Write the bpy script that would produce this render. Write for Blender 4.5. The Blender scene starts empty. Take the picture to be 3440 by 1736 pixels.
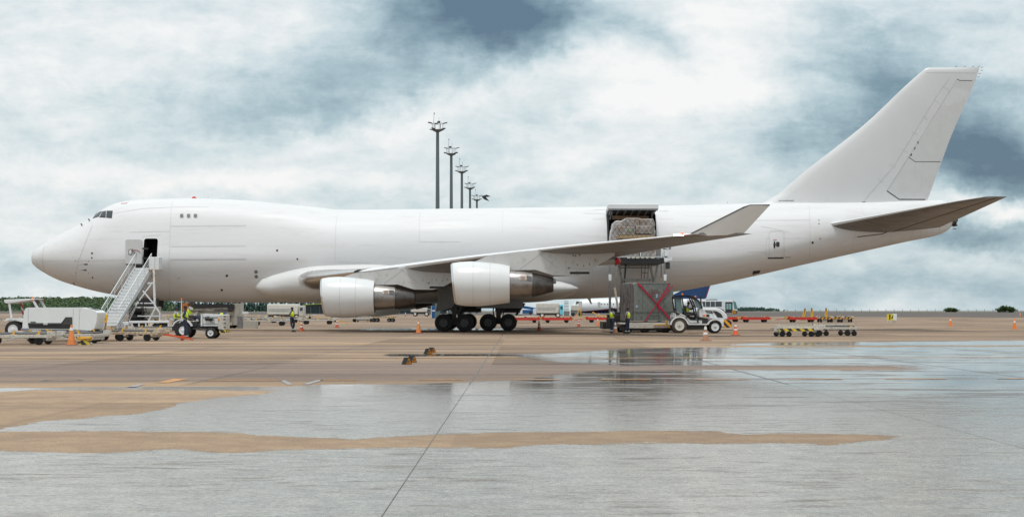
import bpy, bmesh, math, random
import numpy as np
from mathutils import Vector, Matrix, Euler
random.seed(7); rng = np.random.default_rng(7)
R = math.radians
scene = bpy.context.scene
col = scene.collection
# ---------------------------------------------------------------- camera
F, CH, YH = 5436.0, 1.45, 1044.0            # focal length in photo pixels, eye height, horizon row (photo is 3440 x 1736)
cam = bpy.data.cameras.new('camera'); camo = bpy.data.objects.new('camera', cam); col.objects.link(camo)
camo.location = (0, -120, CH); camo.rotation_euler = (R(90), 0, 0)
cam.sensor_width = 36; cam.lens = 36*F/3440; cam.shift_y = (YH-868)/3440
cam.clip_start = 0.5; cam.clip_end = 30000
scene.camera = camo
# ---------------------------------------------------------------- colour management
scene.view_settings.view_transform = 'Standard'; scene.view_settings.look = 'None'
scene.view_settings.gamma = 1.0; scene.view_settings.exposure = 0.60
scene.cycles.max_bounces = 6
# ---------------------------------------------------------------- sun (overcast, high, behind the camera and left)
SUN_EL, SUN_AZ = 73.0, 196.0                # azimuth clockwise from +Y
sd = bpy.data.lights.new('sun', 'SUN'); sd.energy = 1.3; sd.angle = R(11); sd.color = (1, .97, .93)
so = bpy.data.objects.new('sun', sd); col.objects.link(so)
sv = Vector((math.sin(R(SUN_AZ))*math.cos(R(SUN_EL)), math.cos(R(SUN_AZ))*math.cos(R(SUN_EL)), math.sin(R(SUN_EL))))
so.rotation_euler = sv.to_track_quat('Z', 'Y').to_euler()

# ---------------------------------------------------------------- node helper
class NT:
    def __init__(s, tree): s.t = tree; s.n = tree.nodes; s.l = tree.links
    def val(s, sock, v):
        if hasattr(v, 'is_output') or isinstance(v, bpy.types.NodeSocket): s.l.new(v, sock)
        elif v is not None: sock.default_value = v
    def math(s, op, a, b=None, c=None, clamp=False):
        n = s.n.new('ShaderNodeMath'); n.operation = op; n.use_clamp = clamp
        s.val(n.inputs[0], a); s.val(n.inputs[1], b); s.val(n.inputs[2], c); return n.outputs[0]
    def vmath(s, op, a, b=None):
        n = s.n.new('ShaderNodeVectorMath'); n.operation = op
        s.val(n.inputs[0], a); s.val(n.inputs[1], b); return n.outputs[0]
    def comb(s, x, y, z):
        n = s.n.new('ShaderNodeCombineXYZ'); s.val(n.inputs[0], x); s.val(n.inputs[1], y); s.val(n.inputs[2], z); return n.outputs[0]
    def sep(s, v):
        n = s.n.new('ShaderNodeSeparateXYZ'); s.l.new(v, n.inputs[0]); return n.outputs
    def noise(s, vec, scale, detail=4, rough=.55, dist=0):
        n = s.n.new('ShaderNodeTexNoise'); s.l.new(vec, n.inputs['Vector'])
        n.inputs['Scale'].default_value = scale; n.inputs['Detail'].default_value = detail
        n.inputs['Roughness'].default_value = rough; n.inputs['Distortion'].default_value = dist
        return n.outputs['Fac']
    def ramp(s, fac, stops, interp='LINEAR'):
        n = s.n.new('ShaderNodeValToRGB'); s.l.new(fac, n.inputs[0]); cr = n.color_ramp; cr.interpolation = interp
        while len(cr.elements) < len(stops): cr.elements.new(.5)
        for e, (p, c) in zip(cr.elements, stops): e.position = p; e.color = (*c, 1) if len(c) == 3 else c
        return n.outputs[0]
    def mix(s, fac, a, b, typ='MIX'):
        n = s.n.new('ShaderNodeMix'); n.data_type = 'RGBA'; n.blend_type = typ
        s.val(n.inputs[0], fac)
        for i, v in ((6, a), (7, b)): s.val(n.inputs[i], (*v, 1) if isinstance(v, tuple) and len(v) == 3 else v)
        return n.outputs[2]
    def mapr(s, v, a, b, c=0., d=1., smooth=True):
        n = s.n.new('ShaderNodeMapRange'); n.interpolation_type = 'SMOOTHSTEP' if smooth else 'LINEAR'
        s.val(n.inputs[0], v)
        for i, x in enumerate((a, b, c, d)): n.inputs[i+1].default_value = x
        return n.outputs[0]
# ---------------------------------------------------------------- world: Nishita sky under a procedural cloud layer
world = bpy.data.worlds.new('World'); scene.world = world; world.use_nodes = True
w = NT(world.node_tree); w.n.clear()
tc = w.n.new('ShaderNodeTexCoord'); d = tc.outputs['Generated']
x, y, z = w.sep(d)
ay = w.math('MAXIMUM', w.math('ABSOLUTE', y), .12)
u = w.math('DIVIDE', x, ay); v = w.math('DIVIDE', z, ay)       # tangent of bearing / of elevation
uv0 = w.comb(u, v, w.math('MULTIPLY', w.math('SIGN', y), 1.7))
wob = w.math('SUBTRACT', w.noise(uv0, 9, 5, .6), .5); wob2 = w.math('SUBTRACT', w.noise(w.vmath('ADD', uv0, (5.3, 2.1, 0)), 11, 5, .6), .5)
fin1 = w.math('SUBTRACT', w.noise(uv0, 42, 6, .65), .5); fin2 = w.math('SUBTRACT', w.noise(w.vmath('ADD', uv0, (1.3, 7.1, 0)), 55, 6, .65), .5)
uw = w.math('ADD', u, w.math('ADD', w.math('MULTIPLY', wob, .11), w.math('MULTIPLY', fin1, .022))); vw = w.math('ADD', v, w.math('ADD', w.math('MULTIPLY', wob2, .055), w.math('MULTIPLY', fin2, .014)))
# cloud masses: (bearing tan, elevation tan, half-width, half-height, brightness change, tilt)
def P(px, py): return ((px-1720)/F, (YH-py)/F)
BL = [(1600, 30, 340, 125, -.80, .0), (1330, 180, 480, 130, -.32, .1), (1850, 130, 170, 150, -.30, .0), (2200, 130, 150, 90, -.30, -.2), (760, 320, 500, 90, -.14, 0), (1200, 350, 400, 70, -.18, .1),
      (120, 120, 420, 200, .16, 0), (700, 160, 300, 90, .12, .1), (1560, 330, 460, 60, .30, .25), (2450, 120, 420, 170, .30, .3), (2380, 310, 430, 60, .2, .1), (2150, 250, 300, 80, .14, .1),
      (3050, 260, 430, 160, -.44, -.25), (2780, 430, 300, 140, -.30, .25), (3400, 560, 480, 110, -.72, -.1), (3180, 450, 330, 90, -.22, 0), (3250, 60, 260, 90, -.08, 0),
      (3350, 790, 320, 55, -.5, 0), (3440, 690, 200, 34, .42, 0), (280, 560, 330, 60, .18, 0), (900, 600, 700, 40, .16, 0), (1750, 480, 800, 60, .08, 0), (2300, 600, 420, 60, -.10, 0),
      (100, 880, 300, 50, -.16, 0), (3000, 960, 600, 60, -.12, 0), (2350, 1010, 300, 30, -.12, 0), (60, 610, 200, 30, -.12, 0), (60, 1000, 500, 22, .1, 0)]
tot = None
for (px, py, rx, ry, s, tilt) in BL:
    cu, cv = P(px, py); rx /= F; ry /= F
    du = w.math('SUBTRACT', uw, cu); dv = w.math('SUBTRACT', vw, cv)
    if tilt: dv = w.math('SUBTRACT', dv, w.math('MULTIPLY', du, tilt))
    q = w.math('ADD', w.math('POWER', w.math('MULTIPLY', du, 1/rx), 2), w.math('POWER', w.math('MULTIPLY', dv, 1/ry), 2))
    g = w.math('MULTIPLY', w.math('EXPONENT', w.math('MULTIPLY', q, -.9)), s)
    tot = g if tot is None else w.math('ADD', tot, g)
front = w.math('GREATER_THAN', y, 0)
tot = w.math('MULTIPLY', tot, front)
uvs = w.comb(w.math('MULTIPLY', u, .55), w.math('MULTIPLY', v, 1.15), w.math('SIGN', y))
uvt = w.comb(w.math('MULTIPLY', u, .45), w.math('MULTIPLY', v, 1.7), w.math('SIGN', y))
n1 = w.math('SUBTRACT', w.noise(w.vmath('ADD', uvs, w.comb(w.math('MULTIPLY', fin1, .012), w.math('MULTIPLY', fin2, .012), 0)), 12, 9, .6, .35), .5)
n2 = w.math('SUBTRACT', w.noise(uvt, 17, 7, .58, .2), .5)
lowf = w.mapr(v, .02, .10, 1., .25)
n3 = w.math('SUBTRACT', w.noise(w.comb(w.math('MULTIPLY', uw, .8), w.math('MULTIPLY', vw, 1.3), .4), 34, 7, .62, .4), .5)
bil = w.math('ABSOLUTE', w.math('SUBTRACT', w.noise(w.comb(w.math('MULTIPLY', u, .9), w.math('MULTIPLY', v, 1.7), 2.2), 15, 7, .62, .15), .5))
bil2 = w.math('ABSOLUTE', w.math('SUBTRACT', w.noise(w.comb(w.math('MULTIPLY', u, .7), w.math('MULTIPLY', v, 2.2), 5.2), 34, 6, .6, .1), .5))
puff = w.math('ADD', w.math('MULTIPLY', w.mapr(bil, 0, .14, .055, -.055, False), w.mapr(v, .02, .07, .25, 1.)), w.mapr(bil2, 0, .14, .026, -.026, False))
b = w.math('ADD', puff, w.math('ADD', w.math('MULTIPLY', n3, .30), .752))
b = w.math('ADD', b, w.math('ADD', tot, w.math('ADD', w.math('MULTIPLY', n1, .66), w.math('MULTIPLY', w.math('MULTIPLY', n2, .85), lowf))))
b = w.math('ADD', b, w.mapr(v, .0, .05, -.07, 0.))
cloud = w.ramp(b, [(0, (.11, .18, .25)), (.25, (.22, .325, .39)), (.5, (.42, .545, .60)), (.70, (.64, .735, .765)), (.86, (.81, .85, .86)), (1, (.94, .94, .93))])
zen = w.mapr(z, .25, .8, 1., 1.05); cloud = w.mix(1., cloud, w.comb(zen, zen, zen), 'MULTIPLY')
sky = w.n.new('ShaderNodeTexSky'); sky.sky_type = 'NISHITA'; sky.sun_disc = False
sky.sun_elevation = R(SUN_EL); sky.sun_rotation = R(SUN_AZ); sky.air_density = 1.2; sky.dust_density = 2
gain = w.vmath('MULTIPLY', cloud, (6.7, 6.7, 6.7))
colr = w.mix(.93, sky.outputs[0], gain)
bg = w.n.new('ShaderNodeBackground'); w.l.new(colr, bg.inputs[0]); bg.inputs[1].default_value = 0.1
out = w.n.new('ShaderNodeOutputWorld'); w.l.new(bg.outputs[0], out.inputs[0])

# ---------------------------------------------------------------- materials
MATS = {}
def mat(name, c, rough=.5, metal=0., var=.12, scale=4., c2=None, amt=.5, bump=0., coat=0., spec=.5, alpha=1., trans=0., emit=None, estr=0., vec='Object', stretch=None):
    """procedural surface: base colour broken up by noise; c2 = second colour (rust, dirt, grease) in noise-shaped patches"""
    if name in MATS: return MATS[name]
    m = bpy.data.materials.new(name); m.use_nodes = True; t = NT(m.node_tree); p = t.n['Principled BSDF']
    tc = t.n.new('ShaderNodeTexCoord'); vv = tc.outputs[vec]
    if stretch: vv = t.vmath('MULTIPLY', vv, stretch)
    nz = t.noise(vv, scale, 5, .6)
    k = t.mapr(nz, .25, .75, 1-var, 1+var, False)
    cc = t.mix(1., (*c, 1), t.comb(k, k, k), 'MULTIPLY')
    if c2:
        f = t.mapr(t.noise(vv, scale*1.7, 6, .7), .62-.35*amt, .72-.25*amt)
        cc = t.mix(f, cc, (*c2, 1))
    t.l.new(cc, p.inputs['Base Color'])
    t.l.new(t.mapr(nz, .3, .7, max(.02, rough*.8), min(1, rough*1.2), False), p.inputs['Roughness'])
    p.inputs['Metallic'].default_value = metal; p.inputs['Specular IOR Level'].default_value = spec
    if coat: p.inputs['Coat Weight'].default_value = coat; p.inputs['Coat Roughness'].default_value = .15
    if trans: p.inputs['Transmission Weight'].default_value = trans; p.inputs['IOR'].default_value = 1.45
    if emit: p.inputs['Emission Color'].default_value = (*emit, 1); p.inputs['Emission Strength'].default_value = estr
    if bump:
        bn = t.n.new('ShaderNodeBump'); bn.inputs['Strength'].default_value = bump; bn.inputs['Distance'].default_value = .02
        t.l.new(t.noise(vv, scale*4, 5, .6), bn.inputs['Height']); t.l.new(bn.outputs[0], p.inputs['Normal'])
    MATS[name] = m; return m
def striped(name, c1, c2, k=2.2, slope=1., rough=.5):
    m = bpy.data.materials.new(name); m.use_nodes = True; t = NT(m.node_tree); p = t.n['Principled BSDF']
    tc = t.n.new('ShaderNodeTexCoord'); x, y, z = t.sep(tc.outputs['Object'])
    f = t.math('FRACT', t.math('MULTIPLY', t.math('ADD', t.math('ADD', x, y), t.math('MULTIPLY', z, slope)), k))
    f = t.math('GREATER_THAN', f, .5)
    cc = t.mix(f, c1, c2); dirt = t.mapr(t.noise(tc.outputs['Object'], 9, 6, .7), .5, .7)
    cc = t.mix(t.math('MULTIPLY', dirt, .45), cc, (.12, .08, .05)); t.l.new(cc, p.inputs['Base Color']); p.inputs['Roughness'].default_value = rough
    MATS[name] = m; return m
paint = mat('white_aircraft_paint', (.705, .705, .71), .48, 0, .025, 1.3, c2=(.665, .66, .65), amt=.3, spec=.35, stretch=(.12, 1, 1))
panelw = mat('white_panel_paint', (.70, .70, .70), .45, 0, .04, 1.2)
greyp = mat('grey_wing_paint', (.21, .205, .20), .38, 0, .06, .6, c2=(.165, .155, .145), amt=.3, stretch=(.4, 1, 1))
seam = mat('seam_grey', (.53, .525, .52), .6, 0, .15, 3)
seamd = mat('dark_gap', (.03, .03, .03), .7)
silver = mat('bare_aluminium', (.78, .77, .76), .24, 1, .06, 3)
steelm = mat('engine_titanium', (.34, .32, .305), .34, .9, .12, 1.4, c2=(.26, .24, .225), amt=.35)
steeld = mat('nozzle_titanium', (.13, .12, .115), .36, .85, .15, 1.2, c2=(.09, .08, .075), amt=.4)
black = mat('black_rubber', (.018, .018, .018), .75, 0, .2, 6)
blackp = mat('black_paint', (.025, .025, .027), .45)
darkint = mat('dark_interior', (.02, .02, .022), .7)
glass = mat('dark_glass', (.03, .04, .045), .06, 0, .05, 2, spec=.9)
glasst = mat('tinted_cab_glass', (.10, .17, .17), .08, 0, .05, 2, spec=.8)
win = mat('window_grey', (.17, .17, .17), .2, 0, .1, 8)
wht = mat('white_vehicle_paint', (.74, .76, .77), .35, 0, .05, 2, coat=.1, c2=(.50, .47, .43), amt=.12)
whtd = mat('worn_white_paint', (.56, .54, .485), .6, 0, .1, 7, c2=(.30, .17, .10), amt=.25)
rusty = mat('rusty_beige_paint', (.54, .46, .35), .7, 0, .15, 7, c2=(.27, .13, .07), amt=.42)
beige = mat('beige_loader_paint', (.42, .40, .35), .5, 0, .08, 1.5, c2=(.16, .13, .1), amt=.25)
greym = mat('grey_steel', (.22, .225, .23), .5, .3, .15, 3, c2=(.1, .08, .07), amt=.3)
greyd = mat('dark_grey_steel', (.07, .07, .07), .55, .3, .2, 4)
yel = mat('yellow_paint', (.80, .42, .03), .5, 0, .12, 5, c2=(.2, .1, .03), amt=.2)
orange = mat('orange_plastic', (.80, .20, .03), .55, 0, .1, 8, c2=(.30, .12, .05), amt=.2)
orangef = mat('faded_orange_rubber', (.72, .24, .06), .7, 0, .12, 8, c2=(.40, .14, .05), amt=.25)
brick = mat('brick_red_rubber', (.42, .075, .03), .7, 0, .15, 8)
brownr = mat('brown_faded_rubber', (.33, .16, .09), .7, 0, .15, 8)
wband = mat('white_reflective_band', (.74, .75, .76), .5, 0, .08, 12)
redp = mat('red_paint', (.58, .035, .02), .5, 0, .12, 3, c2=(.25, .05, .03), amt=.2)
bluep = mat('blue_paint', (.01, .09, .26), .45, 0, .1, 2)
cyanp = mat('light_blue_paint', (.16, .55, .70), .45, 0, .08, 2)
hiv = mat('high_visibility_yellow', (.66, .88, .02), .6, 0, .05, 20)
refl = mat('silver_reflective_tape', (.55, .57, .55), .4, 0, .05, 20)
navy = mat('navy_cloth', (.022, .032, .065), .85, 0, .2, 30)
greycl = mat('grey_cloth', (.36, .35, .38), .85, 0, .1, 30)
bluecl = mat('blue_cloth', (.01, .09, .36), .85, 0, .1, 30)
skind = mat('dark_skin', (.085, .042, .028), .5, 0, .1, 30)
skinm = mat('brown_skin', (.22, .11, .07), .5, 0, .1, 30)
hairm = mat('black_hair', (.012, .011, .011), .8)
stripeY = striped('yellow_black_stripes', (.75, .55, .04), (.03, .03, .03))
stripeO = striped('orange_black_stripes', (.85, .38, .02), (.03, .03, .03))
stripeW = striped('red_white_stripes', (.6, .05, .03), (.75, .74, .72), 3.)
lampo = mat('amber_lens', (.85, .22, .02), .25, 0, .05, 5)
# ---------------------------------------------------------------- mesh helpers
class MB:
    def __init__(s): s.v = []; s.f = []
    def add(s, vs, fs):
        o = len(s.v); s.v += [tuple(a) for a in vs]; s.f += [tuple(i+o for i in f) for f in fs]; return s
    def box(s, c, d, rot=None, top=1.):
        """c = centre, d = full sizes, top = scale of the upper face"""
        vs = []
        for sz in (-1, 1):
            k = top if sz > 0 else 1.
            for sx, sy in ((-1, -1), (1, -1), (1, 1), (-1, 1)): vs.append(Vector((sx*d[0]/2*k, sy*d[1]/2*k, sz*d[2]/2)))
        if rot is not None: m = Euler(rot).to_matrix(); vs = [m @ a for a in vs]
        vs = [a + Vector(c) for a in vs]
        return s.add(vs, [(3, 2, 1, 0), (4, 5, 6, 7), (0, 1, 5, 4), (1, 2, 6, 5), (2, 3, 7, 6), (3, 0, 4, 7)])
    def loft(s, rings, cap=(True, True), close=True):
        n = len(rings[0]); vs = [p for r in rings for p in r]; fs = []
        for i in range(len(rings)-1):
            for j in range(n if close else n-1):
                a = i*n+j; b2 = i*n+(j+1) % n; fs.append((a, b2, b2+n, a+n))
        if cap[0]: fs.append(tuple(reversed(range(n))))
        if cap[1]: fs.append(tuple((len(rings)-1)*n+j for j in range(n)))
        return s.add(vs, fs)
    def cyl(s, p0, p1, r0, r1=None, n=12, cap=(True, True)):
        r1 = r0 if r1 is None else r1; p0 = Vector(p0); p1 = Vector(p1); ax = (p1-p0).normalized()
        a = ax.orthogonal().normalized(); b2 = ax.cross(a); rings = []
        for p, r in ((p0, r0), (p1, r1)):
            rings.append([p+(a*math.cos(t)+b2*math.sin(t))*r for t in [2*math.pi*k/n for k in range(n)]])
        return s.loft(rings, cap)
    def tube(s, pts, r, n=8):
        for a, b2 in zip(pts[:-1], pts[1:]): s.cyl(a, b2, r, r, n)
        return s
    def bar(s, p0, p1, w_, h_):
        """square bar between two points"""
        p0 = Vector(p0); p1 = Vector(p1); ax = (p1-p0).normalized(); up = Vector((0, 0, 1)) if abs(ax.z) < .95 else Vector((0, 1, 0))
        a = ax.cross(up).normalized(); b2 = a.cross(ax); rings = []
        for p in (p0, p1): rings.append([p+a*w_/2*i+b2*h_/2*j for i, j in ((-1, -1), (1, -1), (1, 1), (-1, 1))])
        return s.loft(rings)
    def lathe(s, prof, c, ax='x', n=32, cap=(False, False), sq=None):
        """prof = [(t, r)...] along axis"""
        rings = []
        for t, r in prof:
            ring = []
            for k in range(n):
                a = 2*math.pi*k/n; ca, sa = math.cos(a)*r, math.sin(a)*r
                p = {'x': (t, ca, sa), 'y': (ca, t, sa), 'z': (ca, sa, t)}[ax]
                ring.append((p[0]+c[0], p[1]+c[1], p[2]+c[2]))
            rings.append(ring)
        return s.loft(rings, cap)
    def prism(s, poly, a, b2, ax='y'):
        """2-D outline extruded along ax from a to b (poly gives the other two coords in order)"""
        def mk(p, t): return {'y': (p[0], t, p[1]), 'x': (t, p[0], p[1]), 'z': (p[0], p[1], t)}[ax]
        n = len(poly)
        return s.add([mk(p, a) for p in poly]+[mk(p, b2) for p in poly], [tuple(range(n)), tuple(reversed(range(n, 2*n)))]+[(i, i+n, (i+1) % n+n, (i+1) % n) for i in range(n)])
    def wheel(s, c, r, w_, ax='y', n=28):
        prof = [(-w_/2, r*.55), (-w_/2*1.0, r*.80), (-w_*.42, r*.95), (-w_*.25, r), (w_*.25, r), (w_*.42, r*.95), (w_/2, r*.8), (w_/2, r*.55)]
        s.lathe(prof, c, ax, n, (True, True)); return s
    def quad(s, *p): return s.add(p, [tuple(range(len(p)))])
    def parts(s):
        """connected pieces, each as its own MB"""
        pa_ = list(range(len(s.v)))
        def fd(i):
            while pa_[i] != i: pa_[i] = pa_[pa_[i]]; i = pa_[i]
            return i
        for f in s.f:
            for i in f[1:]: pa_[fd(i)] = fd(f[0])
        g = {}
        for f in s.f: g.setdefault(fd(f[0]), []).append(f)
        out = []
        for fs in g.values():
            ix = sorted({i for f in fs for i in f}); mp = {i: k for k, i in enumerate(ix)}; q = MB(); q.v = [s.v[i] for i in ix]; q.f = [tuple(mp[i] for i in f) for f in fs]; out.append(q)
        return out
    def build(s, name, m, parent=None, smooth=35, bev=0., recalc=True, label=None, split=False):
        if split: return [q.build(name, m, parent, smooth, bev, recalc) for q in s.parts()]
        me = bpy.data.meshes.new(name); me.from_pydata(s.v, [], s.f)
        if recalc:
            bm = bmesh.new(); bm.from_mesh(me); bmesh.ops.recalc_face_normals(bm, faces=bm.faces); bm.to_mesh(me); bm.free()
        me.materials.append(m if not isinstance(m, str) else MATS[m])
        o = bpy.data.objects.new(name, me); col.objects.link(o)
        if parent is not None: o.parent = parent
        if smooth:
            me.polygons.foreach_set('use_smooth', [True]*len(me.polygons)); me.set_sharp_from_angle(angle=R(smooth))
        if bev:
            bv = o.modifiers.new('bevel', 'BEVEL'); bv.width = bev; bv.segments = 2; bv.limit_method = 'ANGLE'; bv.angle_limit = R(40)
        if label: o['label'] = label
        return o
def merge_into(tgt, b, m):
    """surface markings and seams become faces of the part they lie on"""
    me = tgt.data; bm = bmesh.new(); bm.from_mesh(me); mats = list(me.materials)
    if m not in mats: me.materials.append(m); mats.append(m)
    mi = mats.index(m); vs = [bm.verts.new(a) for a in b.v]
    for f in b.f:
        try: fc = bm.faces.new([vs[i] for i in f]); fc.material_index = mi; fc.smooth = False
        except ValueError: pass
    bm.to_mesh(me); bm.free(); return tgt
def tag(o, label=None, cat=None, group=None, kind=None):
    if label: o['label'] = label
    if cat: o['category'] = cat
    if group: o['group'] = group
    if kind: o['kind'] = kind
    return o
def empty(name, loc=(0, 0, 0), rz=0., label=None, cat=None, group=None):
    o = bpy.data.objects.new(name, None); col.objects.link(o); o.location = loc; o.rotation_euler = (0, 0, rz); o.empty_display_size = .3
    return tag(o, label, cat, group)
def kids(o): return [c for c in bpy.data.objects if c.parent == o]
def copy_tree(o, parent=None, loc=None, rz=None, label=None, group=None, scale=None):
    c = o.copy(); col.objects.link(c); c.parent = parent
    if loc is not None: c.location = loc
    if rz is not None: c.rotation_euler = (0, 0, rz)
    if scale: c.scale = scale
    if label: c['label'] = label
    if group: c['group'] = group
    for ch in kids(o): copy_tree(ch, c)
    return c
def pchip(xs, ys):
    xs = np.array(xs, float); ys = np.array(ys, float); h = np.diff(xs); dl = np.diff(ys)/h; m = np.zeros(len(xs))
    for i in range(1, len(xs)-1):
        if dl[i-1]*dl[i] > 0:
            w1 = 2*h[i]+h[i-1]; w2 = h[i]+2*h[i-1]; m[i] = (w1+w2)/(w1/dl[i-1]+w2/dl[i])
    m[0] = dl[0]; m[-1] = dl[-1]
    def f(x):
        x = min(max(x, xs[0]), xs[-1]); i = min(int(np.searchsorted(xs, x, 'right'))-1, len(xs)-2); i = max(i, 0)
        t = (x-xs[i])/h[i]; t2 = t*t; t3 = t2*t
        return float((2*t3-3*t2+1)*ys[i]+(t3-2*t2+t)*h[i]*m[i]+(-2*t3+3*t2)*ys[i+1]+(t3-t2)*h[i]*m[i+1])
    return f
# ground height: flat under the aircraft, a slight rise far away
_g = pchip([-9000, 170, 260, 370, 600, 1000, 12000], [0, 0, .28, .76, 1.08, 1.16, 1.16])
def gz(d): return _g(d)
def gd(py):
    """distance at which the ground is seen on photo row py"""
    lo, hi = 5., 5000.
    for _ in range(50):
        m = (lo+hi)/2
        if YH+(CH-gz(m))*F/m > py: lo = m
        else: hi = m
    return (lo+hi)/2
def pt(px, py, d_): return ((px-1720)*d_/F, d_-120, CH+(YH-py)*d_/F)
def gp(px, py): d_ = gd(py); return ((px-1720)*d_/F, d_-120, gz(d_))
# ================================================================ GROUND (one sheet, reaches the horizon)
BT = ([0, 180, 254, 294, 467, 594, 668, 768, 934, 1135, 1335, 1536, 1720, 1800, 1900, 2020, 2120, 2287, 2391, 2508, 2590, 2790, 2855, 2968, 3040],
      [1514, 1518, 1519, 1520, 1514, 1509, 1515, 1517, 1512, 1508, 1504, 1502, 1502, 1496, 1492, 1494, 1488, 1487, 1490, 1489, 1484, 1495, 1486, 1476, 1466])
AB = ([0, 267, 534, 801, 868, 1001, 1135, 1182, 1269, 1402, 1469, 1602, 1720, 1987, 2187, 2414, 2508, 2588, 2755, 2922, 3040],
      [1450, 1447, 1448, 1454, 1462, 1467, 1470, 1477, 1468, 1464, 1460, 1454, 1450, 1448, 1446, 1448, 1461, 1454, 1456, 1458, 1465])
AT = ([0, 67, 167, 267, 374, 467, 575, 600, 700, 788, 868, 925, 945, 1082, 1202, 1402, 1536, 1720, 1880, 1990, 2067, 2320, 3075, 3440],
      [1442, 1427, 1410, 1405, 1395, 1389, 1368, 1354, 1339, 1332, 1323, 1314, 1298, 1292, 1289, 1291, 1284, 1278, 1258, 1248, 1246, 1241, 1243, 1251])
def ib(T, x): return np.interp(x, T[0], T[1])
def band(y, a, b2, s): return np.minimum(y-a, b2-y)/s
def wetness(px, py):
    """signed measure of standing water (+ wet, - dry) at a place on the apron"""
    S = 5.
    W_ = np.full(px.shape, -1.6)
    big = np.minimum(py-ib(AT, px), np.where(px < 3040, ib(AB, px)-py, np.where(py < 1470, 1500-py, -99)))/S
    low = np.where(px < 3040, py-ib(BT, px), np.where(py > 1450, 99, -99))/7.
    W_ = np.maximum(W_, big); W_ = np.maximum(W_, low)
    thin = band(py, np.interp(px, [0, 500, 925], [1302, 1299, 1296]), np.interp(px, [0, 120, 500, 925], [1315, 1309, 1307, 1312]), 4.) - np.where(px > 960, 9, 0)
    W_ = np.maximum(W_, np.minimum(thin, .9))
    ct = np.interp(px, [1700, 2040, 2300, 2720, 3440], [1190, 1173, 1166, 1165, 1163]); cb = np.interp(px, [1700, 1900, 2100, 3440], [1200, 1222, 1227, 1227])
    cc = band(py, ct, cb, 5.) - np.interp(px, [1650, 1760, 2000, 2080], [3., 1.0, .6, 0]); W_ = np.maximum(W_, cc)
    dt = band(py, np.interp(px, [2400, 2600, 3440], [1157, 1151, 1143]), 1159.5, 3.) - np.interp(px, [2300, 2450], [4, 0]); W_ = np.maximum(W_, dt)
    ch = band(py, 1187., 1197., 3.5) - np.interp(px, [1240, 1310, 1800, 2040], [3, .2, .3, .8]); W_ = np.maximum(W_, ch)
    rt = np.where(px > 3000, (px-3050)/150., -9) ; W_ = np.maximum(W_, np.where((py > 1225), np.minimum(rt, 1.2), -9))
    sh = band(py, 1098., 1112., 4.)-np.interp(px, [1100, 1250, 1700, 1900], [3, .9, 1.2, 3]); W_ = np.maximum(W_, sh)
    return np.clip(W_, -1.6, 1.6)
rows = [-500, -60, 0, 4, 7, 9, 10]
pyr = np.concatenate([np.arange(1820, 1300, -4.), np.arange(1300, 1140, -1.6), np.arange(1140, 1052, -3.)])
rows += [gd(p) for p in pyr]
rows = sorted(set(rows)); rows += [rows[-1]*1.3, 1500, 2500, 6000, 14000]
pxs = np.concatenate([[-60000, -12000, -3000, -1400, -700], np.arange(-300, 3740, 9.), [4100, 4800, 6500, 15000, 60000]])
vs, wv = [], []
for dd in rows:
    de = max(dd, 10.)
    for px in pxs:
        vs.append(((px-1720)*de/F if abs(px) < 4000 or dd > 0 else (px-1720)*de/F, dd-120, gz(dd)))
    pyv = YH+(CH-gz(de))*F/de
    wv.append(wetness(pxs, np.full(pxs.shape, pyv)) if dd < 1000 else np.full(pxs.shape, -1.6))
nc = len(pxs)
fs = [(i*nc+j, i*nc+j+1, (i+1)*nc+j+1, (i+1)*nc+j) for i in range(len(rows)-1) for j in range(nc-1)]
me = bpy.data.meshes.new('apron'); me.from_pydata(vs, [], fs)
at = me.attributes.new('wet', 'FLOAT', 'POINT'); at.data.foreach_set('value', np.concatenate(wv).astype(np.float32))
apron = bpy.data.objects.new('apron', me); col.objects.link(apron); apron['kind'] = 'structure'
me.polygons.foreach_set('use_smooth', [True]*len(me.polygons))
m = bpy.data.materials.new('concrete_apron'); m.use_nodes = True; t = NT(m.node_tree); p = t.n['Principled BSDF']
tc = t.n.new('ShaderNodeTexCoord'); ob = tc.outputs['Object']; ox, oy, oz = t.sep(ob)
an = t.n.new('ShaderNodeAttribute'); an.attribute_name = 'wet'; wt = an.outputs['Fac']
sx = t.vmath('MULTIPLY', ob, (.10, .55, 1)); sx2 = t.vmath('MULTIPLY', ob, (.35, 1., 1))
edge = t.math('SUBTRACT', t.noise(sx2, 2.2, 8, .65), .5)
edge2 = t.math('SUBTRACT', t.noise(ob, 14, 5, .6), .5)
we = t.math('ADD', wt, t.math('ADD', t.math('MULTIPLY', edge, 4.2), t.math('ADD', t.math('MULTIPLY', edge2, 1.6), t.math('MULTIPLY', t.math('SUBTRACT', t.noise(t.vmath('MULTIPLY', ob, (.7, 2.4, 1)), 5, 6, .75), .5), 3.2))))
pud = t.mapr(we, -.12, .18); damp = t.mapr(we, -.55, .25)
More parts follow.
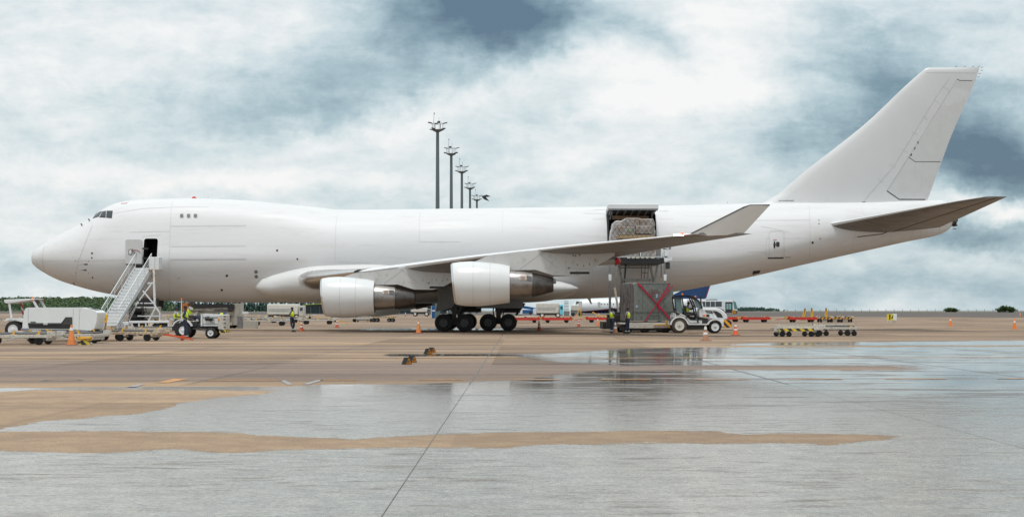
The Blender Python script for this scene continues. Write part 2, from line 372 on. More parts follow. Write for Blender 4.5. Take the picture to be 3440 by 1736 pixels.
# dry concrete colour: warm tan, long tyre-blackened streaks, damp purple-grey bands, fine grain
n_big = t.noise(sx, .55, 6, .6); n_str = t.noise(t.vmath('MULTIPLY', ob, (.035, .5, 1)), 1.5, 6, .62); n_fine = t.noise(ob, 30, 4, .7); n_mid = t.noise(ob, 3.3, 6, .65)
tan = t.mix(t.mapr(n_big, .3, .7), (.44, .305, .19), (.33, .235, .16))
tan = t.mix(t.mapr(n_str, .48, .62, 0, .7), tan, (.15, .125, .118))
n_band = t.noise(t.vmath('MULTIPLY', t.vmath('ADD', ob, (31, 7, 0)), (.012, .2, 1)), 1.0, 5, .55)
tan = t.mix(t.mapr(n_band, .47, .60, 0, .5), tan, (.175, .142, .13))
smear = t.mapr(t.noise(t.vmath('MULTIPLY', t.vmath('ADD', ob, (71, 5, 0)), (.05, .8, 1)), 1.6, 7, .68), .50, .60); tan = t.mix(t.math('MULTIPLY', smear, t.math('MULTIPLY', t.mapr(oy, -86, -74), .85)), tan, (.10, .08, .072))
tan = t.mix(t.math('MULTIPLY', t.mapr(oy, -86, -90), .75), tan, t.mix(t.mapr(t.math('ADD', t.math('MULTIPLY', n_mid, .5), t.math('MULTIPLY', t.noise(ob, 1.1, 8, .75), .5)), .42, .56), (.43, .305, .20), (.31, .222, .15)))
b1 = t.math('MULTIPLY', t.mapr(oy, -88.5, -85), t.mapr(oy, -74, -77.5))
tan = t.mix(t.math('MULTIPLY', b1, .6), tan, (.19, .152, .14))
n_tex = t.noise(t.vmath('MULTIPLY', ob, (.5, 2.2, 1)), 3.0, 8, .72); tan = t.mix(t.mapr(n_tex, .52, .66, 0, .4), tan, (.20, .155, .13))
wn = t.n.new('ShaderNodeTexWhiteNoise'); wn.noise_dimensions = '2D'
t.l.new(t.comb(t.math('FLOOR', t.math('DIVIDE', t.math('SUBTRACT', ox, t.math('ADD', -.25, t.math('MULTIPLY', oy, .004))), 5.9)), t.math('FLOOR', t.math('DIVIDE', oy, 5.9)), 0), wn.inputs['Vector'])
slab = t.mapr(wn.outputs['Value'], 0, 1, .78, 1.16, False); tan = t.mix(1., tan, t.comb(slab, slab, slab), 'MULTIPLY')
fy = t.math('ABSOLUTE', t.math('SUBTRACT', t.math('FRACT', t.math('DIVIDE', oy, 5.9)), .5)); tj = t.mapr(fy, .4955, .4985); tan = t.mix(t.math('MULTIPLY', tj, .8), tan, (.07, .06, .055))
oil = t.math('MULTIPLY', t.mapr(t.noise(t.vmath('ADD', ob, (3, 9, 0)), .35, 7, .75), .58, .70), t.mapr(oy, -70, -20)); tan = t.mix(t.math('MULTIPLY', oil, .55), tan, (.09, .075, .07))
g = t.mapr(n_fine, .3, .7, .72, 1.25, False); g2 = t.mapr(n_mid, .3, .7, .90, 1.1, False)
gg = t.math('MULTIPLY', g, g2); tan = t.mix(1., tan, t.comb(gg, gg, gg), 'MULTIPLY')
far = t.mapr(oy, 130, 230); tan = t.mix(t.math('MULTIPLY', far, .5), tan, (.36, .265, .195))
# taxiway tarmac beyond the concrete, edge running slightly askew
edge_y = t.math('SUBTRACT', oy, t.math('MULTIPLY', ox, -.55))
tar = t.mapr(edge_y, 196, 204); tanf = t.mix(tar, tan, (.125, .11, .10))
gra = t.mapr(oy, 420, 470); tanf = t.mix(gra, tanf, (.16, .15, .12))
wetc = t.mix(t.mapr(n_mid, .3, .7), (.31, .285, .24), (.19, .172, .148))
nearw = t.mapr(oy, -84, -104); wetc = t.mix(nearw, t.mix(1., wetc, (.38, .37, .36), 'MULTIPLY'), wetc)  # wet base colour lifted nearby to imitate reflected sky, lowered farther off
gw = t.mapr(t.noise(ob, 22, 5, .75), .34, .66, .45, 1.55, False); wetc = t.mix(1., wetc, t.comb(gw, gw, gw), 'MULTIPLY')
dg_ = t.vmath('MULTIPLY', t.vmath('ADD', ob, t.comb(t.math('MULTIPLY', oy, -1.2), 0, 0)), (.8, 3.2, 1)); dash = t.math('MULTIPLY', t.mapr(t.noise(dg_, 2.6, 7, .75), .53, .64), t.mapr(t.noise(ob, .35, 3, .5), .40, .60))
c = t.mix(t.math('MULTIPLY', damp, .35), tanf, t.mix(1., tanf, (.45, .42, .42), 'MULTIPLY')); c = t.mix(pud, c, wetc)
# rough textured patch in the near foreground, mirror film farther out
near = t.mapr(oy, -98, -106)
grain = t.math('MULTIPLY', t.mapr(t.noise(t.vmath('MULTIPLY', ob, (1, 1.6, 1)), 1.2, 7, .7), .42, .62), t.math('ADD', .35, t.math('MULTIPLY', near, .65)))
streak = t.mapr(t.noise(t.vmath('MULTIPLY', t.vmath('ADD', ob, t.comb(t.math('MULTIPLY', oy, .6), 0, 0)), (.5, 2.2, 1)), 2.2, 8, .72), .50, .62)
streak = t.math('MULTIPLY', streak, t.mapr(t.noise(ob, .5, 4, .5), .42, .62))
thin_ = t.math('MULTIPLY', t.mapr(t.noise(t.vmath('MULTIPLY', t.vmath('ADD', ob, (17, 3, 0)), (.30, 1.1, 1)), 1.1, 8, .72), .50, .60), t.math('MULTIPLY', t.mapr(oy, -101, -92), t.mapr(oy, -50, -62)))
thin_ = t.math('MULTIPLY', thin_, t.mapr(ox, -4, 3)); c = t.mix(t.math('MULTIPLY', t.math('MULTIPLY', thin_, pud), .85), c, (.075, .055, .045))
c = t.mix(t.math('MULTIPLY', t.math('MULTIPLY', pud, t.math('MAXIMUM', streak, dash)), .7), c, (.12, .10, .085))
t.l.new(c, p.inputs['Base Color'])
rgr = t.mapr(t.noise(ob, 13, 5, .7), .35, .65, 0, .14, False)
rw = t.math('ADD', t.math('ADD', .035, t.math('MULTIPLY', thin_, .28)), t.math('ADD', t.math('MULTIPLY', grain, .07), t.math('ADD', t.math('MULTIPLY', t.math('MAXIMUM', streak, dash), t.math('ADD', .10, t.math('MULTIPLY', nearw, .25))), t.math('ADD', t.math('MULTIPLY', nearw, .10), t.math('MULTIPLY', nearw, rgr)))))
ro = t.n.new('ShaderNodeMix'); t.l.new(pud, ro.inputs[0]); ro.inputs[2].default_value = .85; t.l.new(rw, ro.inputs[3]); t.l.new(ro.outputs[0], p.inputs['Roughness'])
sp = t.n.new('ShaderNodeMix'); t.l.new(pud, sp.inputs[0]); sp.inputs[2].default_value = .12; sp.inputs[3].default_value = .75; t.l.new(sp.outputs[0], p.inputs['Specular IOR Level'])
hb = t.math('ADD', t.math('MULTIPLY', t.noise(ob, 40, 4, .6), 1.), t.math('MULTIPLY', t.noise(ob, 9, 4, .6), 2.))
bs = t.math('ADD', t.math('MULTIPLY', t.math('SUBTRACT', 1, pud), .5), t.math('MULTIPLY', pud, t.math('ADD', .006, t.math('MULTIPLY', nearw, .16))))
bn = t.n.new('ShaderNodeBump'); bn.inputs['Distance'].default_value = .004; t.l.new(bs, bn.inputs['Strength']); t.l.new(hb, bn.inputs['Height']); t.l.new(bn.outputs[0], p.inputs['Normal'])
me.materials.append(m)
# painted lines and slab joints: thin sheets 4 mm and 8 mm above the concrete
def strip_on_ground(name, segs, wd, m_, z=.004, kind='structure'):
    b = MB()
    for (x0, y0), (x1, y1) in segs:
        n = max(1, int(abs(y1-y0)/25)+int(abs(x1-x0)/25)); dx, dy = x1-x0, y1-y0; L = math.hypot(dx, dy); nx, ny = -dy/L*wd/2, dx/L*wd/2
        for i in range(n):
            a0, a1 = i/n, (i+1)/n; P0 = (x0+dx*a0, y0+dy*a0); P1 = (x0+dx*a1, y0+dy*a1)
            b.quad((P0[0]-nx, P0[1]-ny, gz(P0[1]+120)+z), (P1[0]-nx, P1[1]-ny, gz(P1[1]+120)+z), (P1[0]+nx, P1[1]+ny, gz(P1[1]+120)+z), (P0[0]+nx, P0[1]+ny, gz(P0[1]+120)+z))
    o = b.build(name, m_, smooth=0); o['kind'] = kind; return o
jm = mat('joint_filler', (.07, .055, .045), .35, 0, .3, 5)
lx = lambda x0: ((x0, -116), (x0+.7, 60))
lm = lambda x0, a, b_: ((x0+.7*(a+116)/176, a), (x0+.7*(b_+116)/176, b_))
js = (-.95, -6.5, 5.35, -12.1, 11.0, -17.8, 16.7, -29, 28)
strip_on_ground('slab_joints', [lm(q, -116, -88) for q in js], .0065, jm); strip_on_ground('slab_joints', [lm(q, -88, 60) for q in js], .028, jm)
opaint = mat('orange_line_paint', (.62, .27, .05), .6, 0, .2, 3, c2=(.30, .2, .13), amt=.45)
ypaint = mat('worn_orange_line_paint', (.50, .27, .10), .6, 0, .2, 3, c2=(.28, .2, .14), amt=.6)
wpaint = mat('white_line_paint', (.62, .60, .56), .6, 0, .15, 3, c2=(.3, .24, .18), amt=.4)
q0 = gp(0, 1203); q1 = gp(3440, 1195)
strip_on_ground('taxi_line', [((q0[0]-20, q0[1]-.3), (2, q0[1]+.1)), ], .3, ypaint, .008)
strip_on_ground('taxi_line', [((2, q0[1]+.1), (q1[0]+20, q1[1]+.3))], .30, opaint, .008)
segs = []
for a, b2 in ((700, 940), (1075, 1200), (1405, 1555), (1725, 1880), (2020, 2190), (2335, 2515), (2655, 2830), (2975, 3180), (3350, 3440)):
    A = gp(a, 1278-(a-700)*.0024); B = gp(b2, 1278-(b2-700)*.0024); segs.append(((A[0], A[1]), (B[0], B[1])))
strip_on_ground('dashed_line', segs, .20, opaint, .008)
def gquad(name, pts, m_, z=.008):
    b = MB(); b.quad(*[(g_[0], g_[1], g_[2]+z) for g_ in [gp(*q) for q in pts]]); o = b.build(name, m_, smooth=0); o['kind'] = 'structure'
gquad('marking_and_glint', [(521, 1285.5), (566, 1285.5), (636, 1273), (582, 1273)], opaint)
gquad('marking_and_glint', [(944, 1278), (958, 1278), (985, 1292), (963, 1292)], wpaint_ := mat('painted_puddle_glint', (.36, .36, .36), .4, 0, .25, 9, c2=(.16, .14, .13), amt=.5)); gquad('marking_and_glint', [(1015, 1291), (1040, 1291), (1088, 1276), (1070, 1276)], wpaint_)  # pale quads here and below: light glinting off puddles, put in as grey
gquad('marking_and_glint', [(423, 1300), (455, 1300), (487, 1290), (470, 1290)], wpaint_)
A = gp(209, 1277); b = MB(); n_ = 28
for k in range(n_):
    a0, a1 = 2*math.pi*k/n_, 2*math.pi*(k+1)/n_; b.quad(*[(A[0]+r_*math.cos(a_), A[1]+r_*1.2*math.sin(a_), .006) for r_, a_ in ((.36, a0), (.42, a0), (.42, a1), (.36, a1))])
o = b.build('manhole_rim', jm, smooth=0); o['kind'] = 'structure'
A = gp(1190, 1156.5); strip_on_ground('marking_and_glint', [((A[0]-.3, A[1]), (A[0]+.3, A[1]+.1))], .6, opaint, .008)
A = gp(305, 1158); B = gp(600, 1137); strip_on_ground('stand_line', [((A[0], A[1]), (B[0], B[1]))], .12, wpaint, .008)
A = gp(0, 1087); B = gp(120, 1087); strip_on_ground('stand_line', [((A[0]-30, A[1]), (B[0], B[1]))], .5, wpaint, .008)
A = gp(0, 1313); B = gp(900, 1301)
# ================================================================ THE FREIGHTER
SF = F/120.
def X(px): return (px-1720)/SF
def Z(py): return CH+(YH-py)/SF
topP = [(106.5, 870), (108.5, 860), (112, 849), (125, 836), (149.5, 819), (177, 804), (209, 785), (241.5, 768.6), (274, 753), (300, 738), (322, 721), (345, 705), (364, 693.5), (387, 684.5), (409.5, 678.5), (435, 674), (484, 670), (564, 667.6), (652, 666.3), (700, 667.3), (773, 670.5), (835, 674), (932, 683), (1028, 692.6), (1086, 699), (1128, 704.2), (1140, 704.6), (1335, 703), (1736, 698), (2039, 694), (2270, 690), (2500, 684), (2664, 681), (2895, 680.5), (3060, 675), (3158, 673), (3181, 679), (3200, 700), (3210, 728)]
botP = [(106.5, 871), (108, 880), (119, 894.5), (132, 905), (149.5, 915.6), (177, 931), (209, 945), (245, 956.5), (280, 967), (325, 978.5), (377, 989), (430, 998), (477, 1003.5), (526, 1008), (597, 1012), (726, 1015.5), (900, 1016), (1500, 1014), (1732, 1010), (1980, 1002), (2120, 995), (2266, 980), (2360, 964), (2498, 935), (2716, 885), (2909, 842), (3040, 813), (3155, 788), (3180, 776), (3198, 758), (3210, 735)]
ftop = pchip([X(a) for a, b in topP], [Z(b) for a, b in topP]); fbot = pchip([X(a) for a, b in botP], [Z(b) for a, b in botP])
X0 = X(106.5); X1 = X(3210)
fwid = pchip([X0+a for a in (0, .12, .5, 1, 2, 3, 4, 6, 8, 10, 12, 47, 50, 54, 58, 61, 64, 66, 67.5, 68.2, X1-X0)], [.02, .5, 1.02, 1.42, 1.98, 2.35, 2.62, 2.97, 3.15, 3.23, 3.25, 3.25, 3.2, 2.95, 2.5, 2.05, 1.5, 1.1, .75, .5, .12])
def fzc(x):
    a = 5.33; b = (ftop(x)+fbot(x))/2; k = min(max((x-12)/14, 0), 1); k = k*k*(3-2*k); return min(max(a+(b-a)*k, fbot(x)+.01), ftop(x)-.01)
def hw(x, z):
    """half-width of the fuselage at station x, height z"""
    c = fzc(x); W_ = fwid(x)
    if z >= c:
        H_ = ftop(x)-c; p_ = 2.0; tt = min((z-c)/max(H_, 1e-3), 1); q = W_*(max(0, 1-tt**p_))**(1/p_)
        hump = min(max((H_-3.7)/.6, 0), 1)
        if hump > 0: q = q*(1-hump)+hump*W_*(max(0, 1-tt**2.35))**(1/2.05)*(1-.10*math.sin(math.pi*min(tt*1.0, 1)))
        return q
    tt = min((c-z)/max(c-fbot(x), 1e-3), 1); return W_*math.sqrt(max(0, 1-tt*tt))
air = empty('cargo_aircraft', (X(1600), 0, 0), 0, 'huge plain white four engine freighter with humped upper deck and open cargo door', 'aircraft')
AO = Vector((-X(1600), 0, 0))
def AB_(b, name, m_, parent=air, into=None, **k):
    off = (-X(1600), 0, 0); b.v = [(a[0]+off[0], a[1], a[2]) for a in b.v] if parent is not None else b.v
    if into is not None: return merge_into(into, b, m_)
    return b.build(name, m_, parent, **k)
# fuselage skin
xs = [X0+.0005]+[X0+a for a in (.05, .12, .25, .45, .7, 1., 1.35, 1.7)]+list(np.arange(X0+2.2, X0+16, .35))+list(np.arange(X0+16, X1-4, .8))+list(np.arange(X1-4, X1-.3, .25))+[X1-.2, X1-.08, X1-.02]
rings = []
NR = 64
for x in xs:
    c, tp, bt = fzc(x), ftop(x), fbot(x); ring = []
    for k in range(NR):
        a = 2*math.pi*k/NR; s_ = math.sin(a); zz = c+(tp-c)*s_ if s_ >= 0 else c+(c-bt)*s_
        ww = hw(x, zz)*(1 if math.cos(a) >= 0 else -1) if abs(math.cos(a)) > 1e-9 else 0
        ring.append((x, -ww, zz))
    rings.append(ring)
b = MB(); b.loft(rings, (True, True)); fus = AB_(b, 'fuselage', paint)
fus.data.materials.append(darkint)
def surf(px, py, off=0.):
    """point on the near flank of the fuselage seen at photo pixel (px,py)"""
    d_ = 117.
    for _ in range(12):
        x, _, z = pt(px, py, d_); z = min(max(z, fbot(x)+.005), ftop(x)-.005); d_ = 120-hw(x, z)
    x, _, z = pt(px, py, d_-off); return (x, -(hw(x, min(max(z, fbot(x)+.005), ftop(x)-.005))+off), z)
def cutter(px0, px1, py0, py1, depth, bev=.18, mi=1):
    x0, y, z1 = surf(px0, (py0+py1)/2); x1 = surf(px1, (py0+py1)/2)[0]; zt = surf((px0+px1)/2, py0)[2]; zb = surf((px0+px1)/2, py1)[2]
    b = MB(); b.box(((x0+x1)/2, -4.5+depth/2, (zt+zb)/2), (x1-x0, depth, zt-zb)); b.v = [(a[0]-X(1600), a[1], a[2]) for a in b.v]
    me_ = bpy.data.meshes.new('c'); me_.from_pydata(b.v, [], b.f); me_.materials.append(paint); me_.materials.append(darkint)
    bm = bmesh.new(); bm.from_mesh(me_); bmesh.ops.recalc_face_normals(bm, faces=bm.faces)
    if bev:
        ed = [e for e in bm.edges if abs((e.verts[0].co-e.verts[1].co).normalized().y) > .9]; bmesh.ops.bevel(bm, geom=ed, offset=bev, segments=4, profile=.5, affect='EDGES')
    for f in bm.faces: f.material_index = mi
    bm.to_mesh(me_); bm.free(); o = bpy.data.objects.new('cut', me_); col.objects.link(o); o.location = air.location; return o, (x0, x1, zb, zt)
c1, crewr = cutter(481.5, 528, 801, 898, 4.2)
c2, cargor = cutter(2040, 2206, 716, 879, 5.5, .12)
bpy.context.view_layer.update()
for c_ in (c1, c2):
    md = fus.modifiers.new('cut', 'BOOLEAN'); md.operation = 'DIFFERENCE'; md.object = c_; md.solver = 'EXACT'
    try: md.material_mode = 'TRANSFER'
    except Exception: pass
bpy.context.view_layer.update()
dg = bpy.context.evaluated_depsgraph_get(); nm = bpy.data.meshes.new_from_object(fus.evaluated_get(dg)); fus.modifiers.clear(); old = fus.data; fus.data = nm
nm.set_sharp_from_angle(angle=R(35))
for c_ in (c1, c2): bpy.data.objects.remove(c_)
# seams and marks laid on the skin
def strips(b, pts, wpx, off=.014):
    """thin raised strip along photo points projected onto the flank"""
    P_ = []
    for (a, b_), (c_, d_) in zip(pts[:-1], pts[1:]):
        n = max(1, int(math.hypot(c_-a, d_-b_)/8))
        for i in range(n): P_.append((a+(c_-a)*i/n, b_+(d_-b_)*i/n))
    P_.append(pts[-1])
    L, R_ = [], []
    for i, q in enumerate(P_):
        q0 = P_[max(i-1, 0)]; q1 = P_[min(i+1, len(P_)-1)]; dx, dy = q1[0]-q0[0], q1[1]-q0[1]; l = math.hypot(dx, dy) or 1
        nx, ny = -dy/l*wpx/2, dx/l*wpx/2; L.append(surf(q[0]+nx, q[1]+ny, off)); R_.append(surf(q[0]-nx, q[1]-ny, off))
    for i in range(len(P_)-1): b.quad(L[i], L[i+1], R_[i+1], R_[i])
def patch(b, poly, off=.008, mid=True):
    Q_ = []
    for (a, c_), (e_, f_) in zip(poly, poly[1:]+poly[:1]):
        n = max(1, int(math.hypot(e_-a, f_-c_)/4))
        for i in range(n): Q_.append((a+(e_-a)*i/n, c_+(f_-c_)*i/n))
    cx = sum(a for a, c_ in Q_)/len(Q_); cy = sum(c_ for a, c_ in Q_)/len(Q_); n = len(Q_); big = max(math.hypot(a-cx, c_-cy) for a, c_ in Q_); ks = (1., .66, .33) if big > 5 else (1.,)
    P_ = [surf(cx+(a-cx)*k, cy+(c_-cy)*k, off) for k in ks for a, c_ in Q_]+[surf(cx, cy, off)]; F_ = []
    for r_ in range(len(ks)-1): F_ += [(r_*n+j, r_*n+(j+1) % n, (r_+1)*n+(j+1) % n, (r_+1)*n+j) for j in range(n)]
    m0 = (len(ks)-1)*n; F_ += [(m0+j, m0+(j+1) % n, len(P_)-1) for j in range(n)]; b.add(P_, F_)
def disc(b, px, py, r, off=.01, n=14): patch(b, [(px+r*math.cos(2*math.pi*k/n), py+r*math.sin(2*math.pi*k/n)) for k in range(n)], off)
b = MB()
for pts, w_ in (([(148, 826), (144, 850), (143, 880), (148, 909)], 1.4), ([(145, 877), (260, 875), (420, 873)], 1.2), ([(310, 757), (285, 820), (262, 880), (254, 920), (253, 948)], 1.4),
    ([(582, 668), (575, 700), (572, 760), (570, 815), (568, 880), (570, 1010)], 1.2), ([(435, 780), (570, 777)], 1.2), ([(478, 794), (540, 789)], 1.), ([(1136, 706), (1128, 760), (1126, 850), (1126, 880)], 1.3),
    ([(1412, 703), (1409, 740), (1408, 812), (1545, 812)], 1.1), ([(1690, 700), (1688, 780)], .8), ([(2718, 683), (2720, 720), (2722, 780), (2720, 860), (2716, 882)], 1.2), ([(2520, 740), (2720, 739)], 1.),
    ([(2556, 760), (2600, 768), (2648, 779)], 1.), ([(2512, 845), (2573, 845)], 1.), ([(2630, 800), (2720, 800)], .8), ([(2060, 704), (1995, 704)], 1.2), ([(2040, 717), (1960, 717)], 1.), ([(2215, 709), (2245, 709)], 1.3),
    ([(2862, 840), (2870, 800), (2880, 770)], .8), ([(2990, 820), (2995, 775)], .8), ([(3060, 800), (3075, 765), (3180, 758)], 1.), ([(3090, 797), (3096, 764)], 1.), ([(3110, 793), (3116, 762)], 1.), ([(3130, 790), (3136, 760)], 1.), ([(3155, 782), (3158, 752), (3160, 742)], 1.2),
    ([(2240, 880), (2360, 878)], 2.), ([(2180, 930), (2450, 925)], .9), ([(1135, 880), (1243, 884)], 1.3), ([(1990, 900), (1990, 985)], .8), ([(3108, 700), (3112, 680)], .8), ([(2900, 720), (2895, 690)], .8)):
    strips(b, pts, w_*.75)
AB_(b, 'panel_seams', seam, into=fus)
b = MB()
for y_ in (759, 827, 871): strips(b, [(572, y_), (826, y_-2)], 4., .012)
strips(b, [(380, 716), (480, 700), (580, 695), (700, 694)], 2., .01)
strips(b, [(1990, 735), (2038, 735)], 3., .01); strips(b, [(2215, 735), (2262, 735)], 3., .01)
AB_(b, 'doubler_strips', mat('doubler_paint', (.635, .635, .635), .4, 0, .03, 2), into=fus)
b = MB()
for a, c_, r in ((309, 850.5, 3.2), (308.5, 866, 2.6), (311, 932, 2.6), (601, 935, 1.6), (382, 959, 1.6), (931, 841, 3.6), (762, 926, 4.2), (745, 974, 4.), (999, 870, 3.), (2730, 815, 4.), (253, 877, 1.2), (298, 877, 1.2), (256, 917, 1.2), (298, 917, 1.2)): disc(b, a, c_, r)
patch(b, [(264, 889), (286, 887), (286, 890), (294, 890), (294, 885), (286, 886), (264, 889.6)]); patch(b, [(262, 910), (284, 907), (290, 910), (290, 904), (284, 905.5)])
strips(b, [(246, 950), (252, 958)], 5); strips(b, [(2749, 739), (2753, 739)], 2); strips(b, [(2749, 751), (2754, 751)], 2); strips(b, [(2753, 802), (2758, 801)], 2.4)
strips(b, [(2530, 925), (2556, 908)], 1.); patch(b, [(2530, 910), (2556, 908), (2550, 918), (2527, 922)])
strips(b, [(2880, 796), (2920, 791), (2964, 786), (3002, 770)], 2.6)
strips(b, [(2638, 864.5), (2656, 864.5)], 1.4)
AB_(b, 'vents_and_ports', seamd, into=fus)
b = MB(); disc(b, 860, 913, 6); disc(b, 861, 929, 6); AB_(b, 'grey_port_covers', win, into=fus)
# cockpit windows
def window_poly(poly, nm='cockpit_window'):
    b = MB(); cx = sum(a for a, c_ in poly)/len(poly); cy = sum(c_ for a, c_ in poly)/len(poly)
    patch(b, [(cx+(a-cx)*1.08, cy+(c_-cy)*1.12) for a, c_ in poly], .010); f = AB_(b, nm, blackp, smooth=0)
    b = MB(); patch(b, [(cx+(a-cx)*.88, cy+(c_-cy)*.84) for a, c_ in poly], .020); AB_(b, 'pane', glass, f, smooth=0)
window_poly([(359, 709), (378, 709), (375, 732), (357, 730)]); window_poly([(344, 711), (355.5, 709), (354, 730), (334, 729)]); window_poly([(324, 716), (342, 710), (331, 727), (311, 733)])
for cx in (611, 634, 657):
    b = MB(); patch(b, [(cx+7.2*abs(math.cos(a))**.5*(1 if math.cos(a) > 0 else -1), 725+8.3*abs(math.sin(a))**.5*(1 if math.sin(a) > 0 else -1)) for a in [2*math.pi*k/20 for k in range(20)]], .01)
    f = AB_(b, 'upper_deck_window', mat('window_surround', (.5, .5, .5), .4), smooth=0)
    b = MB(); patch(b, [(cx+5*abs(math.cos(a))**.5*(1 if math.cos(a) > 0 else -1)-.6, 724.6+6*abs(math.sin(a))**.5*(1 if math.sin(a) > 0 else -1)) for a in [2*math.pi*k/20 for k in range(20)]], .018); AB_(b, 'pane', win, f, smooth=0)
b = MB(); strips(b, [(409, 676), (407, 684), (427, 682), (431, 675)], 1.6, .02); AB_(b, 'hatch_outline', mat('red_marking', (.5, .03, .05), .5), into=fus)
b = MB(); b.lathe([(0, .18), (.08, .16), (.14, .08), (.16, .01)], (X(652), 0, Z(667)), 'z', 14, (True, True)); AB_(b, 'beacon', mat('red_lens', (.6, .02, .02), .3))
b = MB()
b.box((X(699), 0, Z(664)), (.06, .05, .2)); 
b.prism([(X(2437), Z(688)), (X(2444), Z(688)), (X(2447), Z(676)), (X(2444), Z(676))], -.03, .03)
b.prism([(X(1470), Z(705)), (X(1500), Z(705)), (X(1496), Z(700)), (X(1476), Z(700))], -.05, .05); b.prism([(X(1525), Z(705)), (X(1552), Z(705)), (X(1545), Z(700)), (X(1530), Z(700))], -.05, .05)
b.prism([(X(1972), Z(1000)), (X(1983), Z(1000)), (X(1989), Z(1021)), (X(1984), Z(1021))], -.04, .04)
AB_(b, 'antenna', panelw, split=True)
for px_, py_p in ((276, 758), (301, 742)):
    q = Vector(surf(px_, py_p)); b = MB(); b.bar(tuple(q), tuple(q+Vector((-.06, -.08, .13))), .05, .05); b.bar(tuple(q+Vector((-.1, -.08, .13))), tuple(q+Vector((.03, -.08, .10))), .05, .06); AB_(b, 'probe', blackp)
# crew door, swung forward and standing off the skin
b = MB(); x0, y0, z0 = surf(421, 890.7); x1, y1, z1 = surf(476.5, 803)
def rrect(x0, x1, z0, z1, r, n=4):
    o = []
    for cx, cz, a0 in ((x1-r, z1-r, 0), (x0+r, z1-r, 90), (x0+r, z0+r, 180), (x1-r, z0+r, 270)):
        for k in range(n+1): a = R(a0+90*k/n); o.append((cx+r*math.cos(a), cz+r*math.sin(a)))
    return o
s_d = F/(120-3.75)
dx0, dx1, dz0, dz1 = (421-1720)/s_d, (476.5-1720)/s_d, CH+(YH-890)/s_d, CH+(YH-803)/s_d
b.prism(rrect(dx0, dx1, dz0, dz1, .16), -3.75, -3.55); door = AB_(b, 'crew_door', mat('door_lining', (.60, .60, .59), .5, 0, .05, 4), bev=.02)
b = MB(); b.prism(rrect(dx0+.22, dx0+.50, dz0+.74, dz0+1.14, .08), -3.775, -3.752); f = AB_(b, 'window', win, door)
b = MB(); b.prism(rrect(dx0+.27, dx0+.45, dz0+.79, dz0+1.09, .06), -3.785, -3.776); AB_(b, 'pane', panelw, door)
b = MB(); b.bar((dx0+.72, -3.82, dz0+.80), (dx0+.5, -3.82, dz0+1.16), .06, .05); b.cyl((dx0+.72, -3.75, dz0+.8), (dx0+.72, -3.83, dz0+.8), .08); AB_(b, 'handle', greym, door)
b = MB(); pts = [(dx0+.72+.38*math.cos(a), -3.77, dz0+.78+.3*math.sin(a)) for a in [R(20+10*k) for k in range(14)]]; b.tube(pts, .018, 5); AB_(b, 'handle_arc', MATS['red_marking'], door)
b = MB(); b.box(((dx0+dx1)/2, -3.77, dz0+.04), (dx1-dx0-.1, .05, .10)); AB_(b, 'lower_gate', greyd, door)
b = MB(); b.bar((dx1-.05, -3.5, dz0+1.2), (dx1+.25, -3.0, dz0+1.2), .12, .12); b.bar((dx1-.05, -3.5, dz0+.5), (dx1+.25, -3.0, dz0+.5), .12, .12); AB_(b, 'hinge_arm', greyd, door, split=True)
b = MB(); cx0, cx1, cz0, cz1 = crewr
b.prism([(cx0+.05, cz0-.35), (cx1-.5, cz0-.35), (cx1-.45, cz0+.3), (cx0+.5, cz0+.38), (cx0+.06, cz0+.1)], -3.6, -3.28)
b.v = [(a[0]-.55, a[1], a[2]) for a in b.v]; AB_(b, 'door_slide_cover', blackp, door, bev=.06)
# aft service door
b = MB(); strips(b, [(2584, 868), (2584, 784), (2588, 776), (2628, 776), (2634, 784), (2634, 868)], 1.2); strips(b, [(2584, 800), (2574, 802), (2573, 855), (2580, 869)], .8); AB_(b, 'aft_door', seam, into=fus)
b = MB(); strips(b, [(2580, 867), (2632, 866.5)], 4.5, .02); patch(b, [(2613+6*abs(math.cos(a))**.5*(1 if math.cos(a) > 0 else -1), 820.5+8.5*abs(math.sin(a))**.5*(1 if math.sin(a) > 0 else -1)) for a in [2*math.pi*k/20 for k in range(20)]], .014)
patch(b, [(2602, 809), (2604, 812), (2606, 822), (2604, 832), (2601, 835), (2599, 830), (2598, 822), (2600, 812)], .02); AB_(b, 'aft_door_window', blackp, into=fus)
b = MB(); strips(b, [(2597, 805.5), (2610, 805.5)], 1.6, .02); AB_(b, 'aft_door_marking', MATS['red_marking'], into=fus)
# main cargo door, hinged up: curved slab with ribs beneath
gx0, gx1, gz0, gz1 = cargor
b = MB(); prof = [(-2.1, gz1-.02), (-2.7, gz1+.06), (-3.4, gz1+.16), (-4.2, gz1+.30), (-4.9, gz1+.45)]
sf = F/(120-4.9)
dX0, dX1 = (2041-1720)/sf+.04, (2212-1720)/sf
lipb, lipt = CH+(YH-701)/sf, CH+(YH-684)/sf
prof = [(-1.9, gz1-.05), (-2.7, gz1+.05), (-3.5, gz1+.16), (-4.3, lipb-.12), (-4.9, lipb)]
outer = [(-1.9, gz1+.12), (-2.7, gz1+.25), (-3.5, gz1+.38), (-4.2, lipb+.2), (-4.75, lipt), (-4.9, lipt-.04)]
b.prism(prof+list(reversed(outer)), dX0, dX1, 'x'); cd = AB_(b, 'cargo_door', paint, bev=.02)
b = MB(); b.prism(prof+[(p_[0]+.02, p_[1]-.05) for p_ in reversed(prof)], dX0+.12, dX1-.12, 'x'); b.v = [(a[0], a[1], a[2]-.006) for a in b.v]; dl = AB_(b, 'door_lining', greyd, cd)
b = MB()
for k in range(7):
    xx = dX0+.25+k*(dX1-dX0-.5)/6; b.prism([(-4.85, lipb-.01), (-2.2, gz1-.07), (-2.2, gz1-.22), (-4.6, lipb-.16)], xx-.05, xx+.05, 'x')
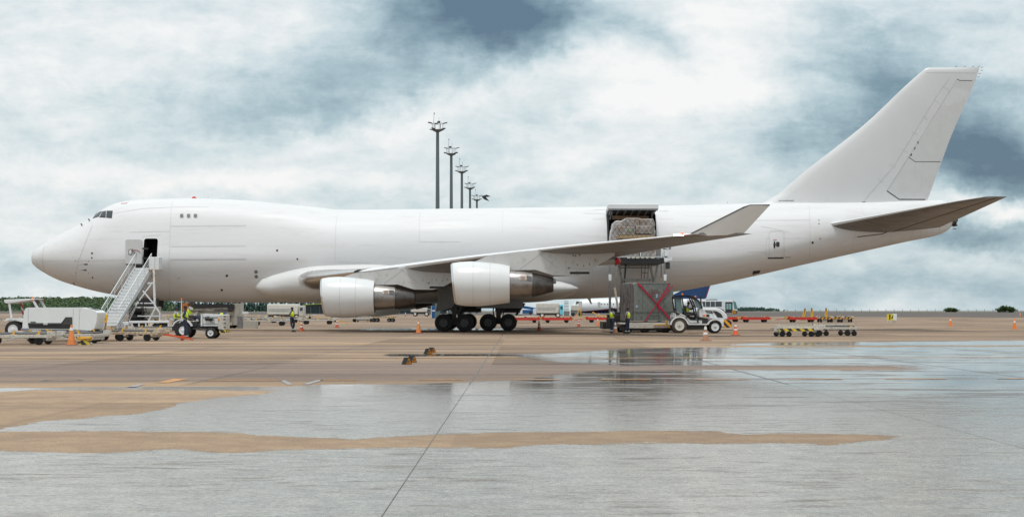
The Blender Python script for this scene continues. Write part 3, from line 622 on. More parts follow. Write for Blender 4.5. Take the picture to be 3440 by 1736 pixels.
b.box(((dX0+dX1)/2, -4.88, lipb-.05), (dX1-dX0-.1, .05, .09))
AB_(b, 'door_rib', greym, cd, into=dl)
b = MB(); b.prism([(gx0, gz1+.0), (gx0, gz0), (gx0+.10, gz0), (gx0+.10, gz1-.2)], -3.30, -3.1); AB_(b, 'door_jamb', greyd, cd)
b = MB(); b.bar((dX0+.3, -2.6, gz1-.5), (dX0+.35, -4.2, lipb-.2), .12, .12); b.bar((dX1-.3, -2.6, gz1-.5), (dX1-.35, -4.2, lipb-.2), .12, .12); AB_(b, 'door_strut', greym, cd, split=True)
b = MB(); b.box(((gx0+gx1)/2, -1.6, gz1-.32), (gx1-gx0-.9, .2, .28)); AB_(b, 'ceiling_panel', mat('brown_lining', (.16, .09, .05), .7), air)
# wing-body fairing
b = MB(); rings = []
FX0, FX1 = (838-1720)/47.2, (1948-1720)/47.0
ftz = pchip([0, .02, .06, .12, .2, .35, .5, .7, .85, .95, 1], [3.15, 4.0, 4.5, 4.95, 5.25, 5.3, 5.0, 4.3, 4.05, 3.75, 3.0])
fbz = pchip([0, .02, .06, .12, .2, .5, .75, .9, 1], [3.1, 2.42, 2.2, 2.08, 2.02, 2.0, 2.04, 2.12, 2.95])
fwz = pchip([0, .02, .06, .12, .25, .4, .8, .9, .97, 1], [2.5, 3.25, 3.45, 3.7, 4.0, 4.1, 4.0, 3.9, 3.6, 2.9])
for i in range(41):
    tt = i/40; tt = tt if tt > .1 else tt*tt/.1; tt = tt if tt < .9 else 1-(1-tt)**2/.1; x = FX0+(FX1-FX0)*tt; tp, bt, W_ = ftz(tt), fbz(tt), fwz(tt); c = (tp+bt)/2-.1
    if tt > .82: k = math.sqrt(max(0, 1-((tt-.82)/.18)**2.1)); tp, bt, W_, c = 3.05+.98*k, 3.05-.98*k, 2.6+1.35*k, 3.05
    if tt < .07: k = math.sqrt(max(0, 1-((.07-tt)/.07)**2)); t0, b0 = ftz(.07), fbz(.07); tp, bt, W_, c = 3.15+(t0-3.15)*k, 3.15-(3.15-b0)*k, 2.3+(fwz(.07)-2.3)*k, 3.15
    rings.append([(x, W_*abs(math.cos(a))**.8*(1 if math.cos(a) > 0 else -1), c+(tp-c if math.sin(a) > 0 else c-bt)*abs(math.sin(a))**.85*(1 if math.sin(a) > 0 else -1)) for a in [2*math.pi*k/40 for k in range(40)]])
b.loft(rings); AB_(b, 'wing_body_fairing', mat('fairing_paint', (.66, .66, .65), .4, 0, .04, .8, c2=(.62, .60, .57), amt=.1))
b = MB()
for tx in (-15.6, -13.2): b.lathe([(tx-.012, 1.0), (tx+.012, 1.0)], (0, 0, 0), 'x', 4)
# wings
NA = 14
def airfoil(xl, xt, zl, zt, th, y, up=.72):
    c = xt-xl; out = []
    for k in range(NA+1):
        s_ = (1-math.cos(math.pi*k/NA))/2; t_ = th*c*(2.96*math.sqrt(s_)-1.26*s_-3.52*s_**2+2.84*s_**3-1.02*s_**4)/1.0*.5
        out.append((xl+c*s_, y, zl+(zt-zl)*s_+t_*up*1.15))
    for k in range(NA-1, 0, -1):
        s_ = (1-math.cos(math.pi*k/NA))/2; t_ = th*c*(2.96*math.sqrt(s_)-1.26*s_-3.52*s_**2+2.84*s_**3-1.02*s_**4)/1.0*.5
        out.append((xl+c*s_, y, zl+(zt-zl)*s_-t_))
    return out
def LE(y): return -15.5+.96*(y-3.25)
zle = pchip([0, 3.25, 6, 10, 17, 25, 29.5, 31], [3.62, 3.75, 3.92, 4.27, 4.89, 5.45, 5.70, 5.80])
def TE(y): return 2.2+(y-3.25)*.22 if y < 12 else 4.13+(y-12)*.505
thk = pchip([0, 3.25, 12, 20, 30.5], [.135, .125, .085, .072, .062])
for sd_ in (-1, 1):
    ys = [1.5, 3.25, 4.5, 6, 8, 10, 12, 14.5, 17, 20, 23, 26, 28.5, 30.2]
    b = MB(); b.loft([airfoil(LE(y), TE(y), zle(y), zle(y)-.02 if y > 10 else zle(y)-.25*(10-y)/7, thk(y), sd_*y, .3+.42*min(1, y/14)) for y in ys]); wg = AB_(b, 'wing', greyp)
    b = MB(); rr = []
    for y in ys[1:]:
        af = airfoil(LE(y)-.03, TE(y), zle(y), zle(y)-.02 if y > 10 else zle(y)-.25*(10-y)/7, thk(y)*1.03, sd_*y, .3+.42*min(1, y/14)); n = len(af); rr.append([af[i] for i in (2, 1, 0, n-1)])
    b.loft(rr, (False, False), close=False); b.v = [(a[0]-.01, a[1], a[2]) for a in b.v]; AB_(b, 'leading_edge', mat('skylit_leading_edge', (.84, .84, .85), .34, .25, .04, 3), wg, recalc=False)  # sky light on the upper edge is painted in as a near-white strip
    # root glove: blunt silver landing-light nose
    b = MB(); rr = []
    for y, xx, r1, r2 in ((3.1, -15.65, .55, .95), (3.9, -15.3, .62, .80), (5., -14.4, .55, .62), (6.5, -12.9, .42, .45), (8.5, -10.9, .3, .3)):
        rr.append([(xx+1.6*(1-math.cos(a)), sd_*y, zle(y)+(r1 if math.sin(a) > 0 else r2)*math.sin(a)) for a in [R(-90+15*k) for k in range(13)]])
    b.loft(rr, (False, False), close=False); gl = AB_(b, 'wing_root_glove', silver, wg, recalc=False)
    b = MB()
    for y in (5.0, 5.75): b.lathe([(0, .20), (-.03, .2), (-.04, .01)], (LE(y)+.05, sd_*(y+.15), zle(y)-.08), 'x', 14)
    AB_(b, 'landing_light', win, gl, split=True)
    # winglet
    s_t = F/(120-30.6)
    wl = lambda px, py, y: ((px-1720)*(120-y)/F, sd_*y, CH+(YH-py)*(120-y)/F)
    P0 = [wl(2322, 785, 30.1), wl(2380, 792, 30.1), wl(2440, 790, 30.1), wl(2496, 787, 30.1)]; P1 = [wl(2500, 696, 30.8), wl(2520, 690.5, 30.8), wl(2550, 690, 30.8), wl(2586, 690, 30.8)]
    Pm = [tuple((a*.5+c_*.5) for a, c_ in zip(p0, p1)) for p0, p1 in zip(P0, P1)]
    def ring(Pp, th_):
        return [Pp[0]]+[(q[0], q[1]-sd_*-th_, q[2]) for q in Pp[1:3]]+[Pp[3]]+[(q[0], q[1]+sd_*-th_, q[2]) for q in (Pp[2], Pp[1])]
    b = MB(); b.loft([ring(P0, .10), ring(Pm, .07), ring(P1, .04)]); wn = AB_(b, 'winglet', mat('winglet_paint', (.76, .76, .75), .4, 0, .03, 1))
    b = MB(); e = -.02
    b.tube([(P0[0][0]+e, P0[0][1], P0[0][2]), (P1[0][0]+e, P1[0][1], P1[0][2]), (P1[1][0], P1[1][1], P1[1][2]+.02), (P1[3][0], P1[3][1], P1[3][2]+.02)], .035, 6); AB_(b, 'winglet_edge', greyd, wn)
    b = MB(); b.loft([[(LE(28.9)+c_*.9-.1, sd_*(29.2+dy), zle(29.5)+dz) for dy, dz in ((-.25, -.06), (-.15, .07), (.15, .07), (.25, -.06))] for c_ in (0, 1.)]); nav = AB_(b, 'navigation_light_housing', silver, wn)
    b = MB(); b.lathe([(0, .05), (.12, .06), (.2, .02)], (LE(29.3)-.1, sd_*29.75, zle(29.5)+.06), 'x', 10, (True, True))
    AB_(b, 'navigation_light', mat('lit_red_lamp' if sd_ < 0 else 'green_lamp', (.8, .02, .02) if sd_ < 0 else (.02, .5, .1), .3, emit=(1, .05, .03) if sd_ < 0 else None, estr=4), wn)
    # flap track fairings
    for y, L_, tipred in ((7.2, 4.2, 0), (12.6, 4.0, 0), (17.2, 3.6, 1)):
        xe = TE(y)+(.1 if tipred else .0); zc_ = zle(y)-(.30 if tipred else .5)
        b = MB(); b.lathe([(xe-L_+L_*s_, max(.02, .30*math.sin(math.pi*min(1, s_*.8+.08))**.6)*(1 if s_ < .9 else 1)) for s_ in [k/14 for k in range(15)]], (0, sd_*y, 0), 'x', 18, (True, True))
        b.v = [(a[0], a[1], zc_+a[2]+(a[0]-xe)*-.02) for a in b.v]; ff = AB_(b, 'flap_track_fairing', mat('fairing_light_grey', (.50, .50, .49), .4), wg)
        if tipred:
            b = MB(); b.lathe([(xe-.3, .245), (xe-.15, .225), (xe+.0, .17), (xe+.06, .03)], (0, sd_*y, zc_), 'x', 18, (True, True)); AB_(b, 'fairing_tip', mat('red_tip_paint', (.55, .02, .03), .4), ff)
    # engines and pylons
    for y, xf, zc_ in ((11.7, (1085-1720)/(F/108.3), 2.36), (20.8, (1522-1720)/(F/99.2), 3.11)):
        en = None
        prof = [(-.0, 1.18), (.03, 1.235), (.12, 1.275), (.5, 1.34), (1.1, 1.375), (1.7, 1.37), (2.4, 1.30), (3.0, 1.22), (3.47, 1.16), (3.47, 1.12), (2.6, 1.10), (1.2, 1.12), (.4, 1.13), (.08, 1.13), (0, 1.18)]
        b = MB(); b.lathe(prof, (xf, sd_*y, zc_), 'x', 56); b.v = [(a[0]-(a[2]-zc_)*.10*max(0, 1-(a[0]-xf)/3.2), a[1], a[2]-(.05 if a[0] > xf+3 and a[2] > zc_ else 0)) for a in b.v]
        en = AB_(b, 'engine_cowl', mat('cowl_paint', (.72, .73, .73), .32, 0, .03, .8, coat=.2))
        b = MB(); b.lathe([(.10, 1.283), (.03, 1.25), (-.02, 1.18), (.10, 1.125)], (xf, sd_*y, zc_), 'x', 56); b.v = [(a[0]-(a[2]-zc_)*.10, a[1], a[2]) for a in b.v]; AB_(b, 'inlet_lip', silver, en)
        b = MB()
        for sx_ in (1.25, 2.28):
            rr_ = np.interp(sx_, [a for a, c_ in prof[:9]], [c_ for a, c_ in prof[:9]])+.004; b.lathe([(sx_-.012, rr_), (sx_+.012, rr_)], (xf, sd_*y, zc_), 'x', 56)
        AB_(b, 'cowl_seam', seam, en, into=en)
        b = MB(); b.lathe([(1.3, .3), (1.0, .28), (.6, .14), (.4, .01)], (xf, sd_*y, zc_), 'x', 20); AB_(b, 'spinner', greyd, en)
        b = MB()
        for k in range(24):
            a = 2*math.pi*k/24; b.add([(xf+1.1, sd_*y+.25*math.cos(a), zc_+.25*math.sin(a)), (xf+1.25, sd_*y+.25*math.cos(a+.16), zc_+.25*math.sin(a+.16)), (xf+1.3, sd_*y+1.1*math.cos(a+.3), zc_+1.1*math.sin(a+.3)), (xf+1.05, sd_*y+1.1*math.cos(a+.12), zc_+1.1*math.sin(a+.12))], [(0, 1, 2, 3)])
        b.lathe([(1.5, 1.12), (1.52, .2)], (xf, sd_*y, zc_), 'x', 24, (False, True)); AB_(b, 'fan', greyd, en)
        b = MB(); b.lathe([(2.8, .80), (3.3, .86), (3.6, .865), (4.3, .82), (4.85, .735), (4.85, .70)], (xf, sd_*y, zc_+.0), 'x', 40, (True, True)); co = AB_(b, 'core_cowl', steelm, en)
        b = MB(); b.lathe([(4.855, .745), (5.5, .60), (6.15, .435), (6.15, .40), (5.2, .5)], (xf, sd_*y, zc_-.06), 'x', 40, (False, True)); AB_(b, 'exhaust_nozzle', steeld, en)
        b = MB(); b.box((xf+4.28, sd_*y-.745*1, zc_+.33), (.42, .12, .28), (R(-22), 0, 0)); vn = AB_(b, 'core_vent', mat('pale_vent', (.60, .52, .45), .5), en)
        b = MB()
        for k in range(4): b.box((xf+4.16+k*.08, sd_*y-.81, zc_+.335), (.045, .02, .2), (R(-22), 0, 0))
        AB_(b, 'vent_slat', mat('brown_slat', (.12, .05, .03), .6), en, into=vn)
        b = MB(); b.prism([(xf+4.5, zc_+.0+.20), (xf+4.82, zc_+.16), (xf+4.82, zc_+.45), (xf+4.5, zc_+.48)], sd_*y-.80, sd_*y-.70); AB_(b, 'vent_shield', greym, en)
        # pylon outline in side view (station offsets from cowl front)
        wz = zle(y)
        inb = y < 15
        top_ = [(1.2, zc_+1.30), (2.2, zc_+1.62), (3.2, wz-.40 if inb else wz-.1), (LE(y)-xf+.5, wz-.05), (LE(y)-xf+3, wz-.25), (9.2, wz-.2)]
        if not inb: top_ = [(1.2, zc_+1.30), (2.2, zc_+1.72), (3.0, wz-.25), (LE(y)-xf+.3, wz), (LE(y)-xf+2.5, wz-.1), (9.9, wz-.18)]
        low_ = [(9.9 if not inb else 9.2, wz-.36), (8.6, zc_+1.0), (7.9, zc_+.62), (7.3, zc_+.50), (6.1, zc_+.52), (5.0, zc_+.86), (4.8, zc_+.84), (3.4, zc_+.82), (2.9, zc_+1.0), (1.2, zc_+1.2)]
        pl = [(xf+a, c_) for a, c_ in top_+low_]
        b = MB()
        pc = (xf+5, zc_+1.2); b.prism(pl, sd_*y-.28, sd_*y+.28); py_ = AB_(b, 'engine_pylon', mat('pylon_paint', (.60, .60, .59), .42, 0, .04, 1, c2=(.50, .49, .47), amt=.2), bev=.06)
        b = MB()
        fy = sd_*y-.286
        bl_ = MB()
        for (a0, c0), (a1, c1_) in (((6.9, .62), (6.9, 1.9)), ((4.1, .9), (5.6, 2.0)), ((7.0, 1.8), (9.3, 1.84)), ((5.2, 1.9), (6.4, .95)), ((6.95, .96), (8.4, .9)), ((2.5, 1.3), (2.5, 1.7)), ((7.8, .65), (7.8, 1.0))):
            bl_.bar((xf+a0, fy, zc_+c0), (xf+a1, fy, zc_+c1_), .008, .018)
        AB_(bl_, 'pylon_lines', mat('pylon_line_grey', (.36, .36, .35), .6), into=py_)
        for a0, c0 in ((7.35, 1.72), (7.5, 1.7), (7.75, 1.76)): b.cyl((xf+a0, fy+.01, zc_+c0), (xf+a0, fy-.006, zc_+c0), .045)
        for a0, c0 in ((7.6, 1.15), (8.0, 1.1), (8.35, 1.2), (8.7, 1.45), (7.05, .95), (7.14, .95)): b.box((xf+a0, fy-.002, zc_+c0), (.03, .012, .15))
        b.box((xf+7.75, fy-.01, zc_+.66), (1.2, .02, .14)); AB_(b, 'pylon_seams', seamd, into=py_)
# belly gear doors and keel
b = MB(); s_g = F/(120-6.4); g = lambda px, py: ((px-1720)/s_g, CH+(YH-py)/s_g)
b.prism([g(1469, 962), g(1520, 938), g(1532, 1013), g(1518, 1034), g(1463, 1047), g(1470, 1016)], -6.44, -6.38); AB_(b, 'gear_door', mat('gear_door_grey', (.22, .22, .215), .5, 0, .1, 2))
b = MB(); b.prism([(a, c_) for a, c_ in [g(1469, 962), g(1520, 938), g(1532, 1013), g(1518, 1034), g(1463, 1047), g(1470, 1016)]], 6.38, 6.44); AB_(b, 'gear_door', MATS['gear_door_grey'])
for sd_ in (-1, 1):
    b = MB(); b.box((-.9, sd_*2.6, 2.15), (3.4, .08, 1.0)); b.box((-3.6, sd_*3.6, 2.2), (2.6, .08, .9), (R(sd_*12), 0, 0)); AB_(b, 'belly_gear_door', MATS['gear_door_grey'], split=True)
b = MB(); b.box((-3.3, 0, 1.75), (2.0, 3.6, .8)); b.box((-.2, 0, 1.7), (1.6, 3.2, .75)); b.bar((-4.6, -3.2, 2.1), (-3.6, -2.8, 1.25), .3, .1); b.bar((.9, -2.2, 2.0), (.3, -2.0, 1.15), .3, .1); AB_(b, 'gear_bay_structure', mat('oily_black_metal', (.03, .03, .03), .6, .2, .3, 3), split=True)
# landing gear
for (tx, ty) in ((X(0)-X(0)+(1526-1720)/(F/114.5), 5.5), ((1674-1720)/(F/118.1), 1.92)):
    for sd_ in (-1, 1):
        b = MB(); b.cyl((tx, sd_*ty, .62), (tx, sd_*ty, 2.6), .17); b.cyl((tx, sd_*ty, 1.4), (tx, sd_*ty, 3.6), .24)
        b.bar((tx-.8, sd_*ty, .62), (tx+.8, sd_*ty, .62), .26, .26); b.bar((tx, sd_*ty, 1.1), (tx+1.3, sd_*ty, 2.6), .14, .14); b.bar((tx+.1, sd_*ty, 1.6), (tx-.9, sd_*(ty-.8), 2.6), .12, .12)
        b.cyl((tx-.735, sd_*(ty-.5), .62), (tx-.735, sd_*(ty+.5), .62), .1); b.cyl((tx+.735, sd_*(ty-.5), .62), (tx+.735, sd_*(ty+.5), .62), .1)
        b.tube([(tx+.2, sd_*ty-.2, 2.3), (tx+.45, sd_*ty-.25, 1.7), (tx+.3, sd_*ty-.25, 1.0)], .03, 6); b.tube([(tx-.2, sd_*ty-.2, 2.3), (tx-.4, sd_*ty-.25, 1.5), (tx-.3, sd_*ty-.25, .8)], .025, 6)
        gr = AB_(b, 'main_landing_gear', greyd)
        for wx in (-.735, .735):
            for wy in (-.56, .56):
                b = MB(); b.wheel((tx+wx, sd_*ty+wy, .62), .622, .44, n=36); wh = AB_(b, 'wheel', black, gr)
                b = MB(); sg = -1 if wy < 0 else 1
                b.lathe([(0, .30), (sg*.035, .285), (sg*.03, .245), (sg*.008, .23), (sg*.008, .13), (sg*.05, .10), (sg*.05, .01)], (tx+wx, sd_*ty+wy+sg*.221, .62), 'y', 24, (False, False)); AB_(b, 'rim', mat('brake_rim', (.09, .09, .09), .45, .3, .15, 8), wh) if True else None
nx = X0+7.9
b = MB(); b.cyl((nx, 0, .6), (nx, 0, 2.9), .14); b.cyl((nx, -.5, .6), (nx, .5, .6), .08); b.bar((nx, 0, 1.4), (nx+1.4, 0, 2.6), .1, .1); b.box((nx+.9, -.9, 2.0), (1.6, .05, .7)); b.box((nx+.9, .9, 2.0), (1.6, .05, .7)); gr = AB_(b, 'nose_landing_gear', greyd)
for wy in (-.45, .45):
    b = MB(); b.wheel((nx, wy, .62), .62, .40, n=32); AB_(b, 'wheel', black, gr)
# fin and rudder
def fin_loft(pl_lo, pl_hi): pass
finp = [(2560, 681), (2600, 660), (2614, 652), (2673, 601), (2905, 417.5), (3099, 239), (3112, 229.5), (3125.5, 227), (3290, 226.5), (3284, 250), (3201, 444), (3117, 668), (3110, 690), (2560, 690)]
b = MB()
# airfoil-section fin from horizontal slices
leF = pchip([Z(690), Z(681), Z(660), Z(652), Z(601), Z(417.5), Z(239), Z(229.5), Z(227)], [X(2540), X(2562), X(2600), X(2614), X(2673), X(2905), X(3099), X(3112), X(3125.5)])
teF = pchip([Z(690), Z(668), Z(444), Z(250), Z(226.5)], [X(3109), X(3117), X(3201), X(3284), X(3290.5)])
zsF = list(np.linspace(Z(689), Z(652), 7))+list(np.linspace(Z(640), Z(245), 12))+[Z(238), Z(233), Z(229.5), Z(227.4)]
def slice_(z, sc=1., x0=None):
    xl, xt = leF(z), teF(z); c = xt-xl; o = []
    th_ = .10 if z < Z(300) else .09
    if z > Z(240): th_ *= max(.12, 1-((z-Z(240))/(Z(227)-Z(240)))**2)
    for k in range(11):
        s_ = (1-math.cos(math.pi*k/10))/2; o.append((xl+c*s_, -sc*th_*c*.5*(2.96*math.sqrt(s_)-1.26*s_-3.52*s_**2+2.84*s_**3-1.02*s_**4)*.75, z))
    for k in range(9, 0, -1): q = o[k]; o.append((q[0], -q[1], z))
    return o
b.loft([slice_(z) for z in zsF]); fin = AB_(b, 'vertical_fin', mat('fin_paint', (.64, .64, .64), .38, 0, .03, .5))
def fin_y(x, z):
    xl, xt = leF(z), teF(z); s_ = min(max((x-xl)/(xt-xl), 0), 1); th_ = .10 if z < Z(300) else .09
    return th_*(xt-xl)*.5*max(0, 2.96*math.sqrt(s_)-1.26*s_-3.52*s_**2+2.84*s_**3-1.02*s_**4)*.75
def fin_strip(b, pts, wpx, off=.008):
    for side in (-1, 1):
        for (a, c_), (e_, f_) in zip(pts[:-1], pts[1:]):
            n = max(1, int(math.hypot(e_-a, f_-c_)/25)); l = math.hypot(e_-a, f_-c_); nx_, nz_ = -(f_-c_)/l*wpx/2, (e_-a)/l*wpx/2
            for i in range(n):
                q = []
                for tt, sg in ((i/n, 1), ((i+1)/n, 1), ((i+1)/n, -1), (i/n, -1)):
                    x, z = X(a+(e_-a)*tt+nx_*sg), Z(c_+(f_-c_)*tt+nz_*sg); q.append((x, side*(fin_y(x, z)+off), z))
                b.quad(*q)
# rudders: thin skins proud of the fin
for poly, nm_ in (([(3215, 267), (3226, 271), (3275, 271), (3203, 440), (3198, 452), (3072, 543), (3050, 529)], 'upper_rudder'), ([(3050, 531), (3070, 545), (3160, 545), (3119, 664), (3108, 671), (3020, 671), (2978, 643)], 'lower_rudder')):
    b = MB()
    for side in (-1, 1):
        if nm_ == 'upper_rudder':
            rowsR = [((3215, 267), (3276, 267)), ((3130, 401), (3219, 401)), ((3052, 528), (3165, 528)), ((3074, 542), (3160, 542))]
        else: rowsR = [((3050, 533), (3162, 547)), ((3010, 594), (3142, 600)), ((2978, 643), (3124, 650)), ((3018, 668), (3117, 668))]
        rr = []
        for (a, c_), (e_, f_) in rowsR: rr.append([(X(a+(e_-a)*k/6), side*(fin_y(X(a+(e_-a)*k/6), Z(c_+(f_-c_)*k/6))+.004), Z(c_+(f_-c_)*k/6)) for k in range(7)])
        b.loft(rr, (False, False), close=False)
    AB_(b, nm_, mat('rudder_paint', (.60, .60, .595), .42, 0, .04, 1.5, c2=(.56, .56, .55), amt=.15), fin, recalc=False, split=True)
b = MB(); fin_strip(b, [(3213, 266), (3223, 272), (3266, 272)], 2.); fin_strip(b, [(3049, 528), (3072, 544), (3160, 544)], 2.); fin_strip(b, [(2977, 642), (3019, 670.5), (3108, 670.5)], 3.2)
for k, (a, c_) in enumerate(((3083, 476), (3072, 495), (3060, 517))): fin_strip(b, [(a, c_), (a-3, c_+8)], 5)
fin_strip(b, [(2614, 675), (2664, 675)], 1.6); fin_strip(b, [(2893, 679), (2905, 679)], 1.6)
AB_(b, 'rudder_gap', mat('gap_grey', (.07, .07, .07), .7), fin, into=fin)
b = MB(); fin_strip(b, [(3215, 266), (3050, 529), (2977, 642)], 1.4); fin_strip(b, [(3190, 262), (3160, 300), (3080, 430), (3000, 560), (2900, 675)], 1.)
for a, c_ in ((3180, 300), (3150, 345), (3110, 400), (3075, 450), (3040, 510), (3000, 560), (2960, 610)): fin_strip(b, [(a-14, c_-8), (a+6, c_+4)], .9)
fin_strip(b, [(3110, 246), (3280, 246)], .8); fin_strip(b, [(2614, 651), (2613, 676)], 1.); fin_strip(b, [(2774, 664), (2774, 680)], 1.); fin_strip(b, [(3073, 546), (3073, 600)], .8)
AB_(b, 'fin_seams', mat('fin_seam_grey', (.50, .50, .50), .6), fin, into=fin)
b = MB()
for a, c_ in ((3208, 225), (3238, 225), (3265, 225), (3285, 225), (3295, 227), (3294, 237), (3287, 249), (3283, 260)): b.cyl((X(a), 0, Z(c_)), (X(a+9), 0, Z(c_-(3 if a < 3290 else 0))), .02, .01, 5)
AB_(b, 'static_wick', blackp, fin, into=fin)
# horizontal stabilisers
for sd_ in (-1, 1):
    b = MB(); sec = []
    rs, ts = 1.6, 11.05
    LEr = ((2755-1720)*(120-rs)/F, CH+(YH-759)*(120-rs)/F); LEt = ((3290-1720)*(120-ts)/F, CH+(YH-663)*(120-ts)/F)
    for k in range(9):
        tt = k/8; y = rs+(ts-rs)*tt; xl = LEr[0]+(LEt[0]-LEr[0])*tt; zl = LEr[1]+(LEt[1]-LEr[1])*tt; xt = 31.3+(33.35-31.3)*tt; th_ = .115-.035*tt
        if k == 8: xl += .25
        sec.append(airfoil(xl, xt, zl+.02, zl-.10*(1-tt)+.05*tt, th_, sd_*y, .5))
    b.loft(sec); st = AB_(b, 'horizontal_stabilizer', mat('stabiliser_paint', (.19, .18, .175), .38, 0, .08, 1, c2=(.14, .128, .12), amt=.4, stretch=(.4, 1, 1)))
    b = MB(); rr = [[s_[i] for i in (3, 2, 1, 0, len(s_)-1)] for s_ in sec]; b.loft(rr, (False, False), close=False); b.v = [(a[0]-.012, a[1], a[2]+.004) for a in b.v]; AB_(b, 'leading_edge', panelw, st, recalc=False)
    b = MB(); b.lathe([(-.05, .05), (.1, .2), (.5, .30), (.9, .32)], (LEr[0]-.1, sd_*rs, LEr[1]), 'x', 16, (True, True)); AB_(b, 'root_cap', greyd, st)
    b = MB()
    for k in range(8):
        def el(k_): s_ = sec[k_]; n = len(s_); i0 = s_[NA+6]; return (i0[0], i0[1], i0[2]-.012)
        p0, p1 = el(k), el(k+1); b.bar(p0, p1, .03, .02)
    AB_(b, 'elevator_gap', seamd, st, into=st)
# tail cone exhaust and pipes
b = MB(); b.lathe([(0, .42), (.32, .36), (.34, .30), (.1, .26)], (X(3196), 0, Z(742)), 'x', 20, (True, True)); b.cyl((X(3200), -.2, Z(760)), (X(3212), -.35, Z(757)), .06); b.cyl((X(3198), -.2, Z(768)), (X(3210), -.25, Z(770)), .03); b.box((X(3207), -.3, Z(734)), (.25, .3, .5)); AB_(b, 'tail_exhaust', steeld, split=True)
# ================================================================ GROUND SUPPORT EQUIPMENT
def local(px, d_, oz=0.): return ((px-1720)*d_/F, d_-120, gz(d_)+oz)
def wheelset(parent, c, r, w_, rim=None, ax='y', side=-1, rimr=.5, lugs=6, nm='wheel'):
    b = MB(); b.wheel(c, r, w_, ax); wh = b.build(nm, black, parent)
    if rim:
        for sg in (-1, 1):
            b = MB(); b.lathe([(sg*(w_/2-.01), r*rimr*1.12), (sg*(w_/2+.018), r*rimr*1.08), (sg*(w_/2+.004), r*rimr*.88), (sg*(w_/2+.003), r*rimr*.45), (sg*(w_/2+.02), r*rimr*.3), (sg*(w_/2+.02), .005)], c, ax, 24, (False, True)); rb_ = b.build('rim', rim, wh)
            if sg == side: rs_ = rb_
        if lugs:
            b = MB()
            for k in range(lugs):
                a = 2*math.pi*k/lugs; dx, dz = math.cos(a)*r*rimr*.42, math.sin(a)*r*rimr*.42
                y0 = c[1]+side*(w_/2+.002); b.cyl((c[0]+dx, y0, c[2]+dz), (c[0]+dx, y0+side*.025, c[2]+dz), r*.035, n=6)
            b.cyl((c[0], c[1]+side*(w_/2+.01), c[2]), (c[0], c[1]+side*(w_/2+.03), c[2]), r*.09, n=10)
            merge_into(rs_, b, greyd)
    return wh
# ---- traffic cones
def make_cone(name, body, h, bands, base, label):
    o = empty(name, (0, 0, 0), 0, label, 'traffic cone')
    r0, r1 = .155*h/.75, .035*h/.75
    rr = lambda t_: r0+(r1-r0)*t_
    b = MB(); b.lathe([(.03, r0*1.12), (.05, r0), (h*.97, r1), (h, r1*.7), (h+.001, .004)], (0, 0, 0), 'z', 24, (True, True)); b.build('cone_body', body, o)
    b = MB(); b.box((0, 0, .018), (r0*2.7, r0*2.7, .036), (0, 0, .35)); b.build('cone_base', base, o, bev=.01)
    for a, c_ in bands:
        b = MB(); b.lathe([(h*a, rr(a)+.004), (h*c_, rr(c_)+.004)], (0, 0, 0), 'z', 24); b.build('reflective_band', wband, o)
    return o
cone_o = make_cone('traffic_cone', orangef, .86, [(.72, .86)], brick, 'tall orange cone with one white band beside the rounded white ground unit')
cone_r = make_cone('traffic_cone', brick, .74, [(.34, .52), (.68, .86)], brick, 'dark red cone with two white bands at the heels of the man walking alone')
cone_b = make_cone('traffic_cone', brownr, .76, [(.40, .55), (.72, .90)], brownr, 'brown faded cone with white bands in front of the white cab tractor')
cone_x = make_cone('traffic_cone', mat('bright_red_orange_rubber', (.66, .10, .02), .6, 0, .08, 8), .76, [(.38, .50), (.66, .84)], MATS['bright_red_orange_rubber'], 'bright red cone with white bands ahead of the striped tractor bumper')
cone_y = make_cone('traffic_cone', orange, .82, [(.62, .80)], orangef, 'plain orange cone with one white band by itself at the far right edge')
G = 'traffic cones on the apron'
def putcone(src, px, py, label, first=False, sc=1.):
    l = gp(px, py); o = src if first else copy_tree(src); o.location = l; o['label'] = label; o['group'] = G; o.rotation_euler = (0, 0, px*.7); o.scale = (sc, sc, sc); return o
putcone(cone_o, 240, 1158, cone_o['label'], True)
putcone(cone_r, 1013, 1112, cone_r['label'], True)
putcone(cone_b, 2370, 1144, cone_b['label'], True)
putcone(cone_x, 2471, 1125, cone_x['label'], True)
putcone(cone_y, 3408, 1105, cone_y['label'], True)
putcone(cone_r, 1132, 1100, 'small red and white cone standing under the inboard engine cowl')
putcone(cone_o, 1406, 1118, 'orange cone standing in front of the main wheels on the nose side', sc=.98)
putcone(cone_r, 1811, 1110, 'red and white cone just behind the rearmost main wheels', sc=1.0)
putcone(cone_r, 1944, 1097, 'smaller red and white cone by the red dollies left of the loader')
putcone(cone_o, 2008, 1093.5, 'plain orange cone nearest the left leg of the high loader', sc=.82)
putcone(cone_b, 2067, 1119, 'dark red brown cone between the two men at the loader')
putcone(cone_y, 3193, 1095, 'orange cone alone on the open apron right of the dollies', sc=1.02)
putcone(cone_y, 3427, 1062, 'tiny orange cone far away on the tarmac at the right edge', sc=.8)
putcone(cone_r, 2012, 1066, 'red and white cone far behind the red dollies below the far jet', sc=1.)
putcone(cone_r, 1362, 1061, 'tiny far red cone left of the parked pickup seen under the engine', sc=1.)
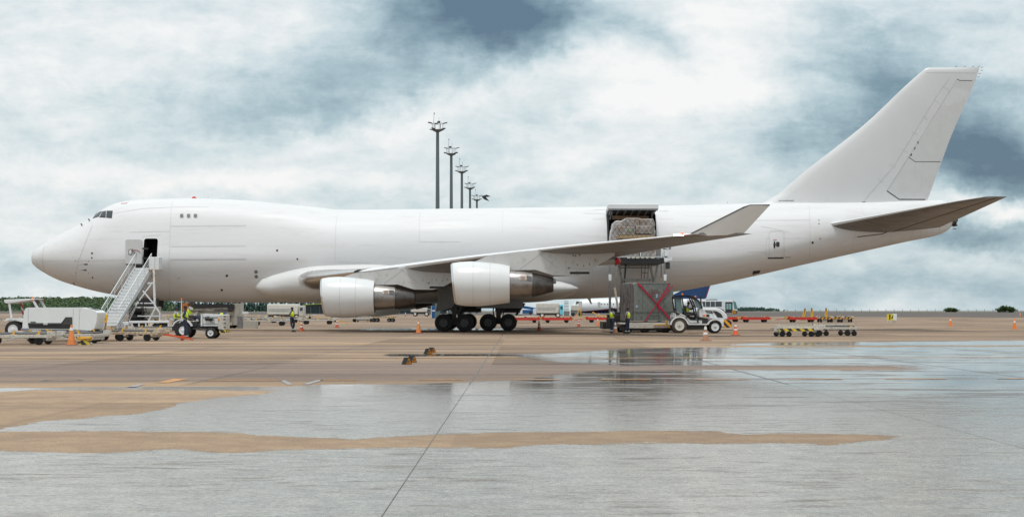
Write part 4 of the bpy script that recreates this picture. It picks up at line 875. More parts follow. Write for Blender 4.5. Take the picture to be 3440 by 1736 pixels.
# ---- wheel chocks
def make_chock():
    o = empty('wheel_chock', (0, 0, 0), 0, 'x', 'wheel chock')
    b = MB(); b.prism([(-.105, .004), (.105, .004), (.03, .19), (-.02, .19)], -.13, .13); b.build('chock_body', mat('chock_rubber', (.025, .027, .028), .8, 0, .2, 20, spec=.2), o, bev=.008)
    b = MB(); b.prism([(-.088, .012), (.088, .012), (.018, .172), (-.008, .172)], -.136, -.1305); b.build('end_plate', mat('chock_orange', (.42, .16, .015), .6, 0, .2, 20, c2=(.1, .05, .02), amt=.3), o)
    b = MB(); b.cyl((0, -.138, .085), (0, -.12, .085), .02, n=10); b.tube([(-.01, -.138, .085), (-.06, -.16, .11), (-.10, -.15, .06)], .006, 5); b.build('rope', greyd, o)
    b = MB()
    for k in range(4):
        a0 = .15+.2*k; cx, cz = .03+(.105-.03)*(1-a0), .19+(.004-.19)*(1-a0); b.box((cx+.006, 0, cz), (.03, .22, .012), (0, R(68), 0))
    b.build('tread_rib', greyd, o)
    return o
ck = make_chock()
for i, (px, py, rz, lb) in enumerate(((1366, 1223.5, 14, 'left front chock of the nearer orange and black pair'), (1383, 1217, 18, 'right rear chock of the nearer orange and black pair'),
        (1437, 1188.5, 14, 'left front chock of the farther orange and black pair by the puddle'), (1450, 1185, 20, 'right rear chock of the farther orange and black pair'))):
    o = ck if i == 0 else copy_tree(ck); o.location = gp(px, py); o.rotation_euler = (0, 0, R(rz+14)); o['label'] = lb; o['group'] = 'wheel chocks lying on the apron'
# ---- dollies
def make_dolly(L=3.4, W=2.2, H_=.45, frame=whtd, deck='rollers', wheels='four', bar='down', barm=yel, clamp=yel, stripe=None, name='pallet_dolly', rimm=None, wr=.17):
    """x = length, drawbar at +x"""
    o = empty(name, (0, 0, 0), 0, 'x', 'dolly')
    b = MB()
    for y in (-W/2, W/2): b.box((0, y, H_-.07), (L, .09, .14))
    for x in (-L/2, -L/6, L/6, L/2): b.box((x, 0, H_-.075), (.09, W-.1, .12))
    b.box((-L/2+.15, 0, H_-.2), (.1, W*.7, .16)); b.box((L/2-.3, 0, H_-.2), (.1, W*.7, .16))
    b.box((L/2-.05, -W/2+.1, H_+.03), (.35, .3, .2)); b.box((-L/2+.05, -W/2+.1, H_+.03), (.3, .3, .2)); b.box((L/2-.05, W/2-.1, H_+.03), (.35, .3, .2))
    b.build('frame', frame, o, bev=.01)
    b = MB()
    n = 7
    for k in range(n):
        y = -W/2+.2+k*(W-.4)/(n-1)
        if deck == 'rollers': b.cyl((-L/2+.25, y, H_+.035), (-L*.05, y, H_+.035), .04, n=8); b.cyl((L*.05, y, H_+.035), (L/2-.3, y, H_+.035), .04, n=8)
    if deck == 'balls':
        for i in range(9):
            for j in range(4): b.cyl((-L/2+.2+i*(L-.4)/8, -W/2+.2+j*(W-.4)/3, H_), (-L/2+.2+i*(L-.4)/8, -W/2+.2+j*(W-.4)/3, H_+.09), .045, .03, 6)
        b.box((0, 0, H_+.0), (L-.1, W-.1, .03))
    b.build('deck_rollers', mat('dull_roller_steel', (.13, .13, .13), .5, .2, .2, 4), o)
    for x, y in ((-L*.30, -W/2+.05), (0.02*L, -W/2+.05), (L*.33, -W/2+.05), (-L*.30, W/2-.05), (L*.33, W/2-.05)):
        b = MB(); b.box((x, y, H_+.04), (.07, .05, .16)); b.box((x+.03, y, H_+.13), (.12, .04, .05), (0, R(-25), 0)); b.box((x-.05, y, H_-.02), (.16, .07, .08)); b.build('clamp', clamp, o)
    xs_ = {'four': (-L*.32, L*.32), 'six': (-L*.36, -L*.02, L*.34), 'pairs': (-L*.40, -L*.25, L*.25, L*.40)}[wheels]
    for x in xs_:
        for y in (-W/2+.18, W/2-.18):
            if rimm: wheelset(o, (x, y, wr), wr, .16, rimm, lugs=0)
            else: b = MB(); b.wheel((x, y, wr), wr, .16, n=20); b.build('wheel', black, o)
    b = MB()
    for x in xs_: b.cyl((x, -W/2+.1, wr), (x, W/2-.1, wr), .035, n=6); b.box((x, -W/2+.2, (wr+H_)/2), (.12, .1, H_-wr-.05)); b.box((x, W/2-.2, (wr+H_)/2), (.12, .1, H_-wr-.05))
    b.build('axle', greyd, o)
    if bar:
        b = MB(); x0 = L/2; e = {'down': (x0+1.25, 0, .10), 'flat': (x0+1.3, 0, .34), 'up': (x0+.35, 0, H_+1.0)}[bar]
        b.bar((x0, -.28, H_-.14), e, .07, .07); b.bar((x0, .28, H_-.14), e, .07, .07); mid = Vector((x0, 0, H_-.14)).lerp(Vector(e), .72); b.bar(tuple(mid), (e[0]+.06, 0, e[2]), .11, .09); b.cyl((e[0]+.04, 0, e[2]-.03), (e[0]+.2, 0, e[2]-.05), .03)
        b.build('drawbar', barm, o)
    if stripe:
        b = MB(); b.box((0, -W/2-.052, H_-.085), (L*.98, .012, .2)); b.build('striped_panel', stripe, o)
        b = MB(); b.box((L/2+.052, 0, H_-.085), (.012, W*.96, .2)); b.box((-L/2-.052, 0, H_-.085), (.012, W*.96, .2)); b.build('striped_end_panel', stripe, o, split=True)
    return o
def place(o, px, py, rz, label, group=None, dd=None, dz=0):
    l = gp(px, py) if dd is None else local(px, dd); o.location = (l[0], l[1], l[2]+dz); o.rotation_euler = (0, 0, R(rz)); o['label'] = label
    if group: o['group'] = group
    return o
# foreground-left worn white dolly
dl1 = make_dolly(3.4, 2.2, .45, whtd, 'rollers', 'four', 'down', whtd, yel, wr=.18); place(dl1, 60, 1157, 4, 'worn white roller dolly at the left edge with lowered white and yellow drawbar', 'roller dollies left of the nose')
b = MB(); b.bar((2.75, 0, .17), (3.05, 0, .08), .13, .1); merge_into([k_ for k_ in kids(dl1) if k_.name.startswith('drawbar')][0], b, yel)
dl2 = copy_tree(dl1, None, None, None); place(dl2, 215, 1153, 176, 'worn white roller dolly tucked behind the orange cone below the ground unit', 'roller dollies left of the nose')
dl3 = make_dolly(3.6, 2.3, .46, rusty, 'rollers', 'six', 'down', mat('orange_drawbar_paint', (.66, .10, .025), .55, 0, .1, 4), yel, wr=.18)
place(dl3, 425, 1144, 0, 'rusty beige dolly with a bright orange lowered drawbar pointing right', 'roller dollies left of the nose')
b = MB(); b.bar((2.75, 0, .28), (2.70, 0, .0), .12, .12); merge_into([k_ for k_ in kids(dl3) if k_.name.startswith('drawbar')][0], b, MATS['orange_drawbar_paint'])
dl4 = copy_tree(dl1); place(dl4, 545, 1126, 2, 'worn white dolly with yellow drawbar hooked to the small tractor', 'roller dollies left of the nose')
dl4b = copy_tree(dl3); place(dl4b, 330, 1142, 178, 'rusty dolly under the foot of the boarding stairs', 'roller dollies left of the nose')
i = 0
dw = make_dolly(3.9, 2.3, .55, whtd, 'rollers', 'four', 'down', yel, yel, wr=.22)
for (px, py, rz, lb) in ((905, 1093, 2, 'roller dolly just behind the man walking alone'), (1068, 1089, 1, 'roller dolly with yellow drawbar ending beside the small red and white cone'), (1158, 1081, 3, 'dolly seen between the two inboard cowl cones farther off'),
        (840, 1080, 182, 'far roller dolly seen below the white box trailer'), (980, 1079, 178, 'far roller dolly right behind the box trailer wheels'), (560, 1082, 3, 'far dolly behind the stair chassis and the small tractor'), (600, 1074, 183, 'farthest worn dolly left of the standing men'),
        (1224, 1081, 88, 'dolly seen end on beneath the inboard cowl'), (870, 1072, 2, 'most distant roller dolly left of the box trailer'), (150, 1098, 5, 'dolly partly hidden behind the rounded white ground unit'), (480, 1100, 181, 'dolly behind the stair chassis under the nose'),
        (700, 1074, 2, 'far dolly hidden mostly by the low belly loader'), (955, 1084, 181, 'roller dolly overlapping the walking man from behind'), (1010, 1071, 1, 'thin far dolly line right of the white catering truck'), (20, 1092, 2, 'far roller dolly behind the canopy tractor at the left edge'), (640, 1089, 1, 'dolly glimpsed between the wheels of the small tractor')):
    o = dw if i == 0 else copy_tree(dw); i += 1; place(o, px, py, rz, lb, 'roller dollies in rows behind the freighter')
dy = make_dolly(3.0, 2.0, .62, mat('yellowish_frame_paint', (.55, .46, .25), .6, 0, .1, 4, c2=(.3, .12, .05), amt=.5), 'balls', 'pairs', 'flat', MATS['yellowish_frame_paint'], yel, wr=.24, rimm=greym); place(dy, 1288, 1081, 180, 'yellowish trolley with double wheels seen under the engine core', 'roller dollies in rows behind the freighter')
# red dollies
dr = make_dolly(3.5, 2.3, .60, redp, 'balls', 'four', 'flat', redp, yel, wr=.24, name='red_dolly')
b = MB(); b.box((0, -1.2, .47), (3.45, .05, .3)); b.box((0, 1.2, .47), (3.45, .05, .3)); b.build('side_rail', redp, dr, split=True)
b = MB(); b.box((1.95, 0, .55), (.35, .9, .3)); b.box((-1.9, 0, .5), (.25, .8, .25)); b.build('coupling_box', mat('yellow_dull', (.55, .40, .10), .6, 0, .15, 6), dr, split=True)
k = 0
for px, py, rz, lb in ((1871, 1084, 180, 'long red dolly directly behind the two small red cones'), (1763, 1084, 180, 'red dolly touching the rear main wheels in view'), (2018, 1083, 180, 'red dolly whose end hides behind the left loader leg'),
        (2536, 1082, 180, 'red dolly right of the striped tractor bumper'), (2693, 1082, 180, 'red dolly below the three upright yellow drawbars'), (2440, 1081, 180, 'red dolly partly behind the tractor bonnet')):
    o = dr if k == 0 else copy_tree(dr); k += 1; place(o, px, py, rz, lb, 'red dollies parked in a line')
ds = make_dolly(2.6, 1.6, .60, whtd, 'balls', 'pairs', None, yel, yel, stripe=stripeO, wr=.2, name='striped_dolly')
k = 0
for px, py, rz, lb in ((2770, 1082, 90, 'striped dolly with raised yellow drawbar next to the red dollies'), (2805, 1082, 92, 'middle black and orange striped dolly'), (2839, 1081.5, 88, 'rightmost black and orange striped dolly of the far row')):
    o = ds if k == 0 else copy_tree(ds); k += 1; place(o, px, py, rz, lb, 'striped dollies parked side by side')
for ob_ in [q for q in bpy.data.objects if q.parent and q.parent.name.startswith('striped_dolly.') and q.name.startswith('drawbar')][1:]: pass
# upright yellow tow bars among the red dollies
def tow_bar(px, py0, py1, lean, lb):
    o = empty('tow_bar', (0, 0, 0), 0, lb, 'tow bar', 'yellow tow bars standing upright'); l = gp(px, py0); o.location = l; dd = gd(py0); h = CH+(YH-py1)*dd/F-l[2]
    b = MB(); b.bar((-.10, 0, .35), (lean-.03, 0, h), .16, .1); b.bar((.10, 0, .35), (lean+.03, 0, h), .16, .1); b.box((0, 0, .4), (.7, .25, .25)); b.build('bar', yel, o)
    b = MB(); b.cyl((lean-.08, 0, h), (lean+.08, 0, h), .06, n=10); b.build('tow_eye', greyd, o); return o
tow_bar(2697, 1082, 1037, .28, 'leaning yellow tow bar, leftmost of the three upright ones'); tow_bar(2728, 1082, 1036, -.05, 'middle upright yellow tow bar with a black eye'); tow_bar(2775, 1082, 1035.5, 0., 'tallest upright yellow tow bar by the striped dollies')
# near white dollies on the right
dn = make_dolly(2.5, 2.4, .52, whtd, 'rollers', 'pairs', None, whtd, yel, wr=.15, name='container_dolly')
b = MB(); b.box((-.25, -1.27, .40), (1.95, .02, .15)); b.build('striped_panel', stripeY, dn)
place(dn, 2677, 1130, 0, 'near white dolly with yellow and black striped side', 'white dollies alone on the right apron')
b = MB()
b.box((-.85, 0, .58), (.1, 2.2, .1)); b.box((1.1, 0, .58), (.12, 2.2, .12)); b.box((-1.36, -1., .42), (.2, .35, .22)); b.box((0, -1.16, .56), (2.5, .05, .12)); b.box((0.2, 1.16, .66), (2.3, .05, .08)); b.box((1.1, 1.16, .6), (.08, .05, .2)); b.build('guide_rail', whtd, dn)
dn2 = copy_tree(dn); place(dn2, 2800, 1127, 180, 'far white dolly of the right pair with a brown roller tube on top', 'white dollies alone on the right apron')
for kk in kids(dn2):
    if kk.name.startswith('striped_panel'): kk.data = kk.data.copy(); kk.data.materials.clear(); kk.data.materials.append(stripeO)
b = MB(); b.cyl((-1.0, 1.0, .62), (.3, .95, .63), .05); b.build('roller_tube', rusty, dn2)
# ---- rounded white ground unit (air start) on a towed chassis
d_ = gd(1147); s_ = F/d_
gu = empty('ground_power_unit', local(216, d_), 0, 'rounded white towed ground unit with grey skirt and open side bay', 'ground unit')
gx = lambda px: (px-216)/s_; gzz = lambda py: CH+(YH-py)/s_
hullp = [(92, 1101), (93, 1085), (98, 1045), (103, 1035), (112, 1032.5), (290, 1032.5), (312, 1037), (334, 1043), (341, 1050), (339, 1080), (331, 1104), (318, 1110), (300, 1107), (92, 1105)]
b = MB(); b.prism([(gx(a), gzz(c_)) for a, c_ in hullp], -.80, .80); hull = b.build('housing', mat('ground_unit_paint', (.77, .80, .80), .35, 0, .04, 2, coat=.15), gu, bev=.07)
skirt = [(88, 1101), (258, 1104), (303, 1107), (318, 1108), (300, 1117), (283, 1119), (87, 1118)]
b = MB(); b.prism([(gx(a), gzz(c_)) for a, c_ in skirt], -.82, .82); b.build('skirt', mat('mid_grey_paint', (.22, .25, .27), .4, 0, .06, 3), gu, bev=.02)
bay = [(111, 1084), (116, 1084), (222, 1084), (236, 1064.5), (258, 1064.5), (258, 1105), (115, 1104)]
b = MB(); b.prism([(gx(a), gzz(c_)) for a, c_ in bay], -.812, -.802); b.build('side_bay', blackp, gu)
b = MB(); b.prism([(gx(a), gzz(c_)) for a, c_ in [(226, 1089), (238, 1066), (257, 1066), (257, 1090)]], -.83, -.813); b.box((gx(170), -.83, gzz(1087.5)), (1.4, .03, .05)); b.build('bay_panel', greyd, gu)
b = MB(); b.bar((gx(120), -.84, gzz(1104)), (gx(252), -.84, gzz(1105)), .03, .03); b.box((gx(170), -.83, gzz(1087)), (.2, .05, .08)); b.build('bay_rail', refl, gu)
b = MB(); b.box((gx(128), -.81, gzz(1081)), (.24, .03, .04)); b.build('grille', greyd, gu)
b = MB()
for a, c_ in (((112, 1036), (111, 1101)), ((262, 1036), (259, 1106)), ((284, 1036), (280, 1106))): b.bar((gx(a[0]), -.803, gzz(a[1])), (gx(c_[0]), -.803, gzz(c_[1])), .008, .012)
merge_into(hull, b, greym)
b = MB(); b.prism([(gx(293), gzz(1034)), (gx(305), gzz(1034)), (gx(331), gzz(1042)), (gx(316), gzz(1043))], -.45, .5); b.build('radiator_opening', blackp, gu)
b = MB(); b.box((gx(92), -.825, gzz(1108)), (.14, .015, .05)); b.box((gx(281), -.825, gzz(1110.5)), (.14, .015, .05)); b.build('reflector', MATS['red_marking'], gu, split=True)
b = MB(); b.box((gx(326), -.5, gzz(1090)), (.22, .5, .34)); b.build('side_pod', MATS['ground_unit_paint'], gu, bev=.03)
b = MB(); b.box((.1, 0, .5), (2.9, .9, .14)); b.bar((1.3, 0, .5), (gx(352), 0, .42), .12, .14); b.build('chassis', blackp, gu)
b = MB(); b.bar((gx(351), -.05, gzz(1124)), (gx(360), -.05, gzz(1060)), .07, .07); b.cyl((gx(348), -.05, gzz(1128)), (gx(356), -.05, gzz(1124)), .09); b.build('tow_bar', greym, gu)
b = MB(); b.bar((gx(355.5), -.05, gzz(1084)), (gx(359.5), -.05, gzz(1056)), .11, .10); b.cyl((gx(359.5), -.05, gzz(1057)), (gx(361.5), -.05, gzz(1050)), .03, .02); b.build('tow_bar_grip', yel, gu)
for x in (gx(118), gx(318)):
    for y in (-.62, .62): wheelset(gu, (x, y, .26), .26, .2, wht if x < 0 else None, lugs=0)
# orange folded barrier/battery next to cone
o = empty('wheel_chock_rack', gp(286, 1158), R(0), 'yellow chock rack with black chocks beside the tall orange cone', 'chock rack')
b = MB(); b.box((-.02, 0, .27), (.58, .2, .17)); b.box((-.02, -.11, .27), (.58, .02, .02)); b.build('basket', yel, o, bev=.01)
b = MB(); b.prism([(-.24, 0), (.24, 0), (.14, .2), (-.14, .2)], -.12, .12); b.build('base', stripeY, o)
b = MB(); b.tube([(-.3, -.12, .1), (.0, -.14, .24), (.33, -.12, .28)], .012, 5); b.tube([(.0, -.14, .24), (.25, -.13, .12), (.35, -.13, .1)], .01, 5); b.build('strap', blackp, o)
# ---- canopy tow tractor behind the ground unit
d_ = 87.; s_ = F/d_
tr = empty('canopy_tractor', local(80, d_), 0, 'white farm style tractor with flat canopy parked behind the ground unit', 'tractor')
gx = lambda px: (px-80)/s_; gzz = lambda py: CH+(YH-py)/s_
b = MB(); b.prism([(gx(a), gzz(c_)) for a, c_ in [(28, 1008), (30, 1006.5), (133, 1002.5), (133, 1005), (118, 1008), (40, 1019), (32, 1018), (28, 1014)]], -.75, .75); b.build('canopy', wht, tr, bev=.02)
b = MB(); b.prism([(gx(a), gzz(c_)) for a, c_ in [(41, 1018), (48, 1018), (55, 1066), (49, 1067)]], -.72, -.66); b.prism([(gx(a), gzz(c_)) for a, c_ in [(120, 1009), (126, 1006), (143, 1034), (138, 1040)]], -.72, -.66); b.prism([(gx(a), gzz(c_)) for a, c_ in [(120, 1009), (126, 1006), (143, 1034), (138, 1040)]], .66, .72); b.build('canopy_post', wht, tr, split=True)
b = MB(); b.bar((gx(59), .68, gzz(1016)), (gx(67), .68, gzz(1066)), .12, .06); b.build('striped_post', stripeW, tr)
b = MB(); b.lathe([(0, .045), (.08, .05), (.11, .02)], (gx(115.5), -.3, gzz(1003)), 'z', 12, (True, True)); b.build('beacon', lampo, tr)
b = MB(); b.box((gx(123), -.75, gzz(1010)), (.06, .05, .05)); b.box((gx(133), .7, gzz(1009)), (.06, .05, .05)); b.build('indicator', lampo, tr, split=True)
b = MB(); b.box((gx(118), .1, gzz(1020)), (.06, 1.0, .4)); b.build('mirror', blackp, tr)
b = MB(); b.prism([(gx(a), gzz(c_)) for a, c_ in [(30, 1077), (38, 1068), (80, 1067), (92, 1074), (92, 1081), (84, 1080), (70, 1074), (50, 1074), (38, 1078)]], -.85, -.45); b.prism([(gx(a), gzz(c_)) for a, c_ in [(30, 1077), (38, 1068), (80, 1067), (92, 1074), (92, 1081), (84, 1080), (70, 1074), (50, 1074), (38, 1078)]], .45, .85); b.build('mudguard', wht, tr, split=True)
b = MB(); b.box((gx(80), 0, .7), (1.3, .8, .35)); b.box((gx(150), 0, .9), (1.3, .75, .5)); b.build('engine_body', greyd, tr)
b = MB(); b.box((gx(160), 0, 1.05), (1.2, .7, .3)); b.build('bonnet', wht, tr, bev=.04)
for y in (-.65, .65): wheelset(tr, (gx(59), y, .46), .46, .34, wht, lugs=0, rimr=.52)
for y in (-.6, .6): wheelset(tr, (gx(168), y, .32), .32, .24, wht, lugs=0)
# ---- boarding stairs at the crew door
st = empty('boarding_stairs', (-27.0, -7.5, 0), 0, 'white mobile boarding stairs leading up to the open crew door', 'boarding stairs')
so_ = Vector((27.0, 7.5, 0))
T = Vector(((482-1720)/(F/115.4), -4.6, CH+(YH-900)/(F/115.4)))     # top centre
Bm = Vector(((364-1720)/(F/109.3), -10.7, .42))                      # foot centre
ax = (Bm-T); axh = Vector((ax.x, ax.y, 0)).normalized(); sw = Vector((-axh.y, axh.x, 0)); SWd = .56
if sw.x < 0: sw = -sw
LS = lambda v_: tuple(Vector(v_)+so_)
N_ = 19; b = MB()
for k in range(N_):
    p_ = T.lerp(Bm, (k+.5)/N_); b.bar(LS(p_-sw*SWd), LS(p_+sw*SWd), .28, .035)
b.build('step', mat('step_grey', (.45, .46, .46), .5, 0, .1, 8), st)
b = MB()
for k in range(N_):
    p_ = T.lerp(Bm, (k+.95)/N_)+Vector((0, 0, .11)); b.bar(LS(p_-sw*SWd*.97), LS(p_+sw*SWd*.97), .012, .19)
b.build('riser', wht, st)
for sg in (-1, 1):
    b = MB(); o_ = sw*SWd*sg*1.06; b.bar(LS(T+o_+Vector((0, 0, -.05))), LS(Bm+o_+Vector((0, 0, -.05))), .05, .36); b.build('stringer', wht, st)
    b = MB(); hi = Vector((0, 0, 1.02)); md_ = Vector((0, 0, .62)); e = (Bm-T).normalized()*.25
    b.cyl(LS(T+o_+hi+Vector((0, 0, .0))), LS(Bm+o_+hi-e), .028, n=8); b.cyl(LS(T+o_+md_), LS(Bm+o_+md_), .02, n=6); b.cyl(LS(T+o_+hi*.82), LS(Bm+o_+hi*.82-e), .016, n=6)
    for k in range(6): p_ = T.lerp(Bm, k/5)+o_; b.cyl(LS(p_), LS(p_+hi), .02, n=6)
    b.build('handrail', mat('handrail_white', (.74, .75, .75), .35, 0, .05, 5), st)
pw = (504-1720)/(F/115); 
b = MB(); b.box(LS(T+sw*.15+Vector((0, .55, -.04))), (1.7, 1.2, .06)); b.build('platform', greym, st)
b = MB(); cx = (522-1720)/(F/115.0); zt, zb = CH+(YH-863)/(F/115.0), CH+(YH-905)/(F/115.0)
b.box(LS((cx-.05, -4.75, (zt+zb)/2)), (.78, .9, zt-zb)); b.build('platform_guard', wht, st, bev=.02, split=True)
b = MB(); b.box(LS((cx-.05, -4.75, zb-.03)), (.86, .98, .05)); b.bar(LS((cx+.0, -5.215, zb+.03)), LS((cx+.0, -5.215, zt)), .012, .02); b.bar(LS((cx+.33, -5.215, zb+.03)), LS((cx+.33, -5.215, zt-.05)), .03, .02); b.build('guard_trim', rusty, st)
b = MB()
xl_ = (531-1720)/(F/114.5)
V0 = Vector((xl_, -5.2, zb-.05)); V1 = Vector((xl_+.25, -5.6, 1.85))
b.bar(LS(pt(516, 905, 114.2)), LS(pt(521, 1030, 112.2)), .13, .13)
b.build('lift_column', mat('rusty_column', (.46, .40, .34), .6, 0, .1, 3, c2=(.24, .16, .11), amt=.4), st)
b = MB()
zz = lambda py, d_: CH+(YH-py)*d_/F; xx = lambda px, d_: (px-1720)*d_/F
D1 = 112.
def PB(px, py, d_=D1): return LS(pt(px, py, d_))
for q in (((458, 1018), (516, 1018)), ((455, 1032), (524, 1032)), ((462, 1061), (538, 1061)), ((511, 950), (459, 1020)), ((480, 976), (516, 1019)), ((454, 1034), (433, 1078)), ((522, 1033), (498, 1080)), ((524, 1032), (538, 1052)), ((537, 1050), (537, 1080)), ((496, 951), (516, 950)), ((516, 1016), (524, 1032)), ((459, 1018), (455, 1034)), ((517, 948), (519, 1020))):
    kt = globals().get('kt', 0)+.003
    for dd in (D1, D1+1.5): b.bar(PB(*q[0], dd), PB(*q[1], dd), .065+kt, .07+kt)
for q in ((459.4, 1018.5), (516.5, 1018.5), (524, 1032.5), (455, 1032), (537, 1061), (463, 1061)): b.bar(PB(*q, D1), PB(*q, D1+1.5), .05, .05)
b.build('truss', wht, st)
b = MB(); e = Bm-T
for k in range(3): b.cyl(LS(T+sw*(SWd+.10+.10*k)+Vector((0, .2, -.35-.1*k))), LS(Bm+sw*(SWd+.10+.10*k)+Vector((0, .2, .1-.12*k))), .025, n=6)
for k in range(26): p_ = T.lerp(Bm, (k+.5)/26)+Vector((0, .2, -.35)); b.bar(LS(p_+sw*(SWd+.1)), LS(p_+sw*(SWd+.3)+Vector((0, 0, -.12))), .03, .03)
b.build('cable_ladder', greym, st)
b = MB(); c0 = PB(372, 1092, 110.5); c1_ = PB(568, 1092, 110.5)
b.bar(PB(435, 1081, 110.2), PB(568, 1080, 110.2), .14, .16); b.bar(PB(435, 1081, 112.4), PB(568, 1080, 112.4), .14, .16); b.bar(PB(438, 1100, 110.2), PB(568, 1100, 110.2), .08, .08)
for px in (444, 467, 490, 566): b.bar(PB(px, 1081, 110.2), PB(px, 1100, 110.2), .10, .08)
b.bar(PB(493, 1099, 110.2), PB(517, 1084, 110.2), .09, .09)
b.box(PB(404, 1086, 110.4), (1.35, 1.1, .22)); b.box(PB(405, 1096, 110.4), (.9, 1.2, .3)); b.build('chassis', wht, st, bev=.015)
b = MB(); b.box(PB(462, 1062, 114.6), (1.1, .7, .7)); b.cyl(PB(452, 1044, 114), PB(482, 1042, 114), .2); b.cyl(PB(450, 1070, 114), PB(474, 1066, 114), .22); b.box(PB(455, 1035, 114.6), (.5, .6, .4)); b.tube([PB(452, 1012, 111), PB(463, 1003, 111), PB(470, 1020, 111), PB(478, 1040, 111), PB(500, 1055, 111)], .04, 6)
b.tube([PB(482, 1015, 111), PB(480, 1034, 111), PB(478, 1060, 111)], .05, 6); b.tube([PB(489, 1032, 111), PB(493, 1050, 111)], .03, 6); b.build('engine', mat('greasy_black', (.03, .028, .026), .5, .3, .3, 8), st, split=True)
b = MB(); b.box(PB(508, 1050, 114.8), (1.25, .8, .85)); b.build('engine_cover', beige, st, bev=.02)
for px in (392, 550):
    for dd in (110.4, 112.2): l = pt(px, 1100, dd); b = MB(); b.wheel(LS((l[0], l[1], .36)), .36, .24, n=20); b.build('wheel', black, st)
# ---- small white baggage tractor with three men
d_ = gd(1136); s_ = F/d_
bt = empty('baggage_tractor', local(660, d_), 0, 'small white open baggage tractor with black frame, driver and beacon pole', 'tractor')
gx = lambda px: (px-660)/s_; gzz = lambda py: CH+(YH-py)/s_
PL = lambda L_: [(gx(a), gzz(c_)) for a, c_ in L_]
b = MB(); b.prism(PL([(681, 1060), (683, 1055), (690, 1054), (744, 1056), (748, 1058), (748, 1095), (681, 1095)]), -.55, .55); bn_ = b.build('bonnet', wht, bt, bev=.04)
b = MB(); b.prism(PL([(738, 1057), (757, 1056), (765, 1057), (765, 1106), (758, 1108), (739, 1104)]), -.62, .62); b.build('front_counterweight', whtd, bt, bev=.03)
b = MB(); b.box((gx(754), 0, gzz(1112)), (.34, 1.2, .16)); b.build('bumper', stripeY, bt)
b = MB()
for c_ in (1062, 1072, 1085, 1098): b.box((gx(762), -.63, gzz(c_)), (.12, .02, .05))
b.build('cooling_slot', greyd, bt)
b = MB(); b.bar((gx(688), -.56, gzz(1065.5)), (gx(738), -.56, gzz(1065.5)), .02, .03); b.bar((gx(688), -.56, gzz(1087)), (gx(738), -.56, gzz(1087)), .012, .02); b.bar((gx(688), -.56, gzz(1057)), (gx(688), -.56, gzz(1094)), .02, .012); merge_into(bn_, b, greyd)
b = MB(); b.cyl((gx(697), -.63, gzz(1069)), (gx(721), -.63, gzz(1071)), .10, n=16); b.cyl((gx(706), -.62, gzz(1069)), (gx(706), -.62, gzz(1062)), .07); b.cyl((gx(720), -.63, gzz(1072)), (gx(727), -.63, gzz(1074)), .03); b.build('air_filter', blackp, bt)
b = MB(); b.box((gx(742.5), -.63, gzz(1072)), (.07, .03, .1)); b.build('indicator', lampo, bt)
b = MB(); b.box((gx(690), 0, .62), (2.3, .7, .26)); b.box((gx(640), 0, .75), (.9, .75, .3)); b.box((gx(592), 0, .62), (.35, .5, .4)); b.box((gx(665), -.1, .5), (1.2, 1.0, .06)); b.build('chassis', blackp, bt, bev=.02)
b = MB(); arc = [(gx(621)+.56*math.cos(a), .47+.56*math.sin(a)) for a in [R(20+14*k) for k in range(11)]]; arc2 = [(gx(621)+.50*math.cos(a), .47+.50*math.sin(a)) for a in [R(20+14*k) for k in range(11)]]
for y0 in (-.78, .46): b.prism(arc+arc2[::-1], y0, y0+.32)
b.build('mudguard', wht, bt, split=True)
b = MB(); b.box((gx(640), 0, 1.0), (.5, .6, .12)); b.box((gx(630), 0, 1.2), (.1, .55, .35), (0, R(-10), 0)); b.build('seat', blackp, bt, bev=.03)
b = MB(); b.tube([(gx(684), 0, .95), (gx(671), 0, 1.22), (gx(667), 0, 1.32)], .022, 6); ringp = [(gx(667)+.06*math.cos(a), .18*math.sin(a), 1.33+.14*math.cos(a)) for a in [2*math.pi*k/12 for k in range(13)]]; b.tube(ringp, .016, 5); b.build('steering_wheel', blackp, bt)
b = MB(); b.cyl((gx(613.5), -.3, .8), (gx(613.5), -.3, gzz(1006)), .022, n=8); b.build('beacon_pole', wht, bt)
b = MB(); b.lathe([(0, .045), (.05, .05), (.07, .02)], (gx(613.5), -.3, gzz(1006)), 'z', 12, (True, True)); b.build('beacon', lampo, bt)
for y in (-.60, .60): wheelset(bt, (gx(624), y, .43), .43, .30, wht, lugs=0, rimr=.45)
for y in (-.56, .56): wheelset(bt, (gx(715), y, .29), .29, .24, wht, lugs=6, rimr=.5)
# ---- low loader behind the belly
d_ = gd(1102); s_ = F/d_
ll = empty('lower_deck_loader', local(750, d_), 0, 'beige low deck cargo loader with black conveyor standing behind the belly', 'cargo loader')
gx = lambda px: (px-750)/s_; gzz = lambda py: CH+(YH-py)/s_
b = MB(); b.prism(PL([(660, 1026), (790, 1026), (790, 1092), (700, 1092), (670, 1070)]), -1.3, 1.3); b.build('body', beige, ll, bev=.02)
b = MB(); b.prism(PL([(640, 1020), (796, 1022), (796, 1034), (790, 1047), (776, 1047), (774, 1032), (660, 1036)]), -1.36, 1.3); b.build('conveyor_deck', blackp, ll)
b = MB(); b.box((gx(800), 0, gzz(1055)), (.55, 2.4, 1.8)); b.box((gx(822), -1.2, gzz(1060)), (.15, .2, 2.3)); b.box((gx(845), -.6, gzz(1090)), (1.1, 1.4, .6)); b.build('operator_stand', beige, ll)
b = MB(); b.box((gx(815), -1.26, gzz(1084)), (.45, .1, 1.1)); b.build('drive_column', greym, ll); b = MB(); b.box((gx(740), -1.33, gzz(1062)), (2.6, .04, .06)); b.box((gx(735), -1.33, gzz(1045)), (3., .05, .04)); b.box((gx(760), -1.34, gzz(1040)), (1.6, .05, .05)); b.build('side_trim', greyd, ll)
